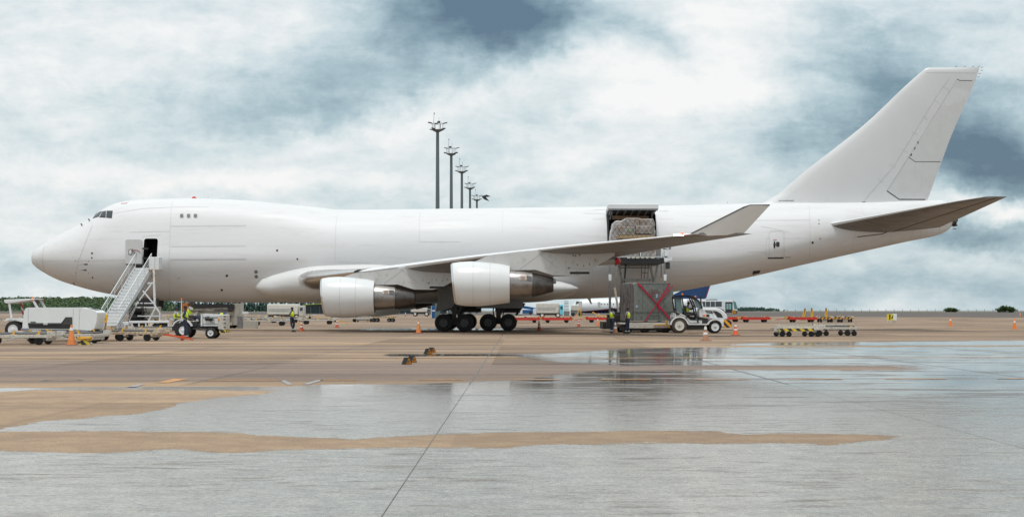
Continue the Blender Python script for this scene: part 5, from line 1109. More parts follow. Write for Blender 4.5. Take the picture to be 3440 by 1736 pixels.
b = MB(); b.box((gx(640), -1.0, gzz(1030)), (.9, .4, .6)); b.build('orange_cabinet', mat('dull_orange_paint', (.50, .17, .04), .6, 0, .15, 4), ll)
b = MB(); b.box((gx(833), -1.3, gzz(1050)), (.5, .06, .2)); b.build('label_plate', wht, ll)
for x in (690, 780):
    for y in (-1., 1.): b = MB(); b.wheel((gx(x), y, .3), .3, .3, n=20); b.build('wheel', black, ll)
def lettering(txt, size, loc, rot, m_, parent, ex=.004):
    cu = bpy.data.curves.new('lettering', 'FONT'); cu.body = txt; cu.size = size; cu.extrude = ex; cu.align_x = 'CENTER'; cu.align_y = 'CENTER'
    o_ = bpy.data.objects.new('t', cu); col.objects.link(o_); bpy.context.view_layer.update()
    me_ = bpy.data.meshes.new_from_object(o_.evaluated_get(bpy.context.evaluated_depsgraph_get())); bpy.data.objects.remove(o_)
    n_ = bpy.data.objects.new('lettering', me_); col.objects.link(n_); n_.location = loc; n_.rotation_euler = rot; n_.parent = parent; me_.materials.clear(); me_.materials.append(m_); return n_
lettering('TREPEL', .26, (gx(786)-.05, -1.31, gzz(1068)), (R(90), R(-90), 0), blackp, ll); lettering('TLC', .16, ((720-660)/(F/gd(1136)), -.565, CH+(YH-1082)/(F/gd(1136))), (R(90), 0, 0), greym, bt)
lettering('0684', .13, ((240-216)/(F/gd(1147)), -.83, CH+(YH-1112)/(F/gd(1147))), (R(90), 0, 0), blackp, gu)
# ================================================================ HIGH LOADER, CARGO, TRACTOR
def pl2(px, py, d_, rx=0.): s = F/d_; return ((px-1720)/s-rx, CH+(YH-py)/s)
D2 = 112.0; s2 = F/D2; RX = (2150-1720)/s2; RY = D2-120
hl = empty('main_deck_loader', (RX, RY, 0), 0, 'grey scissor cargo loader raised to the open main cargo door', 'cargo loader')
Q = lambda px, py, dy=0.: (((px-1720)*(D2+dy)/F)-RX, dy, CH+(YH-py)*(D2+dy)/F)
QL = lambda L_, dy=0.: [(Q(a, c_, dy)[0], Q(a, c_, dy)[2]) for a, c_ in L_]
b = MB(); b.prism(QL([(2078, 867), (2226, 868), (2226, 886), (2200, 888), (2080, 887)]), -1.4, 4.2); b.build('platform', blackp, hl, bev=.02)
b = MB(); b.prism(QL([(2070, 862), (2236, 863), (2236, 868), (2070, 867)]), -1.5, 4.3); b.build('deck', MATS['step_grey'], hl)
for px, w_ in ((2112, .3), (2127, .3), (2142, .34), (2158, .3), (2174, .26), (2192, .38)):
    b = MB(); b.box(Q(px, 864, -1.55), (w_*.7, .1, .16)); b.build('roller_box', whtd, hl)
b = MB(); b.prism(QL([(2223, 866), (2250, 866), (2250, 878), (2236, 879), (2226, 886)]), -1.5, -.3); b.prism(QL([(2226, 846), (2232, 838), (2240, 838), (2242, 866), (2226, 866)]), -1.5, -1.1)
b.bar(Q(2222, 836, -1.5), Q(2222, 866, -1.5), .06, .06); b.bar(Q(2247, 826, -1.5), Q(2247, 866, -1.5), .05, .05); b.bar(Q(2225, 834, -1.5), Q(2248, 834, -1.5), .05, .05); b.bar(Q(2225, 824, -1.5), Q(2225, 850, -1.5), .08, .05); b.build('operator_console', wht, hl, bev=.01)
b = MB(); b.box(Q(2240, 828, -.9), (.5, .5, .4)); b.box(Q(2242, 892, -1.0), (.3, .4, .45)); b.build('control_box', greyd, hl, split=True); b = MB(); b.box(Q(2210, 846, -1.4), (.2, .08, 1.0)); b.box(Q(2216, 846, -1.42), (.15, .06, .9)); b.build('side_guide', greym, hl, split=True)
scis = mat('scissor_grey_paint', (.23, .215, .195), .5, .1, .1, 2, c2=(.12, .1, .09), amt=.3)
for A_, B_, w_, dy, m__ in (((2076, 888), (2066, 966), .20, -1.0, scis), ((2065, 966), (2078, 1050), .20, -1.0, whtd), ((2080, 888), (2090, 952), .16, -.6, scis), ((2089, 950), (2083, 1046), .2, -.6, greyd), ((2184, 888), (2196, 950), .2, -.8, scis), ((2209, 888), (2199, 950), .2, -1.0, scis), ((2076, 888), (2066, 966), .20, 2.6, greyd), ((2184, 888), (2196, 950), .2, 2.6, greyd), ((2196, 950), (2180, 1060), .2, -.8, scis)):
    b = MB(); b.bar(Q(*A_, dy), Q(*B_, dy), .14, w_*1.15); b.build('scissor_arm', m__, hl, bev=.01)
b = MB(); b.bar(Q(2085, 899, -.7), Q(2184, 899, -.7), .08, .07); b.bar(Q(2102, 888, 1.), Q(2097, 952, 1.), .12, .12); b.bar(Q(2156, 890, 2.), Q(2154, 942, 2.), .04, .04); b.bar(Q(2178, 890, 2.), Q(2176, 942, 2.), .04, .04); b.bar(Q(2168, 890, 2.), Q(2164, 942, 2.), .04, .04); b.bar(Q(2157, 916, 2.), Q(2178, 916, 2.), .04, .04); b.bar(Q(2221, 888, -.9), Q(2221, 932, -.9), .05, .06)
b.tube([Q(2105, 888, -.8), Q(2112, 896, -.8), Q(2120, 889, -.8), Q(2130, 893, -.8), Q(2142, 889, -.8), Q(2150, 893, -.8)], .02, 6); b.build('cross_brace', greyd, hl, split=True)
b = MB(); b.box(Q(2138, 940, -.7), (2.05, .14, .17)); b.build('cross_beam', scis, hl)
for px in (2049, 2234):
    dy = -1.9; b = MB(); b.cyl(Q(px-1, 878, dy), Q(px-1, 926, dy), .055, n=12); b.cyl(Q(px, 945, dy), Q(px, 1050 if px < 2100 else 960, dy), .085, n=12); b.build('guide_post', greym, hl)
    b = MB(); b.prism(QL([(px-5, 922), (px+5, 922), (px+4.5, 943), (px-4, 943)], dy), dy-.12, dy+.12); b.build('post_sleeve', wht, hl, bev=.01)
b = MB(); b.box(Q(2074, 1078, -1.2), (1.4, 1.2, .9)); b.box(Q(2052, 1086, -1.8), (.6, .6, .75)); b.box(Q(2086, 1062, -1.2), (.9, .8, .6)); b.box(Q(2140, 1092, 1.2), (5.0, 4.0, .5)); b.build('chassis', mat('chassis_black', (.035, .034, .033), .55, .2, .3, 3), hl, bev=.03)
for px in (2085, 2170, 2215):
    b = MB(); l = Q(px, 1100, .4); b.wheel((l[0], l[1], .38), .38, .3); b.build('wheel', black, hl)
# netted pallet standing on the raised deck
pa = empty('cargo_pallet', (RX+.0, RY+.6, Q(2150, 862)[2]), 0, 'plastic wrapped pile of brown boxes under netting in the cargo doorway', 'cargo pallet')
dp = D2+.6; PX = lambda px: (px-1720)*dp/F-RX; PZ = lambda py: CH+(YH-py)*dp/F-Q(2150, 862)[2]
wrap = mat('plastic_wrap', (.44, .43, .43), .22, 0, .25, 2.2, c2=(.30, .22, .17), amt=.5, bump=1.2)
card = mat('cardboard', (.31, .235, .185), .5, 0, .15, 1.6, c2=(.44, .41, .40), amt=.5, bump=.8)
tand = mat('tan_cardboard', (.52, .36, .20), .6, 0, .08, 3)
b = MB(); outl = [(2053, 858), (2052, 802), (2055, 772), (2059, 764), (2061, 748), (2066, 742), (2078, 740), (2086, 742), (2096, 736), (2101, 733), (2110, 731.5), (2148, 732), (2155, 735), (2194, 734), (2198, 742), (2202, 752), (2199, 762), (2203, 775), (2201, 858)]
b.prism([(PX(a), PZ(c_)) for a, c_ in outl], .15, 2.3); b.build('wrapped_load', wrap, pa, bev=.06)
for x0, x1, y0, y1, m__, dy in ((2102, 2148, 733, 760, card, .0), (2150, 2196, 737, 760, card, .0), (2077, 2133, 762, 790, card, -.35), (2135, 2191, 759, 786, card, -.35), (2076, 2191, 790, 802, tand, -.33), (2094, 2146, 826, 843, tand, -.35), (2148, 2203, 826, 860, card, -.32), (2090, 2146, 803, 826, card, -.33), (2165, 2180, 803, 828, tand, -.36), (2090, 2146, 844, 860, wrap, -.3), (2148, 2200, 803, 826, wrap, -.3)):
    b = MB(); b.box(((PX(x0)+PX(x1))/2, dy+.25, (PZ(y0)+PZ(y1))/2), (PX(x1)-PX(x0), .6, PZ(y0)-PZ(y1))); b.build('carton', m__, pa, bev=.02)
b = MB(); dy = -.44
for k in range(-7, 12):
    for sg in (-1, 1):
        x0 = 2052+k*15; P_ = []
        for j in range(14):
            py = 735+j*9.6; px = x0+(j*9.6*.72 if sg > 0 else 100-j*9.6*.72)
            dd = -.13 if py < 758 else dy
            if 2054 < px < 2201 and py > (745 if px < 2095 else 733): P_.append((PX(px), dd, PZ(py)))
            elif len(P_) > 1: b.tube(P_, .012, 4); P_ = []
            else: P_ = []
        if len(P_) > 1: b.tube(P_, .012, 4)
b.build('cargo_net', blackp, pa, smooth=0)
b = MB(); b.box((PX(2150), dy-.02, PZ(843)), (.05, .02, .7)); b.build('white_strap', wband, pa); b = MB(); b.prism([(PX(2109), PZ(777)), (PX(2117), PZ(777)), (PX(2113), PZ(771))], dy-.02, dy); b.build('green_tag', mat('green_tag', (.03, .6, .08), .5), pa)
b = MB(); b.box((PX(2127), 1.1, .03), (3.0, 2.4, .05)); b.build('pallet_sheet', greym, pa)
# inside the hold: cargo roller floor is part of the skin cut; one more pallet waits deeper
# grey air freight container strapped with red webbing
d3 = 107.2; s3 = F/d3
def loc3(px, py, dd=d3): return ((px-1720)*dd/F, dd-120, CH+(YH-py)*dd/F)
cgx = (2196-1720)/s3-.35; zb3 = CH+(YH-1078)/s3; zt3 = CH+(YH-949)/s3; hh = zt3-zb3
ct = empty('freight_container', (cgx, d3-120+1.2, zb3), R(18), 'large grey freight container tied with crossed red straps on a dolly', 'container')
ctm = mat('container_grey_green', (.20, .215, .195), .5, .1, .08, 1.5, c2=(.15, .155, .14), amt=.3, bump=.15)
W3 = 2.84; D3 = 2.3
def rr2(w_, h_, r, z0=0, n=5):
    o_ = []
    for cx, cz, a0 in ((w_/2-r, h_-r, 0), (-w_/2+r, h_-r, 90)):
        for k in range(n+1): a = R(a0+90*k/n); o_.append((cx+r*math.cos(a), cz+r*math.sin(a)))
    return o_+[(-w_/2, z0), (w_/2, z0)]
b = MB(); b.prism(rr2(W3, hh, .22), -D3/2, D3/2); body = b.build('body', ctm, ct, bev=.03)
b = MB()
for x in (-W3/2+.32*2, W3/2-.68): b.box((x, -D3/2-.01, hh*.62), (.018, .02, hh*.72))
b.box((0, -D3/2-.015, hh*.235), (W3, .03, .05)); b.box((0, -D3/2-.01, hh*.985-.02), (W3-.5, .02, .03)); b.box((.05, -D3/2-.012, hh*.145), (1.0, .02, .02)); b.box((.05, -D3/2-.012, hh*.075), (1.0, .02, .02))
for k in range(7): b.box((-W3/2+.2+k*W3/7.2, -D3/2-.012, hh*.12), (.015, .02, hh*.2))
merge_into(body, b, mat('container_edge', (.13, .14, .13), .5))
netm = mat('grey_cord', (.12, .12, .12), .8)
b = MB()
for sg in (-1, 1):
    for k in range(-5, 9):
        P_ = []
        for j in range(10):
            x = -W3/2+k*.42+(j*.27 if sg > 0 else 2.4-j*.27); z = hh-.05-j*hh/9.5
            if -W3/2+.05 < x < W3/2-.05: P_.append((x+random.uniform(-.03, .03), -D3/2-.03, z+random.uniform(-.03, .03)))
        if len(P_) > 1: b.tube(P_, .004, 4)
b.build('net', netm, ct, smooth=0)
redw = mat('red_webbing', (.52, .01, .05), .7, 0, .12, 20)
def S3(px, py): return ((px-2196)/s3/math.cos(R(18)), zb3*0+CH+(YH-py)/s3-zb3)
for A_, B_, w_ in (((2140, 952), (2206, 1020), .075), ((2143, 951), (2208, 1022), .05), ((2252, 950), (2208, 1020), .075), ((2262, 958), (2209, 1022), .06), ((2207, 1021), (2164, 1079), .055), ((2208, 1021), (2250, 1070), .11), ((2210, 1022), (2212, 1045), .12)):
    a_, c_ = S3(*A_), S3(*B_); b = MB(); b.bar((a_[0], -D3/2-.05, a_[1]), (c_[0], -D3/2-.05, c_[1]), .02, w_); b.build('strap', redw, ct)
b = MB(); a_ = S3(2206, 993); b.box((a_[0]+.0, -D3/2-.04, a_[1]), (.16, .01, .24)); a_ = S3(2137, 1029); b.box((a_[0], -D3/2-.04, a_[1]), (.13, .01, .16)); b.build('paper_label', mat('label_paper', (.55, .62, .68), .5, 0, .1, 20, c2=(.1, .3, .6), amt=.5), ct, split=True)
for i_, tx_ in enumerate(('MAIN DECK', 'FOLLOWED NOTES', 'ON THE CARRIER', 'MAX 6804 KG')):
    a_ = S3(2197, 974+i_*6.5); lettering(tx_, .10, (a_[0], -D3/2-.045, a_[1]), (R(90), 0, 0), mat('dark_red_letters', (.25, .03, .03), .6), ct)
# folded netting lobes on the container's side
b = MB()
for k in range(5):
    y = -D3/2+.25+k*.45; b.loft([[(-W3/2-.02-.10*math.sin(math.pi*t_)*(1 if 0 < t_ < 1 else 0), y-.2+.4*t_, z) for t_ in [q/6 for q in range(7)]] for z in (.05, hh*.5, hh-.22, hh-.05)], (False, False), close=False)
b.build('side_netting', mat('side_net_plastic', (.20, .185, .18), .5, 0, .5, 6, c2=(.11, .085, .085), amt=.5, bump=1.5, stretch=(1, 1, .25)), ct, recalc=False)
# transporter dolly under the container
cd_ = empty('container_transporter', (cgx, d3-120+1.0, 0), 0, 'low white transporter dolly carrying the grey freight container', 'dolly')
b = MB(); b.box((0.0, 0, .62), (3.9, 2.4, .10)); b.box((-.55, -1.25, .48), (1.9, .1, .34)); b.box((1.15, -1.25, .48), (1.5, .1, .30)); b.box((0, 1.25, .5), (3.8, .1, .3)); b.build('frame', whtd, cd_, bev=.01)
b = MB(); b.bar((.35, -1.33, .52), (1.8, -1.33, .56), .05, .05); b.bar((1.15, -1.33, .85), (1.25, -1.33, .35), .05, .05); b.bar((1.1, -1.33, .7), (1.75, -1.33, .3), .05, .05); b.bar((1.2, -1.33, .35), (1.6, -1.33, .5), .05, .05); b.build('brake_lever', yel, cd_)
b = MB(); b.box((0, 0, .3), (3.6, 2.0, .3)); b.build('undercarriage', blackp, cd_)
for x in (-1.3, -.2, 1.2):
    for y in (-1., 1.): b = MB(); b.wheel((x, y, .22), .22, .2, n=20); b.build('wheel', black, cd_)
# ---- white cab tractor
d4 = gd(1118.5); s4 = F/d4
tt_ = empty('cab_tractor', local(2340, d4), 0, 'white ramp tractor with black framed cab and orange striped bumper', 'tractor')
ux = lambda a: (2200+a*.16924-2340)/s4; uz = lambda c_: CH+(YH-(940+c_*.16924))/s4
UL = lambda L_: [(ux(a), uz(c_)) for a, c_ in L_]
b = MB(); b.prism(UL([(855, 568), (900, 560), (1180, 558), (1270, 572), (1340, 615), (1400, 680), (1422, 745), (1410, 785), (1340, 792), (1210, 770), (1040, 760), (860, 735)]), -.52, .52); hood = b.build('bonnet', wht, tt_, bev=.06)
b = MB(); b.prism(UL([(1118, 610), (1215, 622), (1290, 668), (1340, 748), (1218, 745), (1188, 690)]), -.535, -.52); b.prism(UL([(972, 600), (1108, 610), (1140, 668), (1002, 650)]), -.535, -.52); b.build('side_vent', blackp, tt_, split=True)
b = MB(); b.prism(UL([(1255, 566), (1345, 600), (1405, 680), (1412, 745), (1380, 690), (1320, 620)]), -.35, .35); b.v = [(a[0]+.01, a[1], a[2]+.03) for a in b.v]; b.build('front_grille', blackp, tt_)
lettering('MULAG', .10, (ux(1045), -.54, uz(630)), (R(90), R(5), 0), wht, tt_)
b = MB(); b.box((ux(958), -.54, uz(710)), (.17, .03, .14)); b.build('indicator', lampo, tt_)
# cab frame
fr = [((368, 330), (400, 640)), ((400, 640), (470, 690)), ((366, 326), (640, 318)), ((640, 318), (740, 345)), ((740, 345), (850, 420)), ((850, 420), (925, 560)), ((515, 330), (565, 640)), ((565, 640), (620, 720)), ((700, 360), (770, 520)), ((770, 520), (840, 850)), ((370, 360), (520, 370))]
for yy in (-.60, .60):
    for (a, c_) in fr:
        b = MB(); b.bar((ux(a[0]), yy, uz(a[1])), (ux(c_[0]), yy, uz(c_[1])), .08, .085); b.build('cab_frame', blackp, tt_)
b = MB(); b.loft([[(ux(a), y, uz(c_)) for a, c_ in ((360, 320), (640, 305), (745, 335), (855, 405), (850, 425), (740, 352), (640, 325), (362, 340))] for y in (-.64, .64)]); b.build('cab_roof', blackp, tt_, bev=.01)
b = MB(); b.prism(UL([(385, 365), (505, 365), (530, 640), (470, 660), (410, 590)]), -.58, -.57); b.prism(UL([(752, 395), (850, 430), (925, 555), (820, 560)]), -.58, -.57); b.build('cab_glass', glasst, tt_, split=True)
b = MB(); b.loft([[(ux(a), y, uz(c_)) for a, c_ in ((853, 425), (928, 560), (922, 562), (847, 428))] for y in (-.56, .56)]); b.build('windscreen', glasst, tt_)
b = MB(); b.prism(UL([(545, 590), (680, 600), (690, 720), (850, 740), (850, 850), (670, 850), (610, 730), (560, 690)]), .1, .55); b.box((ux(595), 0, uz(600)), (.14, .6, .6), (0, R(-8), 0)); b.box((ux(680), 0, uz(690)), (.5, .6, .12)); b.build('seat', blackp, tt_, bev=.03)
b = MB(); b.box((ux(720), 0, uz(830)), (1.3, 1.0, .2)); b.prism(UL([(600, 730), (690, 800), (812, 800), (812, 850), (670, 852)]), -.6, -.3); b.build('cab_step', mat('step_plate', (.50, .51, .50), .5), tt_)
b = MB(); b.tube([(ux(790), 0, uz(640)), (ux(745), 0, uz(560))], .025, 6); ringp = [(ux(745)+.08*math.cos(a), .19*math.sin(a), uz(555)+.16*math.cos(a)) for a in [2*math.pi*k/12 for k in range(13)]]; b.tube(ringp, .018, 5); b.build('steering_wheel', blackp, tt_)
b = MB(); b.prism(UL([(610, 860), (1010, 860), (1040, 980), (620, 985)]), -.45, .45); b.prism(UL([(860, 720), (1050, 740), (1010, 880), (860, 870)]), -.45, .45); b.box((ux(480), 0, uz(800)), (1.2, .9, .35)); b.build('chassis', blackp, tt_, bev=.02)
arcp = lambda cx, cz, r, a0, a1, n=12: [(ux(cx+r*math.cos(R(a0+(a1-a0)*k/n))), uz(cz-r*math.sin(R(a0+(a1-a0)*k/n)))) for k in range(n+1)]
for y0 in (-.80, .46):
    b = MB(); b.prism(arcp(465, 905, 188, 175, 12)+arcp(465, 905, 160, 12, 175), y0, y0+.34); b.build('rear_mudguard', wht, tt_, split=True)
    b = MB(); b.prism(arcp(1170, 935, 170, 160, 5)+arcp(1170, 935, 142, 5, 160), y0+.02, y0+.34); b.build('front_mudguard', wht, tt_, split=True)
b = MB(); b.prism(UL([(630, 866), (1015, 866), (1012, 888), (636, 888)]), -.80, .8); b.build('side_sill', wht, tt_)
b = MB(); b.prism(UL([(1225, 780), (1345, 790), (1345, 945), (1305, 945), (1280, 850)]), -.62, .62); b.build('front_panel', wht, tt_, bev=.02)
b = MB(); b.prism(UL([(1340, 790), (1430, 785), (1495, 815), (1497, 925), (1430, 945), (1340, 945)]), -.66, .66); b.build('bumper', stripeO, tt_, bev=.02)
b = MB()
for q in (((300, 690), (390, 690)), ((300, 720), (390, 720)), ((310, 665), (392, 665)), ((300, 690), (300, 780)), ((392, 665), (392, 740))): b.bar((ux(q[0][0]), -.6, uz(q[0][1])), (ux(q[1][0]), -.6, uz(q[1][1])), .03, .03)
b.tube([(ux(465), -.62, uz(700)), (ux(480), -.62, uz(685)), (ux(560), -.62, uz(700)), (ux(590), -.62, uz(735))], .025, 6); b.build('rear_rack', wht, tt_)
b = MB(); b.cyl((ux(968), .3, uz(560)), (ux(925), .3, uz(380)), .035); b.cyl((ux(925), .3, uz(380)), (ux(915), .3, uz(350)), .05); b.build('exhaust_stack', wht, tt_)
b = MB(); b.bar((ux(905), -.3, uz(480)), (ux(898), -.3, uz(350)), .09, .09); b.box((ux(895), -.3, uz(345)), (.14, .12, .1)); b.box((ux(335), -.7, uz(460)), (.12, .05, .06)); b.cyl((ux(1035), -.56, uz(685)), (ux(1030), -.56, uz(730)), .10); b.build('mirror_mount', blackp, tt_)
for a, c_ in ((540, 303), (795, 352)):
    b = MB(); b.lathe([(0, .06), (.08, .07), (.12, .03)], (ux(a), -.2, uz(c_)), 'z', 14, (True, True)); b.build('beacon', lampo, tt_)
for y in (-.62, .62): wheelset(tt_, (ux(465), y, .487), .487, .34, mat('cream_rim', (.68, .66, .60), .45, 0, .05, 6), lugs=8, rimr=.58)
for y in (-.56, .56): wheelset(tt_, (ux(1170), y, .405), .405, .28, wht, lugs=6, rimr=.58)
mud = mat('dusty_rubber', (.07, .055, .045), .85, 0, .2, 6)
for q in kids(tt_):
    if q.name.startswith('wheel') and q.data.materials[0] == black and abs(q.data.vertices[0].co.x-ux(465)) < .6: q.data.materials[0] = mud
# ================================================================ PEOPLE
def skin_mesh(name, V, E, Rr, m_, parent, sub=1):
    me_ = bpy.data.meshes.new(name); me_.from_pydata(V, E, []); o_ = bpy.data.objects.new('tmp', me_); col.objects.link(o_)
    sk = o_.modifiers.new('s', 'SKIN'); sk.use_smooth_shade = True
    ly = me_.skin_vertices[0].data if me_.skin_vertices else None
    if ly is None:
        bm = bmesh.new(); bm.from_mesh(me_); bm.verts.layers.skin.verify(); bm.to_mesh(me_); bm.free(); ly = me_.skin_vertices[0].data
    for i, r in enumerate(Rr): ly[i].radius = r if isinstance(r, tuple) else (r, r); ly[i].use_root = (i == 0)
    if sub: sb = o_.modifiers.new('d', 'SUBSURF'); sb.levels = sub; sb.render_levels = sub
    bpy.context.view_layer.update(); nm_ = bpy.data.meshes.new_from_object(o_.evaluated_get(bpy.context.evaluated_depsgraph_get())); bpy.data.objects.remove(o_)
    nm_.materials.clear(); nm_.materials.append(m_); nm_.polygons.foreach_set('use_smooth', [True]*len(nm_.polygons))
    n_ = bpy.data.objects.new(name, nm_); col.objects.link(n_); n_.parent = parent; return n_
def ball(c, r, n=12, m=8):
    b = MB(); prof = [(-r[2]*math.cos(math.pi*k/m), max(.002, math.sin(math.pi*k/m))) for k in range(m+1)]
    b.lathe(prof, (0, 0, 0), 'z', n, (True, True)); b.v = [(a[0]*r[0]+c[0], a[1]*r[1]+c[1], a[2]+c[2]) for a in b.v]; return b
def person(loc, rz, label, pose, shirt=greycl, pants=navy, skin_=skind, cap=None, sleeve='short', mask=None, h=1.75, vest=True):
    o = empty('person', loc, R(rz), label, 'person'); k_ = h/1.75
    base = dict(pel=(0, 0, .94), spi=(0, 0, 1.14), che=(0, 0, 1.34), nec=(0, 0, 1.47), hea=(.015, 0, 1.60), top=(.01, 0, 1.69), sL=(0, .17, 1.41), sR=(0, -.17, 1.41),
                eL=(-.02, .23, 1.13), wL=(.05, .22, .89), eR=(-.02, -.23, 1.13), wR=(.05, -.22, .89), hL=(0, .09, .90), hR=(0, -.09, .90), kL=(.02, .10, .50), kR=(.02, -.10, .50), aL=(-.02, .11, .09), aR=(-.02, -.11, .09))
    base.update(pose); J = {a: Vector(c_)*k_ for a, c_ in base.items()}
    V, E, Rr = [], [], []
    def add(p_, r, par=None):
        V.append(tuple(p_)); Rr.append(tuple(q*k_ for q in r) if isinstance(r, tuple) else r*k_); i = len(V)-1
        if par is not None: E.append((par, i))
        return i
    ip = add(J['pel'], (.125, .10)); isp = add(J['spi'], (.115, .09), ip); ic = add(J['che'], (.125, .095), isp); inn = add(J['nec'], .05, ic); ih = add(J['hea'], (.072, .085), inn); it = add(J['top'], (.06, .07), ih)
    fw = (J['hea']-J['che']); face = Vector((.09, 0, -.02))*k_
    if 'fwd' in pose: face = Vector(pose['fwd'])*.09*k_
    add(J['hea']+face*.9, (.028, .03), ih)
    add(J['hea']+Vector((0, .085*k_, 0)), .014, ih); add(J['hea']+Vector((0, -.085*k_, 0)), .014, ih)
    for s_ in 'LR':
        sg = 1 if s_ == 'L' else -1
        a = add(J['s'+s_], .055, ic); e = add(J['e'+s_], .04, a); w_ = add(J['w'+s_], .026, e); d1 = (J['w'+s_]-J['e'+s_]).normalized(); hp = J['w'+s_]+d1*.07*k_; hd = add(hp, (.03, .018), w_)
        lat = d1.cross(Vector((0, 0, 1))).normalized() if abs(d1.z) < .9 else Vector((1, 0, 0))
        for q in range(4):
            off = lat*(.010*(q-1.5)*1.6)*k_; L1 = (.035, .042, .040, .030)[q]*k_; f1 = add(hp+off+d1*(.025*k_), .0085, hd); f2 = add(hp+off+d1*(.025*k_+L1)+Vector((0, 0, -.006)), .008, f1); add(hp+off+d1*(.025*k_+L1*1.6)+Vector((.01, 0, -.018))*k_, .007, f2)
        t1 = add(J['w'+s_]+d1*.03*k_+lat*.035*k_, .010, w_); add(J['w'+s_]+d1*.06*k_+lat*.05*k_, .008, t1)
        hh_ = add(J['h'+s_], .085, ip); kn = add(J['k'+s_], .055, hh_); an_ = add(J['a'+s_], .038, kn)
    skin_mesh('body', V, E, Rr, skin_, o, 1)
    # trousers
    Vt = [J['pel']+Vector((0, 0, .02)), J['hL'], J['kL'], J['aL']+Vector((0, 0, .03)), J['hR'], J['kR'], J['aR']+Vector((0, 0, .03)), J['pel'].lerp(J['spi'], .45)]
    skin_mesh('trousers', [tuple(q) for q in Vt], [(0, 1), (1, 2), (2, 3), (0, 4), (4, 5), (5, 6), (0, 7)], [(.145*k_, .115*k_), .105*k_, .078*k_, .066*k_, .105*k_, .078*k_, .066*k_, (.13*k_, .105*k_)], pants, o, 1)
    for s_ in 'LR':
        a = J['a'+s_].lerp(J['k'+s_], .18); d1 = (J['k'+s_]-J['a'+s_]).normalized(); b = MB(); b.cyl(tuple(a-d1*.025), tuple(a+d1*.025), .079*k_, .079*k_, 12, (False, False)); b.build('leg_band', refl, o)
    # shirt
    Vs = [J['pel']+Vector((0, 0, .06)), J['spi'], J['che'], J['nec']-Vector((0, 0, .03)), J['sL'], J['sL'].lerp(J['eL'], .8 if sleeve == 'short' else 1.), J['sR'], J['sR'].lerp(J['eR'], .8 if sleeve == 'short' else 1.)]
    Es = [(0, 1), (1, 2), (2, 3), (2, 4), (4, 5), (2, 6), (6, 7)]; Rs = [(.148*k_, .118*k_), (.13*k_, .104*k_), (.13*k_, .10*k_), .062*k_, .072*k_, .064*k_, .072*k_, .064*k_]
    if sleeve == 'long': Vs += [J['wL'], J['wR']]; Es += [(5, 8), (7, 9)]; Rs += [.045*k_, .045*k_]
    skin_mesh('shirt', [tuple(q) for q in Vs], Es, Rs, shirt, o, 1)
    if vest:
        Vv = [J['pel']+Vector((0, 0, .02)), J['spi'], J['che'], J['che'].lerp(J['nec'], .62), J['sL'].lerp(J['che'], .35), J['sR'].lerp(J['che'], .35)]
        skin_mesh('safety_vest', [tuple(q) for q in Vv], [(0, 1), (1, 2), (2, 3), (2, 4), (2, 5)], [(.185*k_, .150*k_), (.178*k_, .145*k_), (.195*k_, .155*k_), (.11*k_, .10*k_), .125*k_, .125*k_], hiv, o, 1)
        up = (J['che']-J['spi']).normalized()
        for tt in (.1, .75):
            c_ = J['pel'].lerp(J['che'], tt)+Vector((0, 0, .07)); b = MB(); b.cyl(tuple(c_-up*.022), tuple(c_+up*.022), .1, .1, 20, (False, False)); cc = c_
            b.v = [(cc.x+(a[0]-cc.x)*1.36*k_, cc.y+(a[1]-cc.y)*1.62*k_, a[2]) for a in b.v]; b.build('reflective_band', refl, o)
    b = ball(tuple(J['hea']+Vector((-.012, 0, .045))*k_), (.098*k_, .088*k_, .075*k_)); b.build('cap' if cap else 'hair', cap or hairm, o)
    if cap: b = MB(); f_ = Vector(pose.get('fwd', (1, 0, 0))); c_ = J['hea']+Vector((0, 0, .055))*k_+f_*.11*k_; b.box(tuple(c_), (.10, .12, .015)); merge_into([q for q in kids(o) if q.name.startswith('cap')][0], b, cap)
    if mask: b = ball(tuple(J['hea']+face*.72+Vector((0, 0, -.035))*k_), (.05*k_, .062*k_, .045*k_), 10, 6); b.build('face_mask', mask, o)
    for s_ in 'LR':
        a = J['a'+s_]; b = MB(); b.box((a.x+.055, a.y, a.z-.045), (.27*k_, .095*k_, .09*k_), top=.8); b.build('shoe', blackp, o, bev=.02)
    return o
GP = 'ground crew in yellow safety vests'
navycap = mat('navy_cap_cloth', (.02, .025, .05), .8)
def pat(px, py): return gp(px, py)
p1 = person(pat(981, 1114), 195, 'man in yellow vest walking alone beside a red cone under the wing', dict(kL=(.12, .09, .51), aL=(-.03, .10, .09), kR=(.02, -.10, .50), aR=(.22, -.10, .09), eR=(-.06, -.24, 1.15), wR=(.16, -.15, 1.02), eL=(-.03, .24, 1.14), wL=(.17, .12, 1.0)), cap=None, sleeve='short')
p1.rotation_euler = (0, 0, R(-30))
p2 = person(pat(2056, 1118), 30, 'man in yellow vest and black cap left of the brown cone at the loader', dict(eR=(.03, -.22, 1.16), wR=(.24, -.13, 1.05), eL=(-.02, .22, 1.15), wL=(.20, .12, 1.03)), cap=navycap, h=1.70)
p3 = person(pat(2109, 1120), -110, 'bareheaded man in yellow vest right of the brown cone facing the container', dict(eR=(.02, -.24, 1.14), wR=(.12, -.18, .92), kL=(.06, .10, .5), aL=(.08, .12, .09)), h=1.70); p3.rotation_euler = (0, 0, R(150))
p4 = person(pat(622, 1138.5), 20, 'man with navy sleeves leaning against the rear wheel of the small tractor', dict(eL=(.0, .23, 1.15), wL=(.22, .10, 1.08), eR=(-.1, -.22, 1.16), wR=(.10, -.16, 1.06), kR=(.06, -.1, .5), aR=(.1, -.10, .09)), cap=None, shirt=navy, sleeve='long'); p4.rotation_euler = (0, 0, R(10))
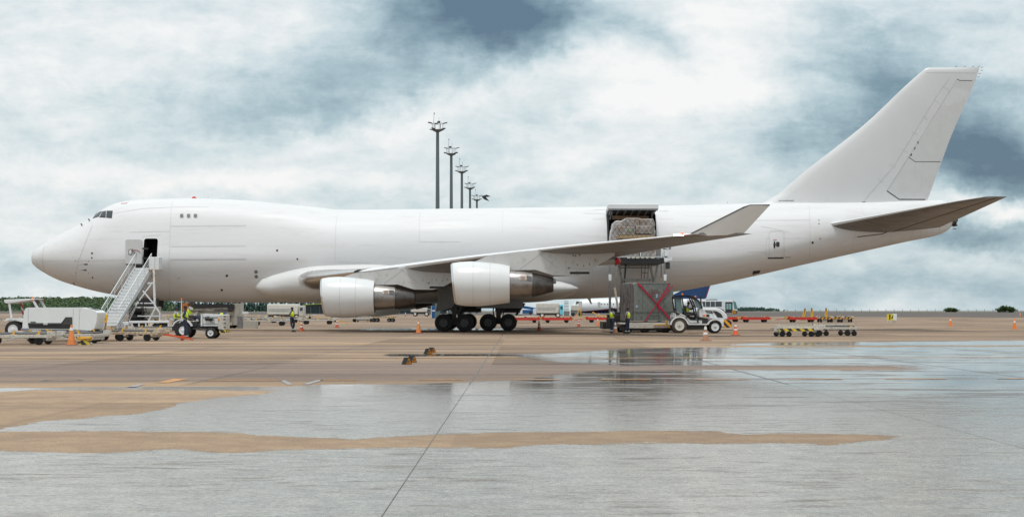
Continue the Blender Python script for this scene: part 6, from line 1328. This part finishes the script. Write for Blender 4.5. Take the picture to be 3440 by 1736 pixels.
p5 = person(gp(592, 1130), 0, 'man with arms folded standing behind the small tractor', dict(eR=(.02, -.22, 1.15), wR=(.20, -.05, 1.13), eL=(.02, .22, 1.15), wL=(.20, .06, 1.10)), h=1.72, cap=navycap)
seat = dict(pel=(0, 0, .50), spi=(-.03, 0, .70), che=(0, 0, .90), nec=(.03, 0, 1.04), hea=(.06, 0, 1.17), top=(.055, 0, 1.26), sL=(0, .18, .97), sR=(0, -.18, .97), eL=(.16, .24, .76), wL=(.38, .14, .80), eR=(.16, -.24, .76), wR=(.40, -.12, .80), hL=(.05, .1, .47), hR=(.05, -.1, .47), kL=(.46, .15, .50), kR=(.46, -.15, .48), aL=(.60, .16, .10), aR=(.62, -.16, .08))
bl = bt.location; s_b = F/gd(1136)
p6 = person((bl[0]+(641-660)/s_b-.03, bl[1], .62), 0, 'driver in cap sitting high on the small white baggage tractor', seat, cap=navycap, sleeve='short', h=1.82)
p7 = person(gp(745, 1113), -90, 'person in blue shirt, cap and face mask behind the baggage tractor bonnet', dict(), shirt=bluecl, cap=blackp, mask=mat('blue_mask', (.08, .30, .50), .7), skin_=skinm, h=1.66)
tl = tt_.location
p8 = person((tl[0]+ux(655)-.02, tl[1], uz(690)-.42), 0, 'driver in yellow vest seated inside the black framed tractor cab', seat, sleeve='short', h=1.72)
for p_ in (p1, p2, p3, p4, p5, p6, p7, p8): p_['group'] = GP
# ================================================================ BACKGROUND AIRFIELD
# light masts
def mast(px, dd, top_py, nfl, label, flags=False):
    x = (px-1720)*dd/F; H_ = CH+(YH-top_py)*dd/F; g0 = gz(dd)
    o = empty('light_mast', (x, dd-120, g0), R(px % 7*3), label, 'light mast', 'tall floodlight masts in a receding row'); h = H_-g0
    mm = mat('mast_grey_paint', (.115, .145, .155), .5, 0, .06, 1)
    b = MB(); b.cyl((0, 0, 0), (0, 0, h-.3), .42, .24, 16); b.build('pole', mm, o)
    b = MB(); b.lathe([(-.25, .3), (0, .8), (.15, .85), (.15, .6), (0, .3)], (0, 0, h-.1), 'z', 12, (True, True))
    ringp = [(.85*math.cos(a), .85*math.sin(a), h+1.0) for a in [2*math.pi*k/12 for k in range(13)]]; b.tube(ringp, .03, 4)
    for k in range(6): a = 2*math.pi*k/6; b.cyl((.8*math.cos(a), .8*math.sin(a), h), (.85*math.cos(a), .85*math.sin(a), h+1.0), .035, n=5)
    b.build('head_platform', mm, o)
    for k in range(nfl):
        a = 2*math.pi*k/nfl+.2; lo_ = k % 2; r_ = 1.1 if lo_ else 1.2; z_ = h+.1 if lo_ else h+1.1
        b = MB(); b.box((r_*math.cos(a), r_*math.sin(a), z_), (.6, .42, .14), (0, R(-14), a)); b.bar((.8*math.cos(a), .8*math.sin(a), z_-.12), (1.0*math.cos(a), 1.0*math.sin(a), z_), .06, .06); b.build('floodlight', greyd, o)
    b = MB(); b.cyl((-.7, -.5, h+.1), (-.5, -.4, h+2.5), .025, n=5); b.cyl((-.5, -.4, h+2.4), (-.5, -.4, h+2.65), .07, n=6); b.cyl((.2, .4, h+.1), (.2, .4, h+2.0), .018, n=5); b.build('lightning_rod', greyd, o)
    if flags:
        b = MB(); b.prism([(1.2, h+.9), (2.6, h+1.35), (3.7, h+.9), (2.4, h+.7), (3.3, h-.3), (2.0, h+.1)], -.1, .1); b.build('banner', blackp, o)
    return o
mast(1470, 253, 437, 8, 'tallest nearest floodlight mast, leftmost of the row'); mast(1516, 292, 517, 6, 'second tallest floodlight mast of the receding row'); mast(1551.5, 330, 577, 6, 'middle floodlight mast of the receding row'); mast(1579, 374, 632, 6, 'fourth floodlight mast, short above the fuselage'); mast(1602, 413, 671, 6, 'shortest farthest floodlight mast with a dark flag', True)
# airliner behind (white over navy, red line), only parts show
DJ = 430.; sj = F/DJ
aj = empty('parked_jet', ((2150-1720)/sj, DJ-120, gz(DJ)), 0, 'white jet with navy belly and dark blue tail parked beyond the freighter', 'aircraft')
JX = lambda px: (px-2150)/sj; JZ = lambda py: CH+(YH-py)/sj-gz(DJ)
b = MB(); rg = []
for px, zt, zb, w_ in ((1922, 1028, 1030, .1), (1926, 1022, 1037, .8), (1936, 1012, 1044, 1.2), (1952, 1007, 1050, 1.45), (1975, 1004, 1052, 1.5), (2100, 1003, 1052, 1.5), (2240, 1003, 1050, 1.5), (2320, 1003, 1038, 1.2), (2370, 1004, 1022, .7), (2396, 1005, 1010, .25)):
    c = (JZ(zt)+JZ(zb))/2; hh_ = (JZ(zt)-JZ(zb))/2; rg.append([(JX(px), w_*math.cos(a), c+hh_*math.sin(a)) for a in [2*math.pi*k/32 for k in range(32)]])
b.loft(rg); jf = b.build('fuselage', paint, aj)
jm_ = bpy.data.materials.new('jet_livery'); jm_.use_nodes = True; t = NT(jm_.node_tree); tc = t.n.new('ShaderNodeTexCoord'); x, y, z = t.sep(tc.outputs['Object'])
line = t.math('ADD', JZ(1047), t.math('MULTIPLY', t.math('ADD', x, -JX(1940)), .10)); line = t.math('MINIMUM', line, JZ(1035))
cc = t.mix(t.math('LESS_THAN', z, line), (.78, .79, .80), (.35, .02, .06)); cc = t.mix(t.math('LESS_THAN', z, t.math('SUBTRACT', line, .18)), cc, (.012, .02, .06)); t.l.new(cc, t.n['Principled BSDF'].inputs['Base Color']); t.n['Principled BSDF'].inputs['Roughness'].default_value = .3
jf.data.materials[0] = jm_
b = MB(); b.prism([(JX(1933), JZ(1019)), (JX(1936), JZ(1012)), (JX(1954), JZ(1012)), (JX(1956), JZ(1018))], -1.22, 1.22); b.build('cockpit_window', glass, aj)
for px in list(range(2020, 2180, 10)): b = MB(); b.cyl((JX(px), -1.52, JZ(1021)), (JX(px), -1.40, JZ(1021)), .17, n=10); b.build('cabin_window', glass, aj)
b = MB(); b.prism(rrect(JX(2007), JX(2016), JZ(1031), JZ(1014), .2), -1.53, -1.45); b.build('door', mat('jet_door_grey', (.5, .5, .5), .4), aj)
b = MB(); b.prism([(JX(2225), JZ(1008)), (JX(2368), JZ(1006)), (JX(2392), JZ(930)), (JX(2350), JZ(930)), (JX(2290), JZ(975))], -.2, .2); b.build('tail_fin', mat('navy_tail_paint', (.008, .045, .14), .35, 0, .05, .3), aj)
b = MB(); b.bar((JX(2369.5), 0, JZ(1001)), (JX(2393.5), 0, JZ(926)), .45, .30); b.build('fin_trim', mat('crimson_trim', (.38, .02, .07), .4), aj)
b = MB(); b.prism([(JX(2305), 1.), (JX(2345), 1.), (JX(2375), 7), (JX(2358), 7)], JZ(1006), JZ(1008), 'z'); b.prism([(JX(2305), -1.), (JX(2345), -1.), (JX(2375), -7), (JX(2358), -7)], JZ(1006), JZ(1008), 'z'); b.build('tailplane', panelw, aj, split=True)
b = MB(); b.prism([(JX(2110), 1.3), (JX(2200), 1.3), (JX(2260), 13), (JX(2245), 13)], JZ(1046), JZ(1042), 'z'); b.prism([(JX(2110), -1.3), (JX(2200), -1.3), (JX(2260), -13), (JX(2245), -13)], JZ(1046), JZ(1042), 'z'); b.build('wing', greyp, aj, split=True)
for sy in (-4.5, 4.5):
    b = MB(); b.lathe([(0, .8), (.5, .95), (1.8, .9), (3.4, .5)], (JX(2120), sy, JZ(1046)), 'x', 20, (True, True)); b.build('engine', bluep, aj)
for px, sy in ((1990, 0), (2010, 0), (2150, -2.6), (2150, 2.6)):
    b = MB(); b.wheel((JX(px), sy, .42), .42, .4, n=16); b.cyl((JX(px), sy, .4), (JX(px), sy, 1.4), .1); b.build('wheel', black, aj)
# apron bus
DB = 372.; sb_ = F/DB; bu = empty('apron_bus', ((2410-1720)/sb_, DB-120, gz(DB)), 0, 'white and dark glazed apron bus with striped bumper behind the tractor', 'bus')
BX = lambda px: (px-2410)/sb_; BZ = lambda py: CH+(YH-py)/sb_-gz(DB)
b = MB(); b.prism([(BX(2350), BZ(1047)), (BX(2350), BZ(1009)), (BX(2462), BZ(1009)), (BX(2470), BZ(1022)), (BX(2472), BZ(1040)), (BX(2470), BZ(1052)), (BX(2350), BZ(1052))], -1.4, 1.4); b.build('body', wht, bu, bev=.08)
for a, c_ in ((2352, 2367), (2369, 2383), (2385, 2399), (2401, 2422)): b = MB(); b.box(((BX(a)+BX(c_))/2, -1.41, BZ(1021)), (BX(c_)-BX(a), .05, BZ(1012)-BZ(1029))); b.build('side_window', glass, bu)
b = MB(); b.box(((BX(2434)+BX(2458))/2, -1.41, BZ(1032)), (BX(2458)-BX(2434), .06, BZ(1014)-BZ(1050))); b.build('entrance_door', blackp, bu)
b = MB(); b.box((BX(2441), -1.46, BZ(1029)), (.5, .02, 1.3)); b.box((BX(2450), -1.46, BZ(1029)), (.5, .02, 1.3)); b.build('door_pane', mat('pale_teal_glass', (.25, .42, .42), .15), bu, split=True)
b = MB(); b.prism([(BX(2460), BZ(1010)), (BX(2469), BZ(1015)), (BX(2475), BZ(1038)), (BX(2464), BZ(1038))], -1.42, 1.42); b.build('windscreen', mat('teal_windscreen', (.08, .24, .24), .1), bu)
b = MB(); b.box((BX(2463), -1.46, BZ(1047)), (1.0, .05, .8)); b.build('striped_bumper', stripeO, bu)
b = MB(); b.box((BX(2478), -1.3, BZ(1028)), (.6, .1, .8)); b.bar((BX(2470), -1.3, BZ(1025)), (BX(2480), -1.3, BZ(1025)), .05, .05); b.build('mirror', wht, bu)
b = MB(); b.lathe([(0, .12), (.15, .14), (.25, .05)], (BX(2461), -1., BZ(1009)), 'z', 10, (True, True)); b.build('beacon', lampo, bu)
b = MB(); b.box((BX(2390), 0, BZ(1007)), (2.5, 1.4, .3)); b.build('roof_unit', greym, bu)
for px in (2385, 2469):
    for y in (-1.2, 1.2): wheelset(bu, (BX(px), y, .42), .42, .3, greym, lugs=0)
# box truck behind the dollies
def boxtruck(px0, px1, top, bot, dd, label, cabm, boxm, window=True, cab_right=True, name='box_truck'):
    s = F/dd; g0 = gz(dd); c0 = (px0+px1)/2; o = empty(name, ((c0-1720)/s, dd-120, g0), 0, label, 'truck'); L = (px1-px0)/s; zt = CH+(YH-top)/s-g0; zb = .75
    b = MB(); b.box((-L*.08, 0, (zt+zb)/2), (L*.84, 2.3, zt-zb)); b.build('cargo_box', boxm, o, bev=.12)
    b = MB(); b.box((L*.425, 0, (zt*.9+.5)/2), (L*.15, 2.1, zt*.9-.5)); b.build('cab', cabm, o, bev=.08)
    if window: b = MB(); b.box((-L*.12, -1.16, zt*.62), (L*.68, .03, zt*.2)); b.build('side_panel', mat('grey_curtain', (.42, .42, .40), .7, 0, .15, 2), o)
    b = MB(); b.box((L*.43, -1.07, zt*.68), (L*.08, .03, zt*.2)); b.build('cab_window', glass, o)
    b = MB(); b.box((0, 0, .6), (L*.95, 1.6, .25)); b.build('chassis', blackp, o)
    for x in (-L*.28, L*.30):
        for y in (-.95, .95): wheelset(o, (x, y, .42), .42, .3, mat('cream_rim', (.68, .66, .6), .45), lugs=0)
    return o
boxtruck(901, 1024, 1021, 1075, 232, 'white catering truck behind the man walking alone', whtd, mat('clean_cream_paint', (.66, .64, .58), .5, 0, .05, 1), name='box_truck')
boxtruck(1801, 1892, 1018, 1062, 268, 'white box truck with light blue cab parked behind the red dollies', cyanp, mat('dusty_white_paint', (.60, .58, .53), .6, 0, .08, 1.5, c2=(.45, .43, .40), amt=.3), name='box_truck')
# pickup / small white tipper
boxtruck(1381, 1447, 1034, 1061.5, 300, 'low white utility truck seen under the outboard engine pylon', greym, mat('dusty_white_paint', (.6, .6, .6)), window=False, name='utility_truck')
dd = 262.; s = F/dd; o = empty('blue_cabinet', ((1457-1720)/s, dd-120, gz(dd)), 0, 'tall blue equipment cabinet just left of the main wheels', 'cabinet')
b = MB(); b.box((0, 0, 1.0), (.75, .5, 2.0)); b.build('cabinet_body', bluep, o, bev=.04); b = MB(); b.cyl((-.35, -.3, 0), (-.35, -.3, 2.4), .04, n=6); b.box((0, -.26, 1.2), (.5, .02, .2)); b.build('pole', wht, o)
dd = 330.; s = F/dd
for px, lb in ((1739, 'left one of two white lockers by the blue conveyor'), (1750, 'right one of two white lockers by the blue conveyor'), (1797, 'single white locker left of the box truck with blue cab')):
    o = empty('white_locker', ((px-1720)/s, dd-120, gz(dd)), 0, lb, 'locker', 'white lockers beyond the main wheels'); b = MB(); b.box((0, 0, .75), (.62, .5, 1.2)); b.build('locker_body', wht, o, bev=.03); b = MB(); b.box((0, 0, .08), (.5, .4, .14)); b.build('foot', greyd, o)
dd = 345.; s = F/dd; o = empty('belt_conveyor', ((1765-1720)/s, dd-120, gz(dd)), 0, 'dark blue belt conveyor truck beyond the rear main wheels', 'conveyor')
b = MB(); z_ = lambda py: CH+(YH-py)/s-gz(dd); x_ = lambda px: (px-1765)/s
b.prism([(x_(1734), z_(1022)), (x_(1802), z_(1034)), (x_(1802), z_(1042)), (x_(1734), z_(1032))], -.6, .6); b.prism([(x_(1734), z_(1040)), (x_(1790), z_(1040)), (x_(1790), z_(1052)), (x_(1734), z_(1052))], -.9, .9); b.build('belt_body', bluep, o, bev=.03)
for px in (1745, 1782): b = MB(); b.wheel((x_(px), -.8, .35), .35, .25, n=14); b.build('wheel', black, o)
o = empty('tow_bar', ((1765-1720)/(F/240), 240-120, gz(240)), 0, 'long white aircraft tow bar lying beyond the red dollies', 'tow bar'); b = MB(); b.bar((-1.3, 0, .35), (1.6, 0, .6), .08, .08); b.build('bar', wht, o); b = MB(); b.wheel((0, 0, .22), .22, .15, n=14); b.build('wheel', black, o)
# passenger steps in front of the jet
dd = 300.; s = F/dd; o = empty('passenger_steps', ((1915-1720)/s, dd-120, gz(dd)), 0, 'grey passenger steps truck with dark treads before the parked jet', 'passenger steps')
x_ = lambda px: (px-1915)/s; z_ = lambda py: CH+(YH-py)/s-gz(dd)
b = MB()
for k in range(11): py = 1062-k*5.0; b.box((x_(1902), -1.6+k*.28, z_(py)), (.95, .3, .1))
b.build('tread', greyd, o)
b = MB(); b.bar((x_(1891), -1.8, z_(1062)), (x_(1896), 1.5, z_(1006)), .12, .3); b.bar((x_(1914), -1.8, z_(1062)), (x_(1918), 1.5, z_(1006)), .12, .3); b.build('stair_side', mat('pale_green_grey', (.45, .52, .50), .5), o, split=True)
b = MB(); b.box((x_(1935), .6, z_(1034)), (1.7, 1.4, .9)); b.box((x_(1950), .6, z_(1025)), (.6, 1.2, 1.2)); b.build('truck_body', whtd, o, bev=.04); b = MB(); b.box((x_(1932), .6, z_(1048)), (1.6, 1.2, .9)); b.build('support_frame', greym, o)
for px in (1925, 1950): b = MB(); b.wheel((x_(px), 0, .35), .35, .25, n=14); b.build('wheel', black, o)
dd = 250.; s = F/dd; o = empty('belt_loader_boom', ((1945-1720)/s, dd-120, gz(dd)), 0, 'yellow boom leaning up by the red dollies in front of the jet nose', 'boom'); b = MB(); b.bar((-.5, 0, .15), (.15, 0, 1.75), .14, .1); b.cyl((.3, 0, 0), (.3, 0, 1.5), .06); b.build('boom_arm', yel, o)
o = empty('yellow_pipe', ((2020-1720)/s, dd-118, gz(dd)), 0, 'bent yellow pipe rail lying below the parked jet', 'pipe'); b = MB(); b.tube([(-1.3, 0, 1.0), (-1.0, 0, .9), (-.5, 0, .45), (1.9, 0, .42)], .07, 8); b.build('pipe_rail', yel, o)
# beige ground cart behind the stairs, on top of dolly field: white rails on the horizon line
dd = 395.; s = F/dd; te = empty('terminal_building', ((1100-1720)/s, dd-120, gz(dd)), 0, 'dark glass terminal building with lime green roof edge beyond the left engine', 'building')
x_ = lambda px: (px-1100)/s; z_ = lambda py: CH+(YH-py)/s-gz(dd)
b = MB(); b.prism([(x_(1024), 0), (x_(1500), 0), (x_(1500), z_(1010)), (x_(1090), z_(1018)), (x_(1024), z_(1026))], 0, 25); b.build('glass_wall', mat('teal_facade_glass', (.02, .05, .06), .15, 0, .1, .5), te)
b = MB(); b.prism([(x_(1020), z_(1024)), (x_(1500), z_(1004)), (x_(1500), z_(1001)), (x_(1020), z_(1022.5))], -2, 25); b.build('roof_edge', mat('lime_fascia', (.40, .52, .05), .5), te)
for px in (1045, 1075, 1110, 1180, 1260, 1340, 1430): b = MB(); b.cyl((x_(px), -.3, 0), (x_(px), -.3, z_(1028)), .12, n=8); b.build('column', greym, te)
# far right: sign box, fence, bushes
dd = 190.; s = F/dd; o = empty('sign_box', ((2993-1720)/s, dd-120, gz(dd)), 0, 'yellow and white box sign standing alone on the far apron', 'sign')
b = MB(); b.box((.38, 0, .70), (.42, .9, .76)); b.build('white_case', wht, o, bev=.02); b = MB(); b.box((-.2, -.42, .70), (.74, .06, .72)); b.build('yellow_face', mat('yellow_sign_face', (.72, .58, .02), .5), o); b = MB(); b.box((-.24, -.455, .70), (.14, .01, .6)); b.box((-.24, -.457, .88), (.2, .01, .12)); b.box((.06, -.455, .72), (.10, .01, .4), (0, R(18), 0)); b.box((-.0, -.455, .62), (.2, .01, .07)); b.build('black_symbol', blackp, o)
b = MB()
for x in (-.4, -.05, .3, .5): b.cyl((x, 0, 0), (x, 0, .35), .04, n=6)
b.build('foot', wht, o, split=True)
dd = 640.; s = F/dd; fe = empty('perimeter_fence', ((2950-1720)/s, dd-120, gz(dd)), 0, 'thin perimeter fence of small posts along the right horizon', 'fence')
for k in range(34):
    px = 2590+k*27.6; b = MB(); x = (px-2950)/s; b.cyl((x, 0, 0), (x, 0, .95), .07, n=5); b.bar((x-.0, 0, .95), (x-.18, 0, 1.15), .09, .09); b.build('post', greyd, fe)
b = MB(); b.cyl(((2590-2950)/s, 0, .75), ((3520-2950)/s, 0, .75), .02, n=4); b.cyl(((2590-2950)/s, 0, .4), ((3520-2950)/s, 0, .4), .02, n=4); b.build('wire', greym, fe)
# foliage
def leafmat(name, c1, c2, sc=.3):
    m = bpy.data.materials.new(name); m.use_nodes = True; t = NT(m.node_tree); p = t.n['Principled BSDF']; tc = t.n.new('ShaderNodeTexCoord')
    n_ = t.noise(tc.outputs['Object'], sc, 5, .7); c = t.mix(t.mapr(n_, .35, .65), c1, c2); n2_ = t.mapr(t.noise(tc.outputs['Object'], sc*9, 3, .6), .3, .7, .65, 1.35); c = t.mix(1., c, t.comb(n2_, n2_, n2_), 'MULTIPLY')
    t.l.new(c, p.inputs['Base Color']); p.inputs['Roughness'].default_value = .9; p.inputs['Specular IOR Level'].default_value = .15; return m
fol = leafmat('forest_foliage', (.055, .095, .055), (.12, .165, .075), .035); pine = leafmat('pine_foliage', (.03, .06, .05), (.05, .095, .075), .08); shr = leafmat('shrub_foliage', (.03, .06, .02), (.07, .11, .035), 1.2); trunkm = mat('bark', (.09, .07, .05), .9)
def clump(b, c, r, n, sz, flat=1.):
    for _ in range(n):
        v_ = Vector((random.gauss(0, 1), random.gauss(0, 1), random.gauss(0, 1))).normalized()*(random.random()**.33)
        p_ = Vector((c[0]+v_.x*r, c[1]+v_.y*r, c[2]+v_.z*r*flat)); a = Vector((random.uniform(-1, 1), random.uniform(-1, 1), random.uniform(-1, 1))).normalized(); b2 = a.orthogonal().normalized(); s = sz*random.uniform(.6, 1.3)
        b.add([p_+a*s, p_+b2*s, p_-a*s*.8, p_-b2*s], [(0, 1, 2, 3)])
b = MB()
def hillz(px, dd): k = min(max((dd-850)/520, 0), 1); edge = 1-min(max((px-520)/300, 0), 1); return gz(dd)+(7.3*k*k*(3-2*k))*edge
bh = MB(); g_ = []
dds = [840, 900, 960, 1020, 1080, 1150, 1230, 1330, 1450]
pxs_ = list(range(-900, 900, 60))
for dd in dds: g_.append([((px-1720)*dd/F, dd-120, hillz(px, dd)) for px in pxs_])
bh.loft(g_, (False, False), close=False); hill = bh.build('hill', mat('hill_undergrowth', (.05, .07, .03), .95, 0, .3, .05), None, recalc=False); hill['kind'] = 'structure'
for dd in range(860, 1400, 34):
    s = F/dd
    for px in np.arange(-300, 560, 2.6*s):
        px += random.uniform(-9, 9); r = random.uniform(1.5, 2.5); x, z = (px-1720)/s, hillz(px, dd); clump(b, (x, dd-120+random.uniform(-15, 15), z+r*1.0+random.uniform(0, .7)), r, 50, r*.22, random.uniform(.75, 1.15))
fo = b.build('forest_hillside', fol, None, smooth=0, recalc=False); tag(fo, 'dense green forest covering the hillside at the far left', 'forest', kind='stuff')
b = MB()
for dd in (930, 955, 985):
    s = F/dd
    for px in np.arange(520, 1130, 1.35*s):
        px += random.uniform(-5, 5); h = random.uniform(5.2, 7.0)*(.92 if px > 900 else 1.); x = (px-1720)/s; z0 = gz(dd); yy = dd-120+random.uniform(-6, 6)
        for q in range(5): clump(b, (x+random.uniform(-.2, .2), yy, z0+h*(.18+.19*q)), 1.25*(1-q*.17), 9, .62*(1-q*.12), 1.1)
pn = b.build('pine_wood', pine, None, smooth=0, recalc=False); tag(pn, 'dark row of pines beyond the apron under the front fuselage', 'pine wood', kind='stuff')
b = MB()
for _ in range(200):
    px = random.triangular(2470, 2640, 2500); dd = random.uniform(1500, 1700); s = F/dd; k = 1-max(0, (px-2560))/90; clump(b, ((px-1720)/s, dd-120, gz(dd)+random.uniform(.5, 3.0)*max(k, .25)), 1.5, 14, .6)
pn = b.build('distant_trees', pine, None, smooth=0, recalc=False); tag(pn, 'low dark line of distant trees right of the bus', 'trees', kind='stuff')
for (cx, w_, top, dd, lb) in ((3195, 29, 1032, 560, 'smaller scrubby bush on the right horizon'), (3378, 42, 1024, 480, 'larger scrubby bush on the horizon at the right edge')):
    s = F/dd; o = empty('bush', ((cx-1720)/s, dd-120, gz(dd)), 0, lb, 'bush', 'bushes on the right horizon'); b = MB(); bs_ = MB(); H_ = CH+(YH-top)/s-gz(dd)
    for _ in range(44):
        a = random.uniform(-1, 1); L_ = H_*(1-.6*a*a)*random.uniform(.7, .95); e = (a*w_/s*random.uniform(.7, 1.05), random.uniform(-1.2, 1.2), L_); bs_.cyl((a*w_/s*.4, 0, 0), e, .035, .012, 4)
        for q in range(7): tt = random.uniform(.3, 1.); clump(b, (a*w_/s*.4+(e[0]-a*w_/s*.4)*tt, e[1]*tt, L_*tt), .34, 20, .10)
    b.build('foliage', shr, o, smooth=0, recalc=False); bs_.build('stem', trunkm, o)
# small distant yellow/white markings posts on the left horizon
# ---- fix-ups that keep every repeated thing distinct
